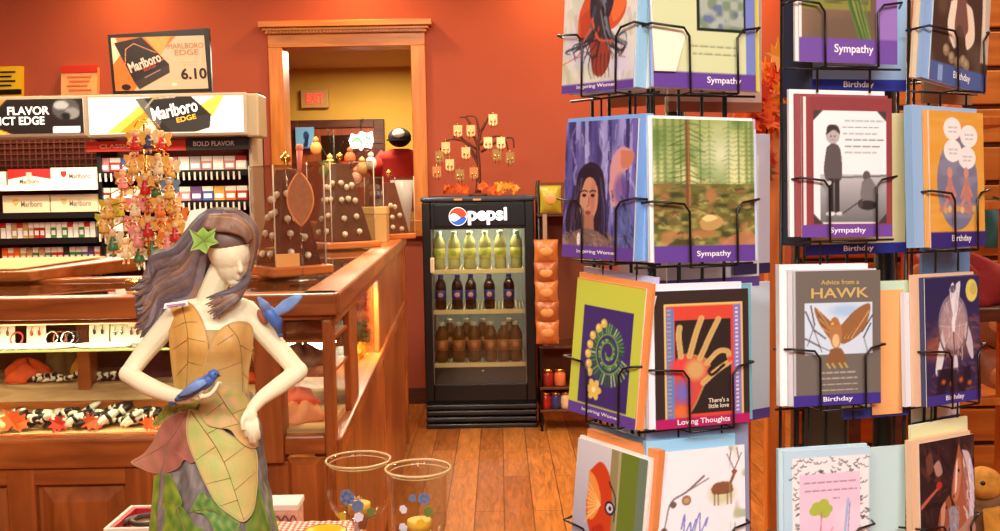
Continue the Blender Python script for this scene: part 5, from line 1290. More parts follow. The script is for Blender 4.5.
# the cream tag of card behind the head and the price tag on the shoulder
a = MB().slab(S(181, 240, .03), S(206, 230, .03), S(205, 208, .035), S(190, 210.5, .035), .002)
obj('cream_card', a, M_cream, st)
pt = MB().slab(S(163.5, 309, -.036), S(188, 305.5, -.04), S(187, 300, -.036), S(164.5, 303.5, -.032), .0015)
tg = obj('price_tag', pt, M_white, st)
obj('tag_print', MB().slab(S(166.5, 306.6, -.041), S(185.5, 304.2, -.0425), S(185.5, 302.8, -.042), S(166.5, 305, -.0405), .0006), mat('tag_violet', (170, 120, 170), .6), tg)
# birds (cast on the statue)
M_bl = mat('bird_blue', (70, 104, 170), .45, var=.2, vscale=60); M_bl2 = mat('bird_blue_pale', (120, 152, 204), .45, var=.2, vscale=60); M_bk = mat('bird_dark', (40, 40, 56), .4); M_br = mat('bird_rust', (160, 96, 70), .5)
b1 = MB()
T(b1, [(176, 400, -.078), (186, 394.5, -.086), (197, 387, -.094), (207, 381, -.096), (213, 376, -.096)], [2.0, 4.8, 6.8, 6.2, 4.2])
b1.ell(S(213.5, 374.5, -.097), (5.4 * PX, 5 * PX, 5 * PX))
ob = obj('bluebird', b1, M_bl, st)
obj('tail', MB().tube([S(182, 396, -.082), S(174, 401, -.074), S(169.5, 403.5, -.07)], [3.2 * PX, 3.6 * PX, 2.2 * PX], 8, 0, True, 8, .4), M_bl, ob)
obj('wing', MB().tube([S(206, 381, -.106), S(196, 386, -.107), S(186, 392, -.1), (S(178, 396, -.09))], [3.0 * PX, 4.6 * PX, 3.6 * PX, 1 * PX], 10, 0, True, 10, .35), M_bl2, ob)
obj('beak', MB().tube([S(217, 375, -.099), S(221, 376.2, -.1)], [1.6 * PX, .3 * PX], 8), M_bk, ob)
obj('eye', MB().ell(S(215.2, 373.6, -.1035), .8 * PX), M_bk, ob)
b2 = MB()
T(b2, [(279, 331, -.012), (276, 322, -.02), (270, 313, -.022), (264, 306, -.02)], [3, 6.4, 6.6, 3.6])
b2.ell(S(262.5, 303, -.02), (3.6 * PX, 3.6 * PX, 3.6 * PX))
ob = obj('bluebird', b2, M_bl, st)
for nm, pts, rs in (('wing', [(270, 312, -.024), (264, 305, -.034), (258, 297, -.04)], [3.5, 5.2, 1.2]), ('wing', [(273, 315, -.022), (286, 306, -.03), (296, 299, -.034), (302, 296, -.034)], [4, 6.6, 4.6, 1.2])):
    obj(nm, MB().tube([S(*p) for p in pts], [r * PX for r in rs], 10, 0, True, 12, .3), M_bl2, ob)
obj('tail', MB().tube([S(277, 328, -.014), S(281, 337, -.01)], [3 * PX, 2.2 * PX], 8, 0, True, 4, .4), M_bl, ob)
obj('breast', MB().ell(S(262.5, 317, -.013), (4.5 * PX, 4 * PX, 8.5 * PX), Matrix.Rotation(rad(-28), 3, 'Y')), M_br, ob)
obj('beak', MB().tube([S(260, 301, -.022), S(256.5, 299.5, -.023)], [1.3 * PX, .3 * PX], 8), M_bk, ob)
obj('base', MB().lathe([(.135, 0), (.14, .004), (.138, .012), (.13, .016)], (base.x, SY + .0, TZ), 40), mat('base_resin', (96, 90, 80), .6, bump=.3), st)
# ------------------------------------------------------------------ foreground table and what stands on it
def gingham():
    m = bpy.data.materials.new('red_gingham'); m.use_nodes = True; nt = m.node_tree; b = nt.nodes['Principled BSDF']
    tc = nt.nodes.new('ShaderNodeTexCoord'); sp = nt.nodes.new('ShaderNodeSeparateXYZ'); nt.links.new(tc.outputs['Object'], sp.inputs[0])
    acc = None
    for ax in ('X', 'Y'):
        mu = nt.nodes.new('ShaderNodeMath'); mu.operation = 'MULTIPLY'; mu.inputs[1].default_value = 95.0
        fr_ = nt.nodes.new('ShaderNodeMath'); fr_.operation = 'FRACT'; gt = nt.nodes.new('ShaderNodeMath'); gt.operation = 'GREATER_THAN'; gt.inputs[1].default_value = .5
        nt.links.new(sp.outputs[ax], mu.inputs[0]); nt.links.new(mu.outputs[0], fr_.inputs[0]); nt.links.new(fr_.outputs[0], gt.inputs[0])
        if acc is None: acc = gt
        else:
            ad = nt.nodes.new('ShaderNodeMath'); ad.operation = 'ADD'; nt.links.new(acc.outputs[0], ad.inputs[0]); nt.links.new(gt.outputs[0], ad.inputs[1])
            hf = nt.nodes.new('ShaderNodeMath'); hf.operation = 'MULTIPLY'; hf.inputs[1].default_value = .5; nt.links.new(ad.outputs[0], hf.inputs[0]); acc = hf
    rp = ramp(nt, [(0, (244, 236, 220)), (.5, (226, 150, 130)), (1, (196, 60, 50))])
    nt.links.new(acc.outputs[0], rp.inputs[0]); nt.links.new(rp.outputs[0], b.inputs['Base Color']); b.inputs['Roughness'].default_value = .9
    return m
M_ging = gingham()
tb = thing('display_table', 'wooden display table under the fairy statue and the red tray', 'table', (-.5, 1.45, 0))
TX0, TX1, TY0, TY1 = -.735, -.262, .98, 1.88
obj('table_top', MB().box((TX0, TY0, TZ - .035), (TX1, TY1, TZ)), M_cab, tb, bevel=.006)
obj('apron', MB().box((TX0 + .05, TY0 + .05, TZ - .12), (TX1 - .05, TY0 + .07, TZ - .035)).box((TX0 + .05, TY1 - .07, TZ - .12), (TX1 - .05, TY1 - .05, TZ - .035)), M_cab, tb)
for x in (TX0 + .05, TX1 - .1):
    for y in (TY0 + .05, TY1 - .1): obj('leg', MB().lathe([(.022, 0), (.03, .1), (.024, .35), (.03, .6), (.034, TZ - .035)], (x + .025, y + .025, 0), 14), M_cabv, tb)
# gingham covered riser
gx0_, gx1_ = at(262, 519, 1.8).x, at(361, 519, 1.8).x
zg_ = at(320, 519.5, 1.8).z
rs = thing('gingham_riser', 'low riser draped in red and white gingham beside the statue', 'riser', ((gx0_ + gx1_) / 2, 1.68, TZ))
obj('riser_box', MB().box((gx0_ + .006, 1.56, TZ), (gx1_ - .006, 1.795, zg_ - .003)), M_cab, rs)
cl = MB(); nx, ny = 30, 24; vs_, fs = [], []
for j in range(ny + 1):
    for i in range(nx + 1):
        x = gx0_ + (gx1_ - gx0_) * i / nx; y = 1.553 + .249 * j / ny; e = min(i, nx - i, j, ny - j)
        z = zg_ + .0008 * math.sin(i * 1.3) * math.sin(j * .9) - (0 if e > 0 else (zg_ - TZ) * .85)
        vs_.append((x, y, z))
for j in range(ny):
    for i in range(nx):
        p = j * (nx + 1) + i; fs.append((p, p + 1, p + nx + 2, p + nx + 1))
cl.add(vs_, fs)
co_ = obj('gingham_cloth', cl, M_ging, rs); so = co_.modifiers.new('thick', 'SOLIDIFY'); so.thickness = .0012; so.offset = -1
# patterned box behind it
a, b = at(266, 520, 1.815), at(303, 497, 1.87)
bx = thing('patterned_box', 'small pink and white patterned gift box behind the gingham riser', 'box', ((a.x + b.x) / 2, 1.84, TZ))
zb_ = at(285, 500, 1.84).z
obj('box_body', MB().box((a.x, 1.812, TZ), (b.x, 1.872, zb_ - .012)), mat('box_pink', (226, 176, 150), .7, var=.25, vscale=60), bx, bevel=.002)
lidp = MB().box((a.x - .002, 1.81, zb_ - .012), (b.x + .002, 1.874, zb_))
obj('lid', lidp, mat('box_lid', (240, 226, 206), .7), bx, bevel=.002)
q = MB()
for k in range(4):
    x = a.x + (b.x - a.x) * (k + .5) / 4
    q.tube([(x - .006, 1.809, zb_ - .03), (x, 1.8085, zb_ - .02), (x + .006, 1.809, zb_ - .03), (x, 1.8085, zb_ - .04), (x - .006, 1.809, zb_ - .03)], .0014, 5, seg=14)
obj('scroll_print', q, mat('scroll_red', (170, 70, 60), .7), bx)
# yellow dish
c = at(325, 531, 1.66); zz = at(325, 531, 1.66).z
yd_ = thing('yellow_dish', 'yellow dish with a dark rim line standing on the gingham riser', 'dish', (c.x, 1.66, zg_ + .001))
rd_ = .036; z0 = zg_ + .001
obj('dish_body', MB().lathe([(0, 0), (rd_ * .6, 0), (rd_ * .7, .004), (rd_ * .98, zz - z0 - .003), (rd_, zz - z0), (rd_ * .94, zz - z0), (rd_ * .6, .006), (0, .005)], (c.x, 1.66, z0), 36), mat('dish_yellow', (240, 200, 40), .25), yd_)
obj('rim_line', MB().tube([(c.x + rd_ * 1.0 * math.cos(t), 1.66 + rd_ * math.sin(t), zz - .0005) for t in [2 * math.pi * k / 36 for k in range(37)]], .0012, 6), M_black, yd_)
# red tray with a coiled belt
tz0, tz1 = TZ, at(136, 505, 1.82).z
ax0, ax1 = at(121, 505, 1.82).x, at(190, 505, 1.82).x
ty0 = 1.69
tr_ = thing('red_lined_tray', 'white sided tray lined in red to the left of the statue', 'tray', ((ax0 + ax1) / 2, 1.75, tz0))
ax0 = at(103, 527, ty0).x
M_tw = mat('tray_white', (238, 226, 204), .5); M_tr = mat('tray_red', (190, 40, 44), .5)
w_ = .006
obj('outer_wall', MB().box((ax0, ty0, tz0), (ax0 + w_, 1.82, tz1)).box((ax1 - w_, ty0, tz0), (ax1, 1.82, tz1)).box((ax0 + w_, ty0, tz0), (ax1 - w_, ty0 + w_, tz1)).box((ax0 + w_, 1.82 - w_, tz0), (ax1 - w_, 1.82, tz1)), M_tw, tr_, bevel=.0015)
i0, i1, j0, j1 = ax0 + w_, ax1 - w_, ty0 + w_, 1.82 - w_
obj('red_lining', MB().box((i0, j0, tz0 + .008), (i1, j1, tz1 - .022)).box((i0, j0, tz1 - .022), (i0 + .008, j1, tz1 - .002)).box((i1 - .008, j0, tz1 - .022), (i1, j1, tz1 - .002)).box((i0 + .008, j1 - .008, tz1 - .022), (i1 - .008, j1, tz1 - .002)).box((i0 + .008, j0, tz1 - .022), (i1 - .008, j0 + .006, tz1 - .002)), M_tr, tr_)
obj('inner_pad', MB().box((i0 + .02, j0 + .012, tz1 - .022), (i1 - .02, j1 - .012, tz1 - .016)), mat('pad_tan', (206, 176, 130), .8), tr_, bevel=.002)
c = at(150, 517, 1.755); pts = []
for k in range(40):
    t = k / 39; aa = rad(200 - 400 * t); r = 1 - .3 * t
    pts.append((c.x + .045 * r * math.cos(aa), 1.757 + .034 * r * math.sin(aa), tz1 - .0105 + .004 * t))
single('leather_bracelet', MB().tube(pts, .0052, 8), mat('strap_brown', (70, 50, 36), .5), 'dark brown coiled leather bracelet lying in the red lined tray', 'bracelet', loc=(c.x, 1.757, tz1 - .016))
# ------------------------------------------------------------------ glass candle goblets on their own stand
ps = thing('pedestal_stand', 'narrow wooden pedestal under the two glass goblets', 'stand', (-.15, 1.48, 0))
obj('top_board', MB().box((-.252, 1.33, TZ - .03), (-.04, 1.67, TZ)), M_cab, ps, bevel=.005)
obj('column', MB().box((-.2, 1.4, .03), (-.1, 1.6, TZ - .03)), M_cabv, ps, bevel=.005)
obj('foot', MB().box((-.245, 1.34, 0), (-.05, 1.66, .03)), M_cab, ps, bevel=.005)
M_gl = clearglass('goblet_glass', (250, 250, 246), refl=.0, ior=1.25)
M_rim = mat('goblet_rim', (236, 214, 160), .12, trans=.35, ior=1.2, spec=.8)
def goblet(px, prim, pbot, Y, pr, kind, lab, decos):
    c = at(px, prim, Y); k = Y / 1000; r = pr * k; zr_ = c.z; zb = at(px, pbot, Y).z
    g = thing('glass_goblet', lab, 'candle glass', (c.x, Y, TZ), group='glass goblets'); h = zr_ - zb
    if kind == 'round': pf = [(.012 / r, 0), (.45, .02), (.72, .1), (.9, .26), (.97, .45), (.95, .66), (.9, .85), (.94, .96), (1.0, 1.0)]
    else: pf = [(.012 / r, 0), (.5, .015), (.78, .07), (.86, .18), (.87, .5), (.88, .85), (.93, .96), (1.0, 1.0)]
    out = [(a * r, zb + b * h) for a, b in pf]; inn_ = [(max(a * r - .0022, .002), zb + b * h + (.003 if b < .05 else 0)) for a, b in pf][::-1]
    obj('bowl', MB().lathe(out + inn_, (c.x, Y, 0), 48), M_gl, g)
    obj('rim', MB().tube([(c.x + r * math.cos(t), Y + r * math.sin(t), zr_) for t in [2 * math.pi * q / 60 for q in range(61)]], .0017, 8).tube([(c.x + r * .9 * math.cos(t), Y + r * .9 * math.sin(t), zr_ - .006) for t in [2 * math.pi * q / 60 for q in range(61)]], .0009, 6), M_rim, g)
    obj('stem', MB().lathe([(.034, TZ + .001), (.034, TZ + .004), (.012, TZ + .012), (.007, TZ + .03), (.008, zb - .02), (.014, zb), (.01, zb + .002)], (c.x, Y, 0), 28), clearglass('stem_glass', (226, 230, 240), refl=.04), g)
    # tealight in the bowl
    tl = obj('candle', MB().lathe([(0, 0), (.018, 0), (.018, .014), (.016, .015), (0, .014)], (c.x, Y, zb + .012), 20), mat('wax_yellow', (236, 186, 70), .5), g)
    for (dx, dy, s, cl) in decos:
        p = at(px + dx, dy, Y); t = (p.z - zb) / h
        rad_ = r * (.96 if kind == 'round' else .875)
        X = (p.x - c.x); yy = Y - math.sqrt(max(1e-6, rad_ ** 2 - X * X)) - .0012
        n = V((X, yy - Y, 0)).normalized(); tx = V((-n.y, n.x, 0))
        q = MB(); s = s * k
        for a in range(6):
            an = a * math.pi / 3 + .3; cc_ = V((p.x, yy, p.z)) + (tx * math.cos(an) + Z3 * math.sin(an)) * s * .5 + n * .0006
            q.prism([cc_ + (tx * math.cos(b) + Z3 * math.sin(b)) * s * .42 for b in [2 * math.pi * j / 8 for j in range(8)]], n * .0006)
        q.prism([V((p.x, yy, p.z)) + n * .0014 + (tx * math.cos(b) + Z3 * math.sin(b)) * s * .34 for b in [2 * math.pi * j / 8 for j in range(8)]], n * .0006)
        obj('flower_motif', q, mat('motif_' + cl, {'blue': (110, 124, 160), 'white': (226, 222, 232), 'yellow': (226, 180, 50), 'green': (110, 130, 60)}[cl], .4), g)
    return g
goblet(358, 459.5, 519, 1.57, 32.5, 'round', 'round bowled glass goblet painted with flowers, farther and left of the pair', [(-6, 488, 9, 'blue'), (4, 496, 7, 'blue'), (5, 507, 5.5, 'white'), (-11, 507, 5, 'yellow'), (16, 503, 5, 'green')])
goblet(418, 468, 537, 1.45, 33, 'straight', 'straight sided glass goblet painted with flowers, nearer and right of the pair', [(8, 490, 7, 'blue'), (-3, 489, 4.5, 'blue'), (-12, 501, 5, 'white'), (-12, 519, 5.5, 'white'), (5, 514, 5.5, 'yellow'), (3, 526, 5, 'yellow'), (12, 503, 6, 'green')])
# ------------------------------------------------------------------ greeting card spinners
def A(bg, w=100, h=142): return Art(w, h, bg)
PURP, NAVY, MAG = (98, 66, 150), (46, 44, 142), (176, 34, 98)
def strip_(a, c, y=.93): return a.rect(0, y, 1, 1, c)
rg = random.Random(5)
def paint(a, n, box, cols, w=.02, l=.1, ang=0.0, sp=.6, al=.55, seed=1):
    """painterly short curved strokes inside a box"""
    q = random.Random(seed); x0, y0, x1, y1 = box
    for k in range(n):
        x, y = q.uniform(x0, x1), q.uniform(y0, y1); t = ang + q.uniform(-sp, sp); m = l * q.uniform(.4, 1.2); b = q.uniform(-.3, .3)
        a.line([(x, y), (x + m * .5 * math.cos(t + b), y + m * .5 * math.sin(t + b) * .7), (x + m * math.cos(t), y + m * math.sin(t) * .7)], w * q.uniform(.4, 1.2), q.choice(cols), al)
    return a
def art_dancer():
    a = A((222, 220, 206)); a.blotch(4, 5, (196, 206, 170), .4, .8, .8, 1).blotch(5, 4, (206, 200, 222), .5, .8, .8, 2)
    paint(a, 60, (0, .2, 1, 1), [(236, 234, 222), (190, 200, 160), (206, 200, 226), (240, 240, 236), (176, 170, 150)], .06, .2, 1.2, .8, .4, 3)
    a.poly([(.3, .38), (.55, .3), (.82, .36), (.86, .5), (.72, .6), (.5, .62), (.25, .66), (.22, .5)], (204, 84, 44), 1, True)
    a.poly([(.62, .36), (.8, .3), (.86, .46), (.7, .56)], (226, 112, 60), 1, True).poly([(.24, .5), (.4, .46), (.44, .6), (.28, .66)], (186, 70, 40), 1, True)
    a.poly([(.4, .2), (.62, .15), (.7, .4), (.62, .55), (.5, .6), (.38, .5)], (48, 44, 54), 1, True).poly([(.44, .25), (.52, .2), (.6, .4), (.5, .5)], (92, 96, 108), .8, True)
    a.poly([(.36, .6), (.6, .58), (.68, .78), (.58, .9), (.44, .86)], (150, 62, 46), 1, True)
    for k in range(22):
        x = .45 + rg.uniform(-.06, .2); s = rg.choice([-1, 1]); c = rg.choice([(38, 36, 46), (64, 70, 84), (110, 120, 132), (58, 48, 52), (196, 92, 60)])
        a.line([(x, .5 + rg.uniform(-.1, .1)), (x + s * .1, .66), (x + s * rg.uniform(.1, .4), .7 + rg.uniform(-.06, .08)), (x + s * rg.uniform(.15, .42), .76 + rg.uniform(-.04, .05))], rg.uniform(.012, .05), c, 1, .008, 14)
    for k in range(6): a.line([(.4 + k * .05, .76), (.38 + k * .055, .84), (.42 + k * .05, .91)], .015, (56, 48, 52), 1, .006, 8)
    return strip_(a, PURP, .94)
def art_meadow():
    a = A((206, 214, 164)); a.rect(.42, 0, .9, .62, (30, 40, 34)).rect(.45, 0, .88, .6, (120, 140, 110))
    a.blotch(14, 18, (170, 180, 170), .4, .7, .9, 4, (a.y < .6) & (a.x > .45) & (a.x < .88)).blotch(20, 24, (96, 110, 150), .55, .8, .9, 5, (a.y < .6) & (a.y > .25) & (a.x > .45) & (a.x < .88)).blotch(16, 9, (70, 96, 60), .55, .8, .7, 6, (a.y < .3) & (a.x > .45) & (a.x < .88))
    a.rect(.9, 0, 1, 1, (116, 130, 196))
    a.scribble(.34, .8, .72, (130, 140, 100), 2, .05, .012)
    return strip_(a, PURP, .89)
def art_portrait():
    a = A((92, 86, 150)); a.blotch(9, 3, (160, 160, 214), .4, .8, .9, 7).blotch(12, 4, (54, 48, 100), .5, .8, .9, 8)
    for x, c in ((.12, (60, 50, 110)), (.3, (150, 150, 206)), (.42, (74, 70, 132)), (.62, (60, 60, 120)), (.86, (56, 44, 100)), (.95, (110, 100, 170))): a.line([(x, 0), (x + .03, .5), (x - .02, 1)], .05, c)
    paint(a, 120, (0, 0, 1, .95), [(150, 150, 210), (70, 64, 130), (190, 190, 230), (50, 44, 96), (110, 104, 176)], .03, .22, 1.5, .35, .5, 4)
    a.poly([(.64, .5), (.66, .3), (.78, .2), (.95, .24), (.9, .34), (.8, .4), (.82, .55), (.7, .62)], (206, 150, 150), 1, True).poly([(.78, .22), (.96, .24), (.92, .33), (.8, .34)], (196, 120, 90), .9, True).ell(.8, .5, .12, .14, (110, 84, 150), .8, .5)
    a.poly([(.1, 1), (.04, .7), (.16, .5), (.22, .36), (.38, .3), (.54, .36), (.6, .55), (.62, .75), (.7, 1)], (44, 34, 50), 1, True)
    a.ell(.36, .56, .135, .175, (198, 142, 112)).poly([(.3, .68), (.44, .68), (.46, .82), (.26, .82)], (170, 112, 88)).ell(.42, .55, .05, .15, (160, 102, 84), .55, .6)
    a.poly([(.2, .52), (.22, .38), (.38, .34), (.5, .42), (.5, .5), (.42, .42), (.32, .42), (.25, .52)], (40, 30, 44), 1, True)
    for x in (.3, .42): a.ell(x, .54, .032, .012, (40, 26, 24)); a.line([(x - .045, .515), (x, .503), (x + .045, .512)], .014, (50, 30, 26))
    a.line([(.365, .55), (.37, .61), (.345, .62)], .014, (150, 92, 74)).ell(.36, .665, .045, .014, (150, 60, 54))
    for k in range(16): a.line([(.24 + rg.uniform(-.05, .03), .42), (.18 + rg.uniform(-.06, .05), .65), (.14 + rg.uniform(-.1, .1), .95)], .018, rg.choice([(70, 60, 96), (28, 22, 32), (90, 70, 80)]), .8, .01, 8)
    for k in range(12): a.line([(.52, .42), (.58 + rg.uniform(-.04, .04), .65), (.56 + rg.uniform(-.06, .14), .95)], .02, rg.choice([(60, 50, 80), (30, 24, 34), (100, 96, 150)]), .8, .01, 8)
    a.poly([(.02, 1), (.12, .84), (.3, .78), (.5, .8), (.7, .88), (.78, 1)], (120, 96, 88), 1, True).blotch(16, 10, (160, 134, 116), .5, .8, .8, 9, a.y > .83).ell(.24, .86, .025, .05, (235, 230, 225)).ell(.3, .9, .02, .04, (60, 50, 50))
    a.poly([(.7, .66), (.9, .58), (.98, .75), (.95, .95), (.76, .95)], (84, 96, 150), .8, True)
    paint(a, 60, (.02, .8, .76, .94), [(150, 124, 108), (96, 76, 70), (176, 150, 132)], .02, .12, .6, .8, .5, 5)
    paint(a, 40, (.66, .5, .98, .95), [(70, 66, 120), (110, 120, 180), (40, 36, 70)], .02, .15, 1.3, .4, .6, 6)
    return strip_(a, PURP, .905)
def art_forest():
    a = A((190, 200, 130)); a.grad(0, 0, 1, .5, (150, 168, 96), (222, 224, 160)); a.blotch(6, 8, (96, 130, 64), .4, .8, .8, 11, a.y < .5).ell(.66, .24, .28, .26, (240, 240, 200), .75, .9)
    for x, w in ((.05, .03), (.12, .03), (.2, .026), (.27, .02), (.46, .016), (.55, .012), (.74, .012), (.84, .02), (.92, .03), (.97, .03)):
        a.line([(x, 0), (x, .5)], w, (84, 104, 54), .5)
        for k in range(14): y = .05 + .032 * k; l = rg.uniform(.02, .07); a.line([(x - l, y + .015), (x, y), (x + l, y + .012)], .012, (78, 108, 52), .35)
    a.rect(0, .45, 1, 1, (122, 122, 62))
    for s_, (fx, fy, c, lo) in enumerate([(5, 9, (160, 156, 80), .4), (7, 16, (84, 86, 42), .45), (10, 30, (58, 62, 34), .55), (13, 36, (178, 168, 96), .6), (16, 44, (110, 92, 50), .55), (9, 20, (176, 120, 76), .62)]):
        a.blotch(fx, fy, c, lo, .85, .85, 60 + s_, np.clip((a.y - .42) / .1, 0, 1))
    for k in range(70):
        x, y = rg.uniform(0, 1), rg.uniform(.46, .93); l = rg.uniform(.03, .1); a.line([(x, y), (x + l * .5, y - .012), (x + l, y + rg.uniform(-.01, .015))], rg.uniform(.008, .02), rg.choice([(92, 96, 44), (60, 60, 34), (150, 146, 76), (134, 104, 62), (186, 160, 104)]), .7)
    a.poly([(.44, .72), (.5, .67), (.62, .67), (.68, .72), (.6, .77), (.48, .77)], (186, 150, 90), 1, True).poly([(.46, .69), (.54, .665), (.62, .69), (.52, .715)], (232, 206, 140), 1, True)
    a.poly([(.06, .95), (.16, .86), (.34, .84), (.4, .9), (.3, .95)], (60, 56, 36), .7, True).poly([(.62, .95), (.7, .84), (.92, .78), (1.02, .84), (1.02, .96)], (196, 128, 90), .75, True).line([(.0, .64), (.3, .6), (.56, .66)], .024, (112, 84, 44), .8, .016, 10)
    a.line([(.335, -.02), (.34, .6)], .045, (116, 78, 46)).line([(.346, 0), (.352, .6)], .016, (166, 112, 70))
    for k in range(13):
        y = .03 + k * .036; a.line([(.33, y), (.33 - rg.uniform(.06, .17), y + rg.uniform(.01, .05))], .012, (70, 96, 46), .75).line([(.35, y), (.35 + rg.uniform(.05, .17), y + rg.uniform(.01, .05))], .012, (70, 96, 46), .75)
    return strip_(a, PURP, .88)
def art_fern():
    a = A((196, 206, 74)); a.rect(0, 0, 1, .012, (232, 130, 50)).rect(.14, .19, .86, .905, (64, 46, 110))
    cx, cy = .54, .5
    def sp(t): r = .03 + .026 * t; an = 3.4 - t * 2.3; return cx + r * math.cos(an), cy + r * math.sin(an) * .704 * 1.15
    for k in range(90):
        t = .6 + k / 90 * 6.3; x, y = sp(t); dx, dy = x - cx, (y - cy); L_ = math.hypot(dx, dy); f = .55 if t > 4.2 else .25
        a.line([(x, y), (x + dx * f - dy * .12, y + dy * f + dx * .08)], .02, rg.choice([(70, 140, 60), (110, 170, 80), (160, 196, 120), (40, 100, 50)]), 1, .008)
    a.line([sp(.2 + k * .1) for k in range(66)], .022, (50, 96, 44)).line([sp(.2 + k * .1) for k in range(66)], .01, (150, 186, 110))
    for x, y in ((.45, .3), (.38, .34), (.3, .4), (.27, .47), (.25, .54), (.27, .61), (.29, .67)): a.ell(x, y, .045, .032, (222, 190, 90)).ell(x - .012, y - .006, .02, .014, (240, 220, 140))
    for k in range(6):
        an = k * math.pi / 3; a.ell(.37 + .065 * math.cos(an), .79 + .046 * math.sin(an), .05, .026, (230, 196, 96), 1, 0, an)
    a.ell(.37, .79, .03, .02, (250, 236, 170))
    return strip_(a, PURP, .915)
def art_hand():
    a = A((54, 44, 40)); a.rect(.1, .1, .93, .93, (226, 190, 110)).rect(.12, .115, .91, .93, (212, 74, 56)).rect(.12, .13, .2, .93, (92, 132, 190)).rect(.83, .115, .91, .93, (134, 120, 190))
    for k in range(26): a.rect(.85, .14 + k * .03, .88, .152 + k * .03, (240, 226, 210)); a.rect(.13, .14 + k * .03, .17, .148 + k * .03, (226, 150, 90))
    a.rect(.21, .22, .8, .9, (46, 38, 36))
    G1, G2 = (206, 172, 106), (176, 134, 74)
    palm = [(.22, .5), (.3, .46), (.46, .48), (.56, .52), (.58, .6), (.5, .72), (.4, .86), (.3, .93), (.21, .93)]
    a.poly(palm, G2, 1, True).poly([(x * .94 + .01, y * .96 + .028) for x, y in palm], (206, 78, 66), 1, True).ell(.24, .56, .12, .09, (230, 70, 70), .9, .6).ell(.28, .74, .12, .12, (110, 110, 200), .9, .7).ell(.42, .58, .14, .1, G1, .9, .5).ell(.26, .88, .1, .07, (220, 120, 60), .8, .6)
    for pts, w in (([(.27, .48), (.25, .34), (.26, .27)], .06), ([(.36, .48), (.43, .32), (.49, .21)], .062), ([(.47, .5), (.58, .34), (.67, .22)], .06), ([(.54, .54), (.66, .46), (.76, .46), (.78, .5)], .055), ([(.5, .68), (.64, .6), (.78, .54)], .06)):
        a.line(pts, w, G1, 1, None, 14).line(pts, w * .4, G2, .35, None, 14)
    a.line([(.6, .56), (.56, .6), (.6, .625), (.72, .56)], .03, (40, 34, 32), 1, None, 12)
    a.ell(.785, .52, .03, .03, (220, 60, 50), .8, .5)
    a.ell(.6, .5, .02, .014, G1)
    return strip_(a, MAG, .925)
def art_redbird():
    a = A((188, 186, 196)); a.grad(0, 0, 1, 1, (214, 212, 214), (150, 150, 170)); a.rect(.86, 0, 1, 1, (110, 130, 110)).rect(.64, 0, .88, 1, (108, 128, 46)).rect(.5, 0, .64, 1, (176, 166, 128)).poly([(.5, 0), (.6, .0), (.64, 1), (.5, 1)], (150, 140, 96))
    a.poly([(.22, .2), (.36, .12), (.5, .2), (.56, .4), (.56, .7), (.52, 1), (.36, 1), (.3, .7), (.2, .5)], (206, 66, 30), 1, True).poly([(.3, .6), (.46, .56), (.5, .8), (.44, 1), (.3, 1)], (186, 44, 26), 1, True)
    a.poly([(.2, .2), (.32, .26), (.4, .4), (.3, .54), (.22, .5)], (238, 150, 70), 1, True)
    for k in range(9): a.line([(.4, .42), (.2 + rg.uniform(-.02, .03), .3 + k * .035)], .012, (246, 200, 120), 1, .006)
    a.ell(.53, .42, .07, .05, (30, 30, 44)).ell(.53, .42, .048, .034, (214, 214, 224)).ell(.535, .42, .022, .016, (20, 20, 30)).line([(.5, .24), (.6, .34), (.6, .5)], .02, (40, 34, 40), 1, .01, 8)
    a.line([(.28, .7), (.36, .62), (.44, .7), (.4, .84)], .012, (226, 170, 110), 1, None, 10)
    return a
def art_deer():
    a = A((240, 242, 246)); a.ell(.74, .34, .18, .1, (206, 206, 150), .8, .5)
    a.line([(.55, .2), (.36, .3), (.2, .36), (.14, .5), (.1, .62)], .022, (120, 112, 110), 1, .01, 16).line([(.36, .3), (.48, .26), (.6, .22)], .014, (130, 120, 116), .9)
    for x, y in ((.12, .56), (.16, .7), (.1, .8), (.22, .38), (.18, .88)): a.ell(x, y, .035, .024, (112, 92, 84))
    a.ell(.36, .36, .05, .036, (150, 116, 84)).ell(.36, .36, .03, .02, (196, 160, 120))
    a.poly([(.62, .3), (.68, .26), (.82, .26), (.86, .3), (.84, .34), (.66, .34)], (138, 90, 60), 1, True)
    for x in (.66, .7, .8, .84): a.line([(x, .32), (x, .42)], .013, (110, 74, 54))
    a.line([(.83, .28), (.88, .2)], .03, (138, 90, 60)).ell(.88, .19, .03, .016, (138, 90, 60))
    for s in (-1, 1): a.line([(.88, .18), (.88 + s * .05, .1), (.88 + s * .03, .02)], .01, (100, 74, 60)); a.line([(.88 + s * .04, .12), (.88 + s * .08, .06)], .008, (100, 74, 60))
    a.line([(.3, .56), (.34, .46), (.33, .6), (.4, .52), (.4, .6), (.46, .5)], .014, (110, 120, 200), 1, None, 30).line([(.44, .58), (.5, .46), (.5, .6), (.58, .5), (.56, .56)], .014, (120, 130, 206), 1, None, 30)
    for k in range(6): a.scribble(.3 + .02 * (k % 2), .74 - .03 * (k % 3), .68 + k * .055, (130, 140, 170), 1, 0, .012, k)
    a.line([(.88, .56), (.86, .8), (.8, .95)], .012, (140, 150, 110), .8).blotch(10, 14, (160, 170, 120), .6, .8, .7, 21, a.x > .82)
    return a
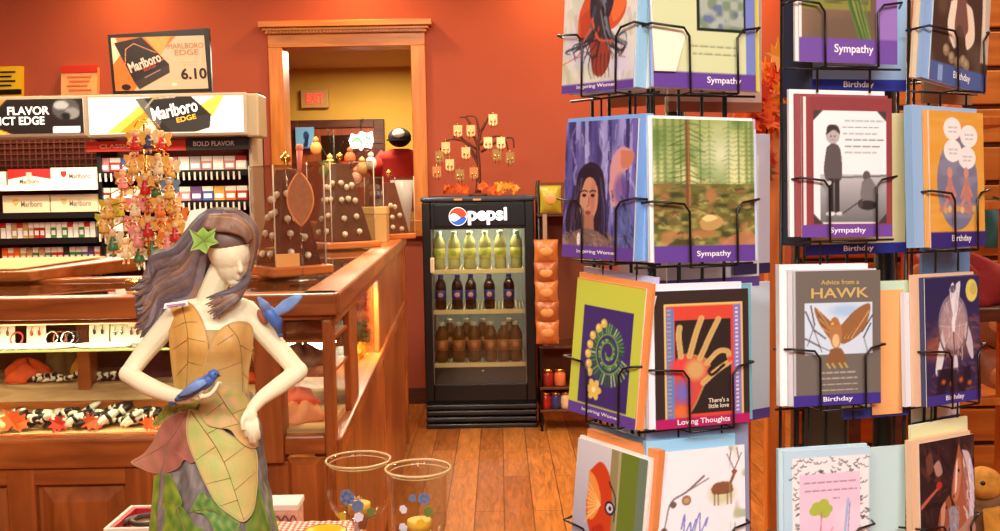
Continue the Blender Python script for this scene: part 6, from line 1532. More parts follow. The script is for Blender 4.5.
def art_cross():
    a = A((150, 116, 186)); a.rect(0, 0, .78, 1, (108, 88, 70)); a.blotch(5, 6, (140, 110, 84), .4, .8, .8, 22, a.x < .78)
    a.rect(.04, 0, .72, .66, (132, 132, 60)).rect(.1, 0, .24, .6, (62, 56, 46)).rect(.36, 0, .62, .6, (66, 60, 44)).rect(.27, 0, .33, .6, (176, 172, 90)).blotch(6, 8, (80, 74, 50), .5, .8, .6, 23, (a.x < .7) & (a.y < .62))
    for k in range(12): a.line([(.72 - .01 * k, .84), (.62 - .015 * k, .5), (.4 + rg.uniform(-.05, .3), .1)], .018, rg.choice([(90, 120, 60), (130, 150, 80), (70, 96, 44)]), 1, .008, 10)
    a.rect(0, .0, .03, 1, (230, 226, 220))
    return strip_(a, (112, 78, 160), .84)
def art_sitter():
    a = A((70, 54, 44)); a.blotch(6, 8, (98, 80, 66), .4, .8, .8, 24).rect(.86, 0, 1, .8, (196, 180, 156)).poly([(.86, 0), (.8, 0), (.9, .8), (.95, .8)], (226, 214, 190))
    a.ell(.42, .34, .1, .08, (176, 140, 116)).poly([(.28, .46), (.42, .4), (.62, .46), (.7, .68), (.62, .72), (.5, .6), (.42, .62), (.36, .72), (.28, .7)], (120, 84, 72), 1, True)
    a.poly([(.3, .46), (.4, .44), (.38, .6), (.42, .74), (.36, .74), (.26, .62)], (236, 222, 196), 1, True).poly([(.56, .44), (.68, .48), (.74, .66), (.62, .74), (.58, .66), (.62, .6)], (232, 214, 188), 1, True)
    for x, y in ((.26, .78), (.36, .82), (.46, .84), (.56, .82), (.62, .84)): a.ell(x, y, .055, .04, (140, 122, 90)).ell(x - .01, y - .008, .03, .02, (170, 152, 116))
    return strip_(a, (76, 98, 150), .87).rect(.14, .885, .22, .985, (140, 166, 206))
def art_kids():
    a = A((140, 64, 66)); a.rect(.02, 0, .05, 1, (236, 226, 222)).rect(.06, 0, .1, 1, (146, 68, 70)).rect(.13, .1, .93, .9, (238, 238, 238))
    a.rect(.2, .55, .93, .89, (150, 150, 150)).grad(.2, .55, .93, .89, (190, 190, 190), (110, 110, 112)); a.line([(.3, .575), (.93, .56)], .02, (110, 112, 112))
    for x, y in ((.13, .1), (.93, .1), (.93, .9), (.13, .9)): a.poly([(x, y), (x + (.1 if x < .5 else -.1), y), (x, y + (.07 if y < .5 else -.07))], (70, 60, 60))
    for k in range(6): a.scribble(.45, .9 - .04 * (k % 3), .17 + k * .045, (110, 110, 116), 1, 0, .012, k + 30)
    a.ell(.34, .275, .075, .06, (180, 174, 170)).ell(.318, .28, .01, .006, (60, 56, 54)).ell(.362, .28, .01, .006, (60, 56, 54)).line([(.32, .308), (.36, .308)], .008, (110, 96, 92)).poly([(.262, .275), (.29, .205), (.39, .205), (.42, .265), (.35, .235)], (60, 56, 54), 1, True)
    a.poly([(.27, .36), (.34, .33), (.42, .37), (.44, .55), (.4, .6), (.28, .6), (.24, .52)], (92, 84, 84), 1, True).rect(.29, .58, .345, .82, (44, 40, 42)).rect(.355, .58, .41, .82, (52, 48, 50)).ell(.3, .61, .022, .016, (200, 196, 190)).ell(.31, .83, .05, .015, (230, 230, 230)).ell(.41, .83, .04, .013, (210, 210, 210))
    a.ell(.71, .56, .042, .036, (90, 86, 84)).poly([(.66, .6), (.76, .58), (.84, .7), (.8, .78), (.68, .78), (.64, .7)], (120, 116, 116), 1, True).ell(.72, .77, .1, .035, (50, 46, 46)).line([(.44, .83), (.66, .73)], .01, (40, 40, 40)).ell(.64, .76, .03, .03, (70, 66, 66))
    return strip_(a, (112, 72, 158), .91)
def art_cartoon():
    a = A((226, 164, 66)); a.blotch(3, 30, (232, 176, 84), .4, .8, .7, 31).ell(.5, .53, .37, .34, (120, 124, 148)).blotch(3, 26, (150, 152, 170), .5, .7, .6, 32, ((a.x - .5) / .37) ** 2 + ((a.y - .53) / .34) ** 2 < 1)
    for x, y in ((.42, .13), (.72, .18), (.42, .29), (.68, .34)): a.ell(x, y, .16, .083, (246, 244, 238)).scribble(x - .08, x + .09, y - .01, (150, 150, 160), 2, .03, .01)
    for x, s in ((.36, 1), (.66, 1)):
        a.poly([(x - .06, .66), (x - .05, .54), (x, .44), (x + .05, .54), (x + .07, .66)], (196, 130, 118), 1, True).ell(x, .45, .045, .04, (212, 150, 130)).line([(x - .05, .56), (x - .1, .63)], .03, (206, 140, 124)).line([(x + .05, .56), (x + .1, .62)], .03, (206, 140, 124))
        a.line([(x - .06, .66), (x - .12, .72), (x, .73)], .05, (206, 140, 124)).line([(x + .05, .67), (x + .12, .72), (x + .04, .74)], .05, (198, 128, 112))
    for k in range(9): a.ell(.2 + k * .075, .715 + .01 * (k % 2), .035, .025, rg.choice([(226, 196, 120), (210, 170, 110), (190, 130, 120)]))
    return strip_(a, (52, 44, 120), .885)
def art_hawk():
    a = A((112, 106, 98)); a.rect(.0, 0, .03, 1, (190, 190, 196))
    a.rect(.13, .24, .9, .62, (206, 224, 240)).ell(.6, .3, .25, .06, (160, 196, 232), .8, .6)
    for pts in ([(.14, .3), (.24, .45), (.32, .6)], [(.2, .26), (.24, .4), (.16, .55)], [(.88, .4), (.8, .5), (.84, .6)], [(.14, .5), (.3, .56), (.5, .62)], [(.9, .34), (.78, .46)], [(.24, .44), (.36, .5)]): a.line(pts, .016, (84, 74, 70), 1, .008)
    br, lb, dk = (150, 104, 64), (206, 160, 104), (104, 66, 40)
    a.poly([(.46, .4), (.3, .3), (.24, .27), (.26, .34), (.32, .42), (.44, .52)], br, 1, True).poly([(.52, .42), (.7, .3), (.86, .25), (.87, .32), (.8, .44), (.66, .52), (.54, .54)], br, 1, True)
    for k in range(7): a.line([(.54 + .02 * k, .5), (.66 + .033 * k, .5 - .032 * k)], .018, (lb, dk)[k % 2], .9)
    for k in range(5): a.line([(.46, .48), (.32 - .01 * k, .42 - .032 * k)], .016, (lb, dk)[k % 2], .8)
    a.ell(.48, .47, .07, .11, (176, 124, 76)).ell(.47, .38, .045, .034, (170, 116, 70)).poly([(.45, .38), (.42, .4), (.46, .4)], (230, 190, 60)).ell(.48, .52, .04, .05, (222, 190, 140))
    a.poly([(.42, .58), (.54, .58), (.6, .68), (.5, .7), (.38, .68)], (136, 96, 60), 1, True)
    for x in (.38, .44, .52, .58): a.line([(x, .69), (x + .03, .72)], .016, (206, 180, 90))
    for k in range(5): a.scribble(.28, .72, .755 + k * .043, (200, 196, 186), 1, 0, .012, k + 50)
    return strip_(a, (66, 52, 140), .915)
def art_catcher():
    a = A((44, 46, 84)); a.grad(0, 0, 1, .92, (38, 44, 88), (52, 44, 80)); a.ell(.5, .5, .55, .22, (196, 120, 90), .8, .9).ell(.1, .56, .3, .12, (206, 100, 60), .7, .9).ell(.85, .12, .11, .09, (222, 214, 110)).ell(.88, .11, .06, .05, (190, 180, 90), .7)
    paint(a, 90, (0, .3, 1, .93), [(120, 70, 80), (200, 120, 84), (60, 56, 100), (40, 38, 74), (150, 96, 100)], .04, .2, .2, .5, .35, 11)
    a.poly([(.3, .4), (.2, .6), (.16, .74), (.24, .76), (.34, .56)], (226, 224, 226), 1, True).poly([(.74, .36), (.84, .5), (.86, .66), (.78, .62), (.7, .46)], (206, 200, 210), 1, True)
    a.ell(.5, .36, .27, .22, (196, 186, 196), .5).ell(.5, .36, .235, .19, (206, 170, 156), .5)
    a.line([(.5 + .26 * math.cos(t), .4 + .24 * math.sin(t)) for t in [k * math.pi / 14 for k in range(15)]], .022, (92, 80, 70))
    a.line([(.5 + .26 * math.cos(t), .38 + .24 * math.sin(t)) for t in [k * 2 * math.pi / 24 for k in range(25)]], .01, (150, 136, 130))
    for k in range(8): a.line([(.5, .4), (.5 + .25 * math.cos(k * .785), .38 + .23 * math.sin(k * .785))], .008, (220, 216, 220), .7)
    a.poly([(.44, .1), (.5, .05), (.56, .12), (.6, .22), (.52, .36), (.46, .2)], (236, 236, 240), 1, True).poly([(.56, .06), (.64, .05), (.6, .2), (.52, .3)], (220, 222, 230), 1, True).ell(.5, .1, .05, .03, (90, 90, 110))
    paint(a, 40, (.34, .08, .66, .6), [(236, 236, 242), (196, 186, 200), (150, 140, 160), (226, 200, 186)], .014, .14, 1.4, .4, .6, 12)
    a.ell(.5, .38, .03, .07, (240, 240, 244)).line([(.5, .44), (.52, .8)], .02, (90, 80, 80)).poly([(.5, .62), (.56, .64), (.57, .8), (.52, .88), (.48, .78)], (216, 214, 224), 1, True)
    for x in (.38, .62): a.line([(x, .58), (x, .8)], .02, (60, 50, 66)).ell(x, .62, .02, .015, (170, 130, 100))
    a.blotch(8, 5, (30, 26, 40), .45, .7, .9, 41, (a.y > .72) & (a.y < .93))
    for x, y in ((.3, .82), (.44, .84), (.62, .82), (.78, .85)): a.ell(x, y, .06, .03, (226, 110, 40), .9, .8)
    return strip_(a, (62, 54, 140), .915)
def art_girl():
    a = A((190, 222, 236)); a.rect(.1, .06, .98, 1, (240, 240, 240))
    for k in range(420):
        x, y = rg.uniform(.1, .97), rg.uniform(.06, 1.0)
        if .2 < x < .86 and y > .2: continue
        dx = rg.choice([-1, 1]); a.line([(x, y), (x + .018 * dx, y + .014), (x + .04 * dx, y + .012)], .008, (50, 48, 50))
    a.rect(.18, .18, .88, 1, (240, 206, 226)); a.blotch(4, 6, (248, 222, 236), .4, .8, .6, 43, (a.x > .18) & (a.x < .88) & (a.y > .18))
    for k in range(3): a.scribble(.22 + (.3 if k == 2 else 0), .84 - (.2 if k == 2 else 0), .245 + k * .06, (150, 110, 140), 1, 0, .012, k + 60)
    for x, y in ((.38, .42), (.46, .4), (.42, .45), (.5, .44), (.35, .45), (.47, .47)): a.ell(x, y, .06, .035, (176, 190, 80))
    a.line([(.43, .46), (.42, .62)], .012, (190, 110, 130)).poly([(.38, .64), (.44, .6), (.5, .66), (.5, 1), (.36, 1)], (216, 110, 160), 1, True).line([(.46, .68), (.56, .58)], .022, (226, 170, 180))
    a.line([(.74, .38), (.7, .62), (.68, .72)], .03, (166, 190, 220)).line([(.76, .4), (.73, .7)], .012, (130, 150, 190)).ell(.62, .76, .14, .04, (186, 220, 236)).rect(.54, .78, .7, 1, (196, 222, 236))
    return a
def art_horses():
    a = A((46, 34, 34)); paint(a, 170, (-.05, -.05, 1, 1), [(80, 46, 38), (24, 18, 22), (60, 44, 48), (104, 60, 46), (40, 34, 44)], .05, .25, .9, .9, .6, 7)
    a.poly([(.62, .5), (.56, .42), (.6, .26), (.67, .13), (.71, .06), (.75, .12), (.84, .2), (.9, .36), (.88, .62), (.74, .7), (.62, .66)], (168, 98, 68), 1, True)
    a.poly([(.58, .42), (.62, .28), (.68, .16), (.74, .18), (.74, .3), (.68, .44), (.62, .47)], (196, 128, 92), 1, True).poly([(.65, .2), (.68, .17), (.66, .36), (.62, .4)], (236, 222, 210), 1, True)
    a.poly([(.76, .1), (.9, .14), (.98, .32), (.96, .6), (.88, .64), (.9, .4), (.84, .22)], (206, 194, 204), 1, True).ell(.7, .25, .018, .013, (24, 18, 18)).ell(.6, .43, .014, .01, (40, 24, 20))
    paint(a, 40, (.78, .14, .94, .6), [(226, 216, 226), (160, 150, 170), (240, 236, 240)], .016, .16, 1.3, .3, .8, 8)
    a.poly([(.3, .62), (.36, .5), (.46, .44), (.52, .42), (.56, .5), (.56, .62), (.48, .68), (.44, .86), (.3, .86)], (150, 86, 58), 1, True).poly([(.36, .5), (.44, .46), (.42, .6), (.36, .66)], (206, 150, 120), 1, True).ell(.46, .5, .016, .012, (24, 16, 16))
    a.poly([(.5, .52), (.6, .5), (.68, .58), (.66, .7), (.54, .72)], (146, 150, 170), .9, True)
    paint(a, 30, (.48, .5, .68, .7), [(176, 180, 196), (120, 120, 146), (196, 160, 140)], .016, .1, 1.2, .5, .7, 9)
    a.line([(.02, .46), (.2, .39), (.34, .34)], .045, (196, 100, 84), 1, .026, 8).ell(.34, .33, .05, .028, (190, 52, 46)).poly([(.24, .18), (.34, .15), (.4, .24), (.3, .26)], (176, 140, 124), 1, True).poly([(.1, .12), (.2, .08), (.24, .2), (.14, .24)], (110, 70, 56), .9, True)
    a.poly([(.4, .86), (.52, .7), (.7, .68), (.96, .62), (1.02, 1.02), (.4, 1.02)], (188, 138, 116), 1, True).poly([(.06, .9), (.2, .78), (.34, .84), (.4, 1.02), (.06, 1.02)], (200, 194, 202), 1, True).poly([(.4, .78), (.5, .76), (.55, .9), (.5, 1.02), (.42, 1.02)], (92, 52, 44), 1, True)
    paint(a, 50, (.44, .72, .98, 1), [(206, 160, 136), (160, 110, 92), (226, 190, 170)], .03, .18, 1.0, .6, .5, 10)
    return a
M_pw = mat('label_white', (244, 242, 240), .5)
M_hg = mat('hawk_gold', (206, 178, 104), .5)
_em = {}
def emat(c):
    if c not in _em: _em[c] = mat('envelope_%d_%d_%d' % c, c, .6)
    return _em[c]
def frame_of(px, pyb, Y, th):
    o = at(px, pyb, Y); th = rad(th)
    return o, V((math.cos(th), math.sin(th), 0)), V((math.sin(th), -math.cos(th), 0))
def vis(o, th):
    th = rad(th); return math.cos(th) - (o.x / o.y) * math.sin(th)
def slab_card(nm, o, xd, n, yd, w, h, t, m, label, cat, group, dx=0.0):
    """paper slab: o bottom centre of its front face"""
    a = o + xd * (dx - w / 2); b = o + xd * (dx + w / 2); q = MB()
    f = [a, b, b + yd * h, a + yd * h]; g = [p - n * t for p in f]
    q.add([f[0], f[1], g[1], g[0], f[3], f[2], g[2], g[3]], BOXF)
    return single(nm, q, m, label, cat, group, loc=tuple(o + xd * dx))
def pocket(rack, px, pyb, Y, th, wpx, hpx, art, label, env, words=(), lean=3, roll=0.0, wire=True, lip=.075, arms=(-.17, .3), edge=(240, 236, 228), where='', t=.0022, strip_y=None):
    o, xd, n = frame_of(px, pyb, Y, th); ln_ = rad(lean)
    yd = (Z3 * math.cos(ln_) - n * math.sin(ln_))
    w = wpx * Y / 1000 / vis(o, th); h = hpx * Y / 1000 / math.cos(ln_) / .985
    n2 = (n * math.cos(ln_) + Z3 * math.sin(ln_))
    roll -= 1.0
    cr, sr = math.cos(rad(roll)), math.sin(rad(roll)); X2, Y2_ = xd * cr + yd * sr, yd * cr - xd * sr
    ll = o - X2 * (w / 2)
    cd = thing('greeting_card', label, 'greeting card', tuple(o))
    pf = printed('card_front', art(), ll, X2, Y2_, w, h, t * .45, parent=cd, edge=edge)
    obj('card_back', (lambda q: q.add([ll - n2 * (t * .55), ll + X2 * w - n2 * (t * .55), ll + X2 * w - n2 * t, ll - n2 * t] + [p + Y2_ * h for p in (ll - n2 * (t * .55), ll + X2 * w - n2 * (t * .55), ll + X2 * w - n2 * t, ll - n2 * t)], BOXF))(MB()), emat((236, 232, 224)), cd)
    for (tx, u, v, tw, tha, m) in words:
        lettering(cd, tx, ll + X2 * (u * w) + Y2_ * ((1 - v) * h), X2, Y2_, tw * w, tha * h, m, lift=.0006, bold=.015)
    off = t + .0008
    for k, (c, dwl, dwr, dh, tt, lb) in enumerate(env):
        # dwl / dwr: how far it sticks out beyond the card on each side, dh above
        ow = w + dwl + dwr; cx = (dwr - dwl) / 2
        slab_card('envelope' if 'envelope' in lb else 'greeting_card', o - n2 * off + Z3 * .001, X2, n2, Y2_, ow, h + dh, tt, emat(c), lb, 'envelope' if 'envelope' in lb else 'greeting card', None, cx)
        off += tt + .0008
    if wire:
        back = off + .006; q = MB(); r = .0016
        bz = o - Z3 * .004
        for s, e in ((-1, arms[0]), (1, arms[1])):
            eb = o - n2 * back + xd * (s * (w / 2 + .014)) + yd * lip
            ef = o + n2 * .006 + xd * (s * (w / 2 + .004)) + yd * (lip + .002)
            f1 = o + n2 * .007 + xd * (e * w + s * .008) + yd * (lip - .002); f2 = o + n2 * .006 + xd * (e * w) + yd * (lip - .012)
            f3 = o + n2 * .005 + xd * (e * w) - Z3 * .005; f4 = o - n * (back) + xd * (e * w) - Z3 * .006; f5 = f4 - Z3 * .03
            q.tube([eb, ef, f1, f2, f2.lerp(f3, .5), f3, f4, f5], r, 7)
        q.tube([o - n * back + xd * (-w / 2 - .014) - Z3 * .006, o - n * back + xd * (w / 2 + .014) - Z3 * .006], r, 7)
        q.tube([o + n * .003 + xd * (arms[0] * w) - Z3 * .0055, o + n * .003 + xd * (arms[1] * w) - Z3 * .0055], r, 7)
        obj('wire_pocket', q, M_wire, rack)
    return o, xd, n, w, h
def uprights(rack, px, Y, th, back, offs, z0, z1):
    o, xd, n = frame_of(px, 265, Y, th); b = o - n * back
    q = MB()
    for f in offs:
        p = b + xd * f
        obj('upright_wire', MB().tube([(p.x, p.y, z0), (p.x, p.y, z1)], .0022, 8), M_wire, rack)
LW = M_pw
r1 = thing('card_spinner', 'black wire greeting card spinner standing nearest the drinks fridge', 'card rack', (.215, 1.36, 0))
# --- first spinner, left column
LT, LY = -48, 1.275
CT, CYy = 20, 1.25
pocket(r1, 596, 91, LY, LT, 71, 148, art_dancer, 'greeting card of a dark haired figure in orange, topmost on the fridge side', [((160, 206, 232), 0, .004, -.01, .016, 'pale blue envelope behind the orange figure card'), ((226, 232, 240), 0, .006, -.02, .006, 'white envelope behind the orange figure card')], [('Inspiring Women', .5, .968, .55, .032, LW)])
pocket(r1, 596, 259, LY, LT, 71, 136, art_portrait, 'greeting card of a long haired woman in a violet forest', [((120, 166, 226), 0, .002, .004, .012, 'blue envelope behind the violet forest woman card'), ((150, 190, 236), 0, .004, .006, .008, 'sky blue envelope at the back of the woman card pocket'), ((232, 238, 244), .006, .004, .004, .005, 'white envelope at the back of the woman card pocket')], [('Inspiring Women', .5, .953, .56, .034, LW)])
pocket(r1, 600, 420, LY, LT, 68, 138, art_fern, 'lime bordered greeting card of a curled fern on purple', [((240, 150, 80), 0, .008, .006, .005, 'orange envelope behind the curled fern card'), ((236, 238, 236), .0, .004, -.01, .014, 'white envelope behind the curled fern card'), ((206, 206, 236), .012, -.004, .012, .006, 'lavender envelope at the back of the fern card pocket')], [('Inspiring Women', .5, .957, .56, .032, LW)], roll=-3)
pocket(r1, 601, 588, LY, LT, 70, 144, art_redbird, 'greeting card of a red crested figure beside a green band, lowest on the fridge side', [((240, 236, 226), .0, .004, .002, .004, 'cream envelope behind the red crested figure card'), ((238, 150, 84), -.008, .01, .012, .012, 'orange envelope behind the red crested figure card'), ((110, 160, 200), .0, -.02, .018, .005, 'steel blue envelope behind the red crested figure card')], [], roll=-3)
# --- first spinner, front column
pocket(r1, 706, 89, CYy, CT, 101, 148, art_meadow, 'sympathy card with a framed meadow picture at the top of the front column', [((150, 176, 226), .002, .0, -.02, .004, 'blue envelope behind the meadow picture card'), ((214, 202, 50), .0, .01, .0, .004, 'yellow envelope behind the meadow picture card'), ((226, 234, 240), .0, .014, -.02, .004, 'pale grey envelope behind the meadow picture card')], [('Sympathy', .68, .945, .34, .055, LW)])
pocket(r1, 706, 262, CYy, CT, 101, 140, art_forest, 'sympathy card of a sunlit forest stream with a tall trunk', [((236, 238, 230), .004, .0, .003, .006, 'ivory envelope behind the forest stream card'), ((204, 226, 244), .0, .010, -.01, .006, 'ice blue envelope behind the forest stream card'), ((206, 170, 214), .0, .014, .004, .003, 'lilac envelope behind the forest stream card')], [('Sympathy', .58, .945, .34, .05, LW)])
pocket(r1, 704, 426, CYy, CT, 95, 136, art_hand, 'dark greeting card of a gold hand inside a red and blue border', [((232, 234, 244), .008, -.008, .008, .008, 'white envelope behind the gold hand card'), ((112, 176, 190), .0, .012, .004, .005, 'teal envelope behind the gold hand card')], [('Loving Thoughts', .5, .963, .56, .05, LW), ("There's a\nlittle love", .66, .835, .22, .075, mat('ink_cream', (226, 214, 190), .5))], edge=(60, 50, 46))
pocket(r1, 701, 588, CYy, CT, 95, 141, art_deer, 'white greeting card with a deer and a bare branch, lowest of the front column', [((150, 206, 238), .006, -.012, .014, .008, 'bright sky blue envelope behind the deer card'), ((140, 152, 186), .0, .014, .03, .005, 'slate blue envelope at the back of the deer card pocket')], [], edge=(236, 240, 246))
# cream envelope with a pointed flap in the top front pocket
o, xd, n = frame_of(706, 89, CYy, CT); yv = Z3 * math.cos(rad(7)) - n * math.sin(rad(7)); wv = 101 * CYy / 1000 / vis(o, CT)
pv = [o + n * .006 + xd * (wv * u) + yd_ for u, yd_ in ()]
ol = [o + n * .0035 + xd * (wv * u) + yv * (v * .186) for u, v in [(-.5, .11), (-.3, .11), (-.18, .36), (-.02, .88), (-.16, 1.02), (-.5, 1.02)]]
single('envelope', MB().prism(ol, n * .0016), M_cream, 'cream envelope with a pointed flap in front of the meadow picture card', 'envelope', loc=tuple(o + n * .0035))
# second tier behind the front column: cards of the far side seen through the gaps
def backcard(px, pyb, Y, th, wpx, hpx, c, cs, lab, word=None):
    o, xd, n = frame_of(px, pyb, Y, th); w = wpx * Y / 1000 / vis(o, th); h = hpx * Y / 1000
    t = thing('greeting_card', lab, 'greeting card', tuple(o))
    q = MB(); a = o - xd * (w / 2)
    def bx(z0, z1, f, m):
        p = [a + n * f + Z3 * z0, a + xd * w + n * f + Z3 * z0, a + xd * w - n * .004 + Z3 * z0, a - n * .004 + Z3 * z0]
        return MB().add(p + [v + Z3 * (z1 - z0) for v in p], BOXF), m
    mb_, m_ = bx(.0, h, 0, None); obj('card_body', mb_, emat(c), t)
    mb_, m_ = bx(0, h * .075, .0008, None); obj('title_band', mb_, emat(cs), t)
    if word: lettering(t, word, o + n * .001 + Z3 * (h * .037) + xd * (w * .02), xd, Z3, w * .3, h * .05, LW, lift=.0006, bold=.015)
for (px, yb, c, cs, lab) in [(714, 288, (232, 232, 238), PURP, 'white card with a violet band seen through the gap above the gold hand card'), (690, 452, (196, 214, 232), (70, 70, 110), 'pale blue card seen through the gap above the deer card'), (716, 112, (226, 190, 170), (160, 90, 60), 'peach card seen through the gap above the forest stream card')]:
    backcard(px, yb, 1.36, CT, 92, 132, c, cs, lab)
for (px, yb, c, cs, lab) in [(648, 290, (236, 236, 242), PURP, 'white card with a violet band seen in the gap left of the spinner pole'), (640, 470, (190, 216, 238), (60, 70, 140), 'ice blue card low in the gap left of the spinner pole'), (640, 106, (230, 226, 220), (190, 120, 80), 'grey white card high in the gap left of the spinner pole')]:
    backcard(px, yb, 1.42, -30, 60, 134, c, cs, lab)
for (px, yb, c, cs, lab) in [(752, 420, (214, 224, 240), (100, 70, 150), 'pale blue card edge at the right side of the first spinner'), (752, 274, (222, 214, 236), (54, 40, 90), 'lilac card with a dark band at the right side of the first spinner')]:
    backcard(px, yb, 1.38, 30, 36, 140, c, cs, lab)
ZT = 1.95
uprights(r1, 596, LY, LT, .045, (-.045, -.015, .02, .05), .25, ZT); uprights(r1, 706, CYy, CT, .045, (-.05, -.012, .022, .055), .25, ZT)
p = at(653, 265, 1.29); obj('corner_post', MB().tube([(p.x, p.y, .2), (p.x, p.y, ZT)], .0042, 10), M_blackm, r1)
p = at(676, 265, 1.37); obj('pole', MB().tube([(p.x, p.y, .0), (p.x, p.y, 2.0)], .014, 16), mat('pole_dark', (44, 40, 38), .3, .6), r1)
hub = V((p.x, p.y, 0))
q = MB()
for k in range(4):
    a = k * math.pi / 2 + .6; q.tube([hub + V((0, 0, .06)), hub + V((.15 * math.cos(a), .15 * math.sin(a), .03)), hub + V((.2 * math.cos(a), .2 * math.sin(a), .012))], .012, 8)
obj('base_foot', q, M_blackm, r1)
def ring(rack, hub, r, zs, n=5, ph=0):
    for z in zs:
        q = MB(); P = [hub + V((r * math.cos(ph + 2 * math.pi * k / n), r * math.sin(ph + 2 * math.pi * k / n), z)) for k in range(n + 1)]
        q.tube(P, .002, 6)
        for k in range(n): q.tube([hub + V((0, 0, z)), P[k]], .002, 6)
        obj('spoke_ring', q, M_wire, rack)
ring(r1, hub, .085, (.4, .72, .93, 1.145, 1.36, 1.58, 1.8), 5, rad(-70))
# --- second spinner
r2 = thing('card_spinner', 'black wire greeting card spinner at the right edge of the picture', 'card rack', (.52, 1.42, 0))
T2, Y2c = 13, 1.29; T3, Y3c = 30, 1.36
pocket(r2, 849, 63, Y2c, T2, 97, 150, art_cross, 'violet edged sympathy card of grasses before an olive cross', [((226, 222, 216), .004, .0, .0, .004, 'pale card edge behind the olive cross card')], [('Sympathy', .55, .915, .4, .07, LW)], arms=(-.26, .28))
pocket(r2, 848, 237, Y2c, T2, 90, 137, art_kids, 'maroon sympathy card with a photograph of two children playing', [((150, 70, 72), .008, -.004, .003, .003, 'maroon card second in the two children pocket'), ((244, 242, 238), .014, -.006, .009, .005, 'white envelope behind the two children card')], [('Sympathy', .5, .955, .4, .05, LW)], arms=(-.22, .3), edge=(150, 70, 72))
pocket(r2, 838, 405, Y2c, T2, 88, 134, art_hawk, 'grey greeting card with a flying hawk picture', [((206, 206, 210), .006, -.004, .001, .003, 'silver grey card second in the hawk pocket'), ((248, 246, 244), .016, -.014, .008, .01, 'bright white envelope behind the hawk card')], [('HAWK', .53, .165, .66, .075, M_hg), ('Advice from a', .53, .085, .44, .035, M_hg), ('Birthday', .5, .957, .34, .045, LW)], arms=(-.22, .3), edge=(150, 146, 140))
pocket(r2, 828, 585, Y2c, T2, 88, 138, art_girl, 'pink panel greeting card with a zebra border, tree and girl', [((190, 224, 238), .006, -.002, .002, .006, 'aqua envelope behind the zebra border card')], [], arms=(-.22, .28))
# behind the second spinner's front column
def tail(px, yb, Y, th, wpx, hpx, c, cs, lab, word, cc=None): backcard(px, yb, Y, th, wpx, hpx, c, cs, lab, word)
tail(856, 91, 1.345, T2, 100, 150, (150, 186, 224), (32, 44, 150), 'pale blue birthday card with a royal blue band behind the olive cross card', 'Birthday')
tail(856, 254, 1.345, T2, 100, 140, (216, 202, 150), (30, 40, 140), 'straw yellow birthday card with a royal blue band behind the two children card', 'Birthday')
tail(876, 417, 1.345, T2, 66, 138, (196, 222, 196), (46, 60, 150), 'pale green birthday card with a blue band right of the hawk card', None)
tail(866, 590, 1.345, T2, 80, 148, (196, 224, 226), (200, 160, 130), 'pale aqua card right of the zebra border card', None)
o, xd, n = frame_of(884, 417, 1.344, T2)
slab_card('greeting_card', o + n * .0015 + Z3 * .004, xd, n, Z3, .046, .17, .001, emat((240, 176, 110)), 'apricot bordered card edge right of the hawk card', 'greeting card', None, .004)
# second spinner, right column
pocket(r2, 958, 87, Y3c, T3, 56, 150, art_sitter, 'brown birthday card of a seated figure with cream sleeves', [((140, 176, 220), .012, -.006, .0, .008, 'blue envelope behind the seated figure card'), ((230, 200, 160), .02, .0, -.01, .004, 'tan envelope behind the seated figure card')], [('Birthday', .55, .935, .3, .06, LW)], roll=-7, arms=(-.05, .42))
pocket(r2, 959, 247, Y3c, T3, 54, 133, art_cartoon, 'yellow birthday card with two bathers and speech bubbles', [((236, 170, 90), .006, .0, .0, .003, 'amber card second in the bathers pocket'), ((150, 190, 230), .026, -.004, .006, .012, 'blue envelope behind the bathers card')], [('Birthday', .55, .94, .36, .06, LW)], arms=(-.12, .3))
pocket(r2, 955, 403, Y3c, T3, 54, 126, art_catcher, 'night blue birthday card with a dreamcatcher and moon', [((70, 74, 110), .005, .0, .0, .003, 'dark blue card second in the dreamcatcher pocket'), ((236, 196, 160), .014, -.002, .004, .008, 'peach envelope behind the dreamcatcher card'), ((226, 232, 240), .024, -.01, -.02, .006, 'pale envelope behind the dreamcatcher card')], [('Birthday', .5, .955, .34, .05, LW)], arms=(-.1, .4), edge=(60, 60, 84))
pocket(r2, 950, 575, Y3c, T3, 55, 138, art_horses, 'dark greeting card of chestnut and white horses', [((238, 200, 160), .014, -.004, .004, .01, 'peach envelope behind the horses card'), ((230, 234, 180), .0, .006, .022, .004, 'pale yellow envelope behind the horses card')], [], arms=(-.1, .35), edge=(50, 40, 40))
for (px, yb, c, cs, lab) in [(946, 285, (110, 160, 216), (40, 50, 130), 'blue card with a navy band above the dreamcatcher card'), (936, 428, (226, 232, 236), (40, 44, 130), 'white card with a navy band above the horses card'), (948, 104, (206, 190, 170), (170, 130, 90), 'tan card seen under the seated figure card')]:
    backcard(px, yb, 1.44, T3, 48, 136, c, cs, lab)
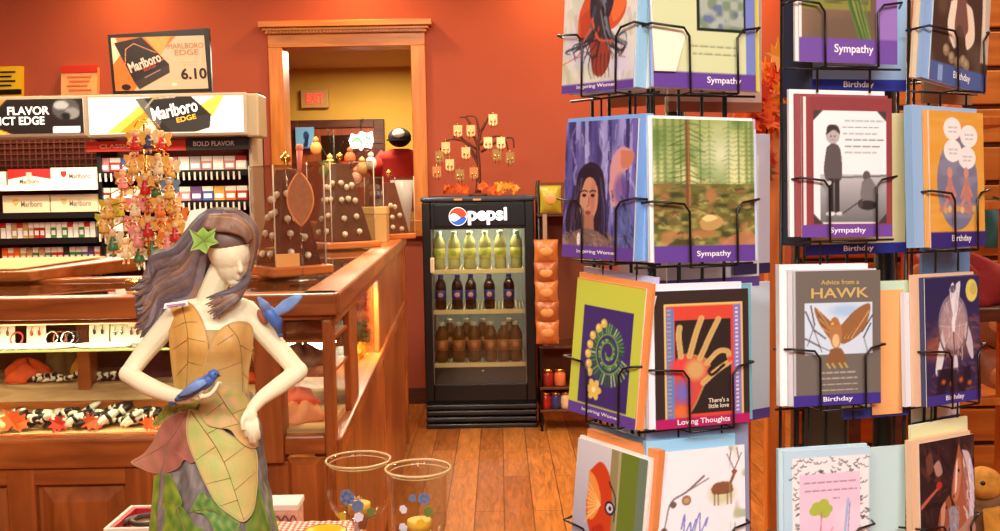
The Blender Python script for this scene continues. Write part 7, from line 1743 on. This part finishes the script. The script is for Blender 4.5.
# dark cards on the far left side of the second spinner
for k, (px, yb, c, lab) in enumerate([(796, 96, (44, 52, 74), 'dark navy card edge at the left side of the second spinner, upper'), (795, 246, (60, 62, 70), 'charcoal card edge at the left side of the second spinner, lower')]):
    o, xd, n = frame_of(px, yb, 1.33, -62)
    slab_card('greeting_card', o, xd, n, Z3, .05, .19, .004, emat(c), lab, 'greeting card', None, .0)
uprights(r2, 845, Y2c, T2, .075, (-.05, -.015, .02, .05), .25, ZT); uprights(r2, 955, Y3c, T3, .06, (-.045, -.012, .02, .045), .25, ZT)
p = at(906, 265, 1.37); obj('corner_post', MB().tube([(p.x, p.y, .2), (p.x, p.y, ZT)], .0026, 10), M_blackm, r2)
p = at(797, 265, 1.38); obj('corner_post', MB().tube([(p.x, p.y, .2), (p.x, p.y, ZT)], .004, 10), M_blackm, r2)
p = at(884, 265, 1.46); obj('pole', MB().tube([(p.x, p.y, .0), (p.x, p.y, 2.0)], .014, 16), mat('pole_dark', (44, 40, 38), .3, .6), r2)
p2 = at(826, 420, 1.42); obj('inner_panel', MB().box((p2.x - .03, 1.42, .5), (p2.x + .03, 1.426, 1.15)), mat('panel_brown', (84, 60, 44), .6), r2)
hub = V((p.x, p.y, 0)); q = MB()
for k in range(4):
    a = k * math.pi / 2 + .6; q.tube([hub + V((0, 0, .06)), hub + V((.15 * math.cos(a), .15 * math.sin(a), .03)), hub + V((.2 * math.cos(a), .2 * math.sin(a), .012))], .012, 8)
obj('base_foot', q, M_blackm, r2)
ring(r2, hub, .085, (.4, .72, .93, 1.145, 1.36, 1.58, 1.8), 5, rad(-80))
# ------------------------------------------------------------------ what is behind the spinners
WX0, WX1, WY = at(768, 300, 2.6).x, at(786, 300, 2.6).x, 2.6
M_or2 = wood('orange_pine', (186, 92, 26), (226, 130, 46), 'Z', 3, .4, 8)
sf = thing('pine_shelf_unit', 'orange pine shelf unit standing between the two card spinners', 'shelf unit', (WX0 + .3, WY + .2, 0))
for x in (WX0, WX0 + .62):
    for y in (WY, WY + .36): obj('post', MB().box((x, y, 0), (x + WX1 - WX0, y + .045, 1.72)), M_or2, sf, bevel=.004)
SFZ = []
for y in (120, 205, 300, 402):
    z = at(790, y, WY).z; SFZ.append(z); obj('shelf', MB().box((WX0 + .002, WY + .01, z - .022), (WX0 + .66, WY + .4, z)), M_or2, sf, bevel=.003)
rr = random.Random(4)
garland('leaf_garland', 'bright orange maple leaf garland hanging on the pine post between the spinners', 'garland', at(772, 95, WY - .03), (.035, .03, .1), 34, .05, M_leafs[:3], 9)
garland('leaf_garland', 'red and orange leaf bunch peeping out right of the first spinner', 'garland', at(752, 110, WY - .1), (.05, .03, .05), 26, .045, M_leafs[:2], 10)
garland('leaf_garland', 'rust red leaf sprig lower on the pine post', 'garland', at(762, 165, WY - .03), (.03, .03, .06), 18, .04, [M_leafs[1], M_leafs[3]], 12)
SWX0, SWX1 = at(795, 200, 3.2).x, XR - .02
sw = thing('slat_wall', 'honey coloured slatted wall panel behind the right spinner', 'wall panel', ((SWX0 + SWX1) / 2, 3.22, 0))
obj('board', MB().box((SWX0, 3.2, 0), (SWX1, 3.24, 2.3)), M_dark, sw)
z = .12
while z < 2.3:
    obj('slat', MB().box((SWX0, 3.18, z), (SWX1, 3.2, z + .105)), M_trim, sw, bevel=.004); z += .12
for k, (px0, px1, py0, py1, c, lb) in enumerate([(940, 985, 180, 240, (196, 120, 60), 'amber bag hanging on the slat wall behind the bathers card'), (984, 1022, 200, 248, (50, 110, 110), 'teal bag hanging on the slat wall at the right picture edge'), (975, 1015, 300, 345, (150, 92, 58), 'brown bag hanging on the slat wall, upper of two'), (976, 1016, 350, 400, (170, 106, 66), 'tan bag hanging on the slat wall, lower of two'), (900, 935, 250, 290, (190, 84, 40), 'rust bag hanging on the slat wall between the card columns'), (806, 850, 262, 300, (120, 60, 30), 'dark brown bag on the slat wall behind the hawk card')]):
    bag(px0, px1, py0, py1, mat('bag_%d' % k, c, .5), lb, 3.12)
    hp = at((px0 + px1) / 2, py0, 3.12); obj('hook', MB().tube([(hp.x, 3.185, hp.z + .01), (hp.x, 3.12, hp.z), (hp.x, 3.1, hp.z + .012)], .003, 6), M_wire, sw)
p = at(975, 272, 2.2)
cl_ = cloth('draped_shawl', 'dark red shawl draped low behind the dreamcatcher card', (p.x + .02, 2.3, p.z - .08), .12, .06, .1, mat('shawl_red', (140, 30, 24), .8), 21, 'shawl')
tb2 = thing('merchandise_table', 'small brown table behind the right spinner', 'table', (p.x + .1, 2.35, 0))
tz_ = p.z - .082
obj('table_top', MB().box((p.x - .2, 2.2, tz_ - .03), (p.x + .35, 2.55, tz_)), M_dark, tb2, bevel=.004)
for x in (p.x - .17, p.x + .3):
    for y in (2.23, 2.5): obj('leg', MB().box((x, y, 0), (x + .03, y + .03, tz_ - .03)), M_dark, tb2)
# plush bird low at the right edge
PYY = 1.62; c = at(984, 505, PYY)
pl_ = thing('plush_bird', 'golden brown plush bird at the lower right picture edge', 'plush toy', (c.x, PYY, c.z - .11))
k = PYY / 1000
M_pg = mat('plush_gold', (190, 126, 40), .9, var=.3, vscale=50, bump=.8); M_pb = mat('plush_brown', (112, 76, 44), .9, var=.3, vscale=50, bump=.8)
obj('body', MB().tube([c + V((.02, .0, -.11)), c + V((.02, 0, -.06)), c + V((.01, 0, .0)), c + V((.0, -.005, .025))], [.03, .055, .04, .03], 16, 0, True, 14), M_pb, pl_)
obj('head', MB().ell(c + V((-.006, -.01, .04)), (.03, .032, .027)), M_pg, pl_)
obj('beak', MB().tube([c + V((-.03, -.02, .04)), c + V((-.045, -.024, .036))], [.007, .001], 8), M_black, pl_)
obj('eye', MB().ell(c + V((-.02, -.036, .048)), .004), M_black, pl_)
obj('wing', MB().tube([c + V((-.01, -.045, .01)), c + V((.0, -.055, -.04)), c + V((.02, -.04, -.1))], [.014, .024, .006], 10, 0, True, 8, .5), M_pg, pl_)
ps2 = thing('toy_stand', 'low stand under the plush bird', 'stand', (c.x, PYY, 0))
zq = c.z - .112
obj('top_board', MB().box((c.x - .06, PYY - .08, zq - .02), (c.x + .16, PYY + .1, zq)), M_dark, ps2, bevel=.003)
obj('column', MB().box((c.x - .0, PYY - .03, 0), (c.x + .08, PYY + .05, zq - .02)), M_dark, ps2)
# ------------------------------------------------------------------ light: recessed shop lamps and the daylight-like front lamps
def area(nm, loc, size, power, col, rot=(0, 0, 0), shape='DISK', sy=None):
    l = bpy.data.lights.new(nm, 'AREA'); l.energy = power; l.color = col; l.shape = shape; l.size = size
    if sy: l.size_y = sy
    o = bpy.data.objects.new(nm, l); COL.objects.link(o); o.location = loc; o.rotation_euler = rot; return o
WARM, NEUT = (1.0, .86, .62), (1.0, .96, .91)
for k, (x, y, p) in enumerate([(-2.4, 5.0, 36), (-.6, 5.0, 36), (1.2, 4.8, 32), (-2.6, 3.0, 60), (-.9, 3.6, 56), (.9, 3.4, 56), (2.4, 3.0, 40)]):
    area('ceiling_lamp', (x, y, ZC - .03), .35, p, WARM)
area('front_lamp', (-.6, -.9, ZC - .05), 1.6, 118, NEUT, (rad(28), 0, 0), 'RECTANGLE', 1.0)
area('front_lamp', (1.0, -.9, ZC - .05), 1.4, 90, NEUT, (rad(28), 0, 0), 'RECTANGLE', 1.0)
for x in (-2.4, -.9, .4, 1.6): area('wall_washer', (x, 6.42, ZC - .03), .16, 15, (1.0, .58, .2), (rad(-14), 0, 0))
area('far_room_lamp', (-1.0, 8.0, at(350, 52, 8.0).z - .03), .5, 50, WARM)
area('fridge_lamp', ((gx0 + gx1) / 2, FY + .16, fzt - .07), .4, 11, (1.0, .95, .8), (0, 0, 0), 'RECTANGLE', .06)
area('shelf_fill_light', ((UX0 + UX1) / 2, 5.36, at(100, 139, 5.5).z), 1.2, 19, (1, .88, .68), (rad(-15), 0, 0), 'RECTANGLE', .08)  # added unseen fill in mid-air to brighten the packs, not a fixture
area('case_fill_light', (-1.1, CY + .035, zr - .004), .9, 5, (1.0, .86, .6), (0, 0, 0), 'RECTANGLE', .03)  # added fill that brightens the goods behind the front glass
area('case_fill_light', tuple(SP(sm[2] - .1, .13, zt - .09)), .5, 16, (1.0, .86, .6), (0, 0, 0), 'RECTANGLE', .1)  # added fill to bring up the leaves behind the side glass
area('case_fill_light', ((px1 + cp0) / 2, 2.54, zr - .004), .16, 4, (1.0, .86, .6), (0, 0, 0), 'RECTANGLE', .03)  # fill put in to lift the shelves of the glazed door bay
flash = bpy.data.lights.new('camera_flash', 'POINT'); flash.energy = 11; flash.color = (1, .96, .9); flash.shadow_soft_size = .12
fo = bpy.data.objects.new('camera_flash', flash); COL.objects.link(fo); fo.location = (.02, -.02, CAMZ + .28)
w = bpy.data.worlds.new('world'); sc.world = w; w.use_nodes = True
w.node_tree.nodes['Background'].inputs[0].default_value = (1, .8, .6, 1); w.node_tree.nodes['Background'].inputs[1].default_value = .05
sc.cycles.use_denoising = True
sc.cycles.max_bounces = 10; sc.cycles.transparent_max_bounces = 24
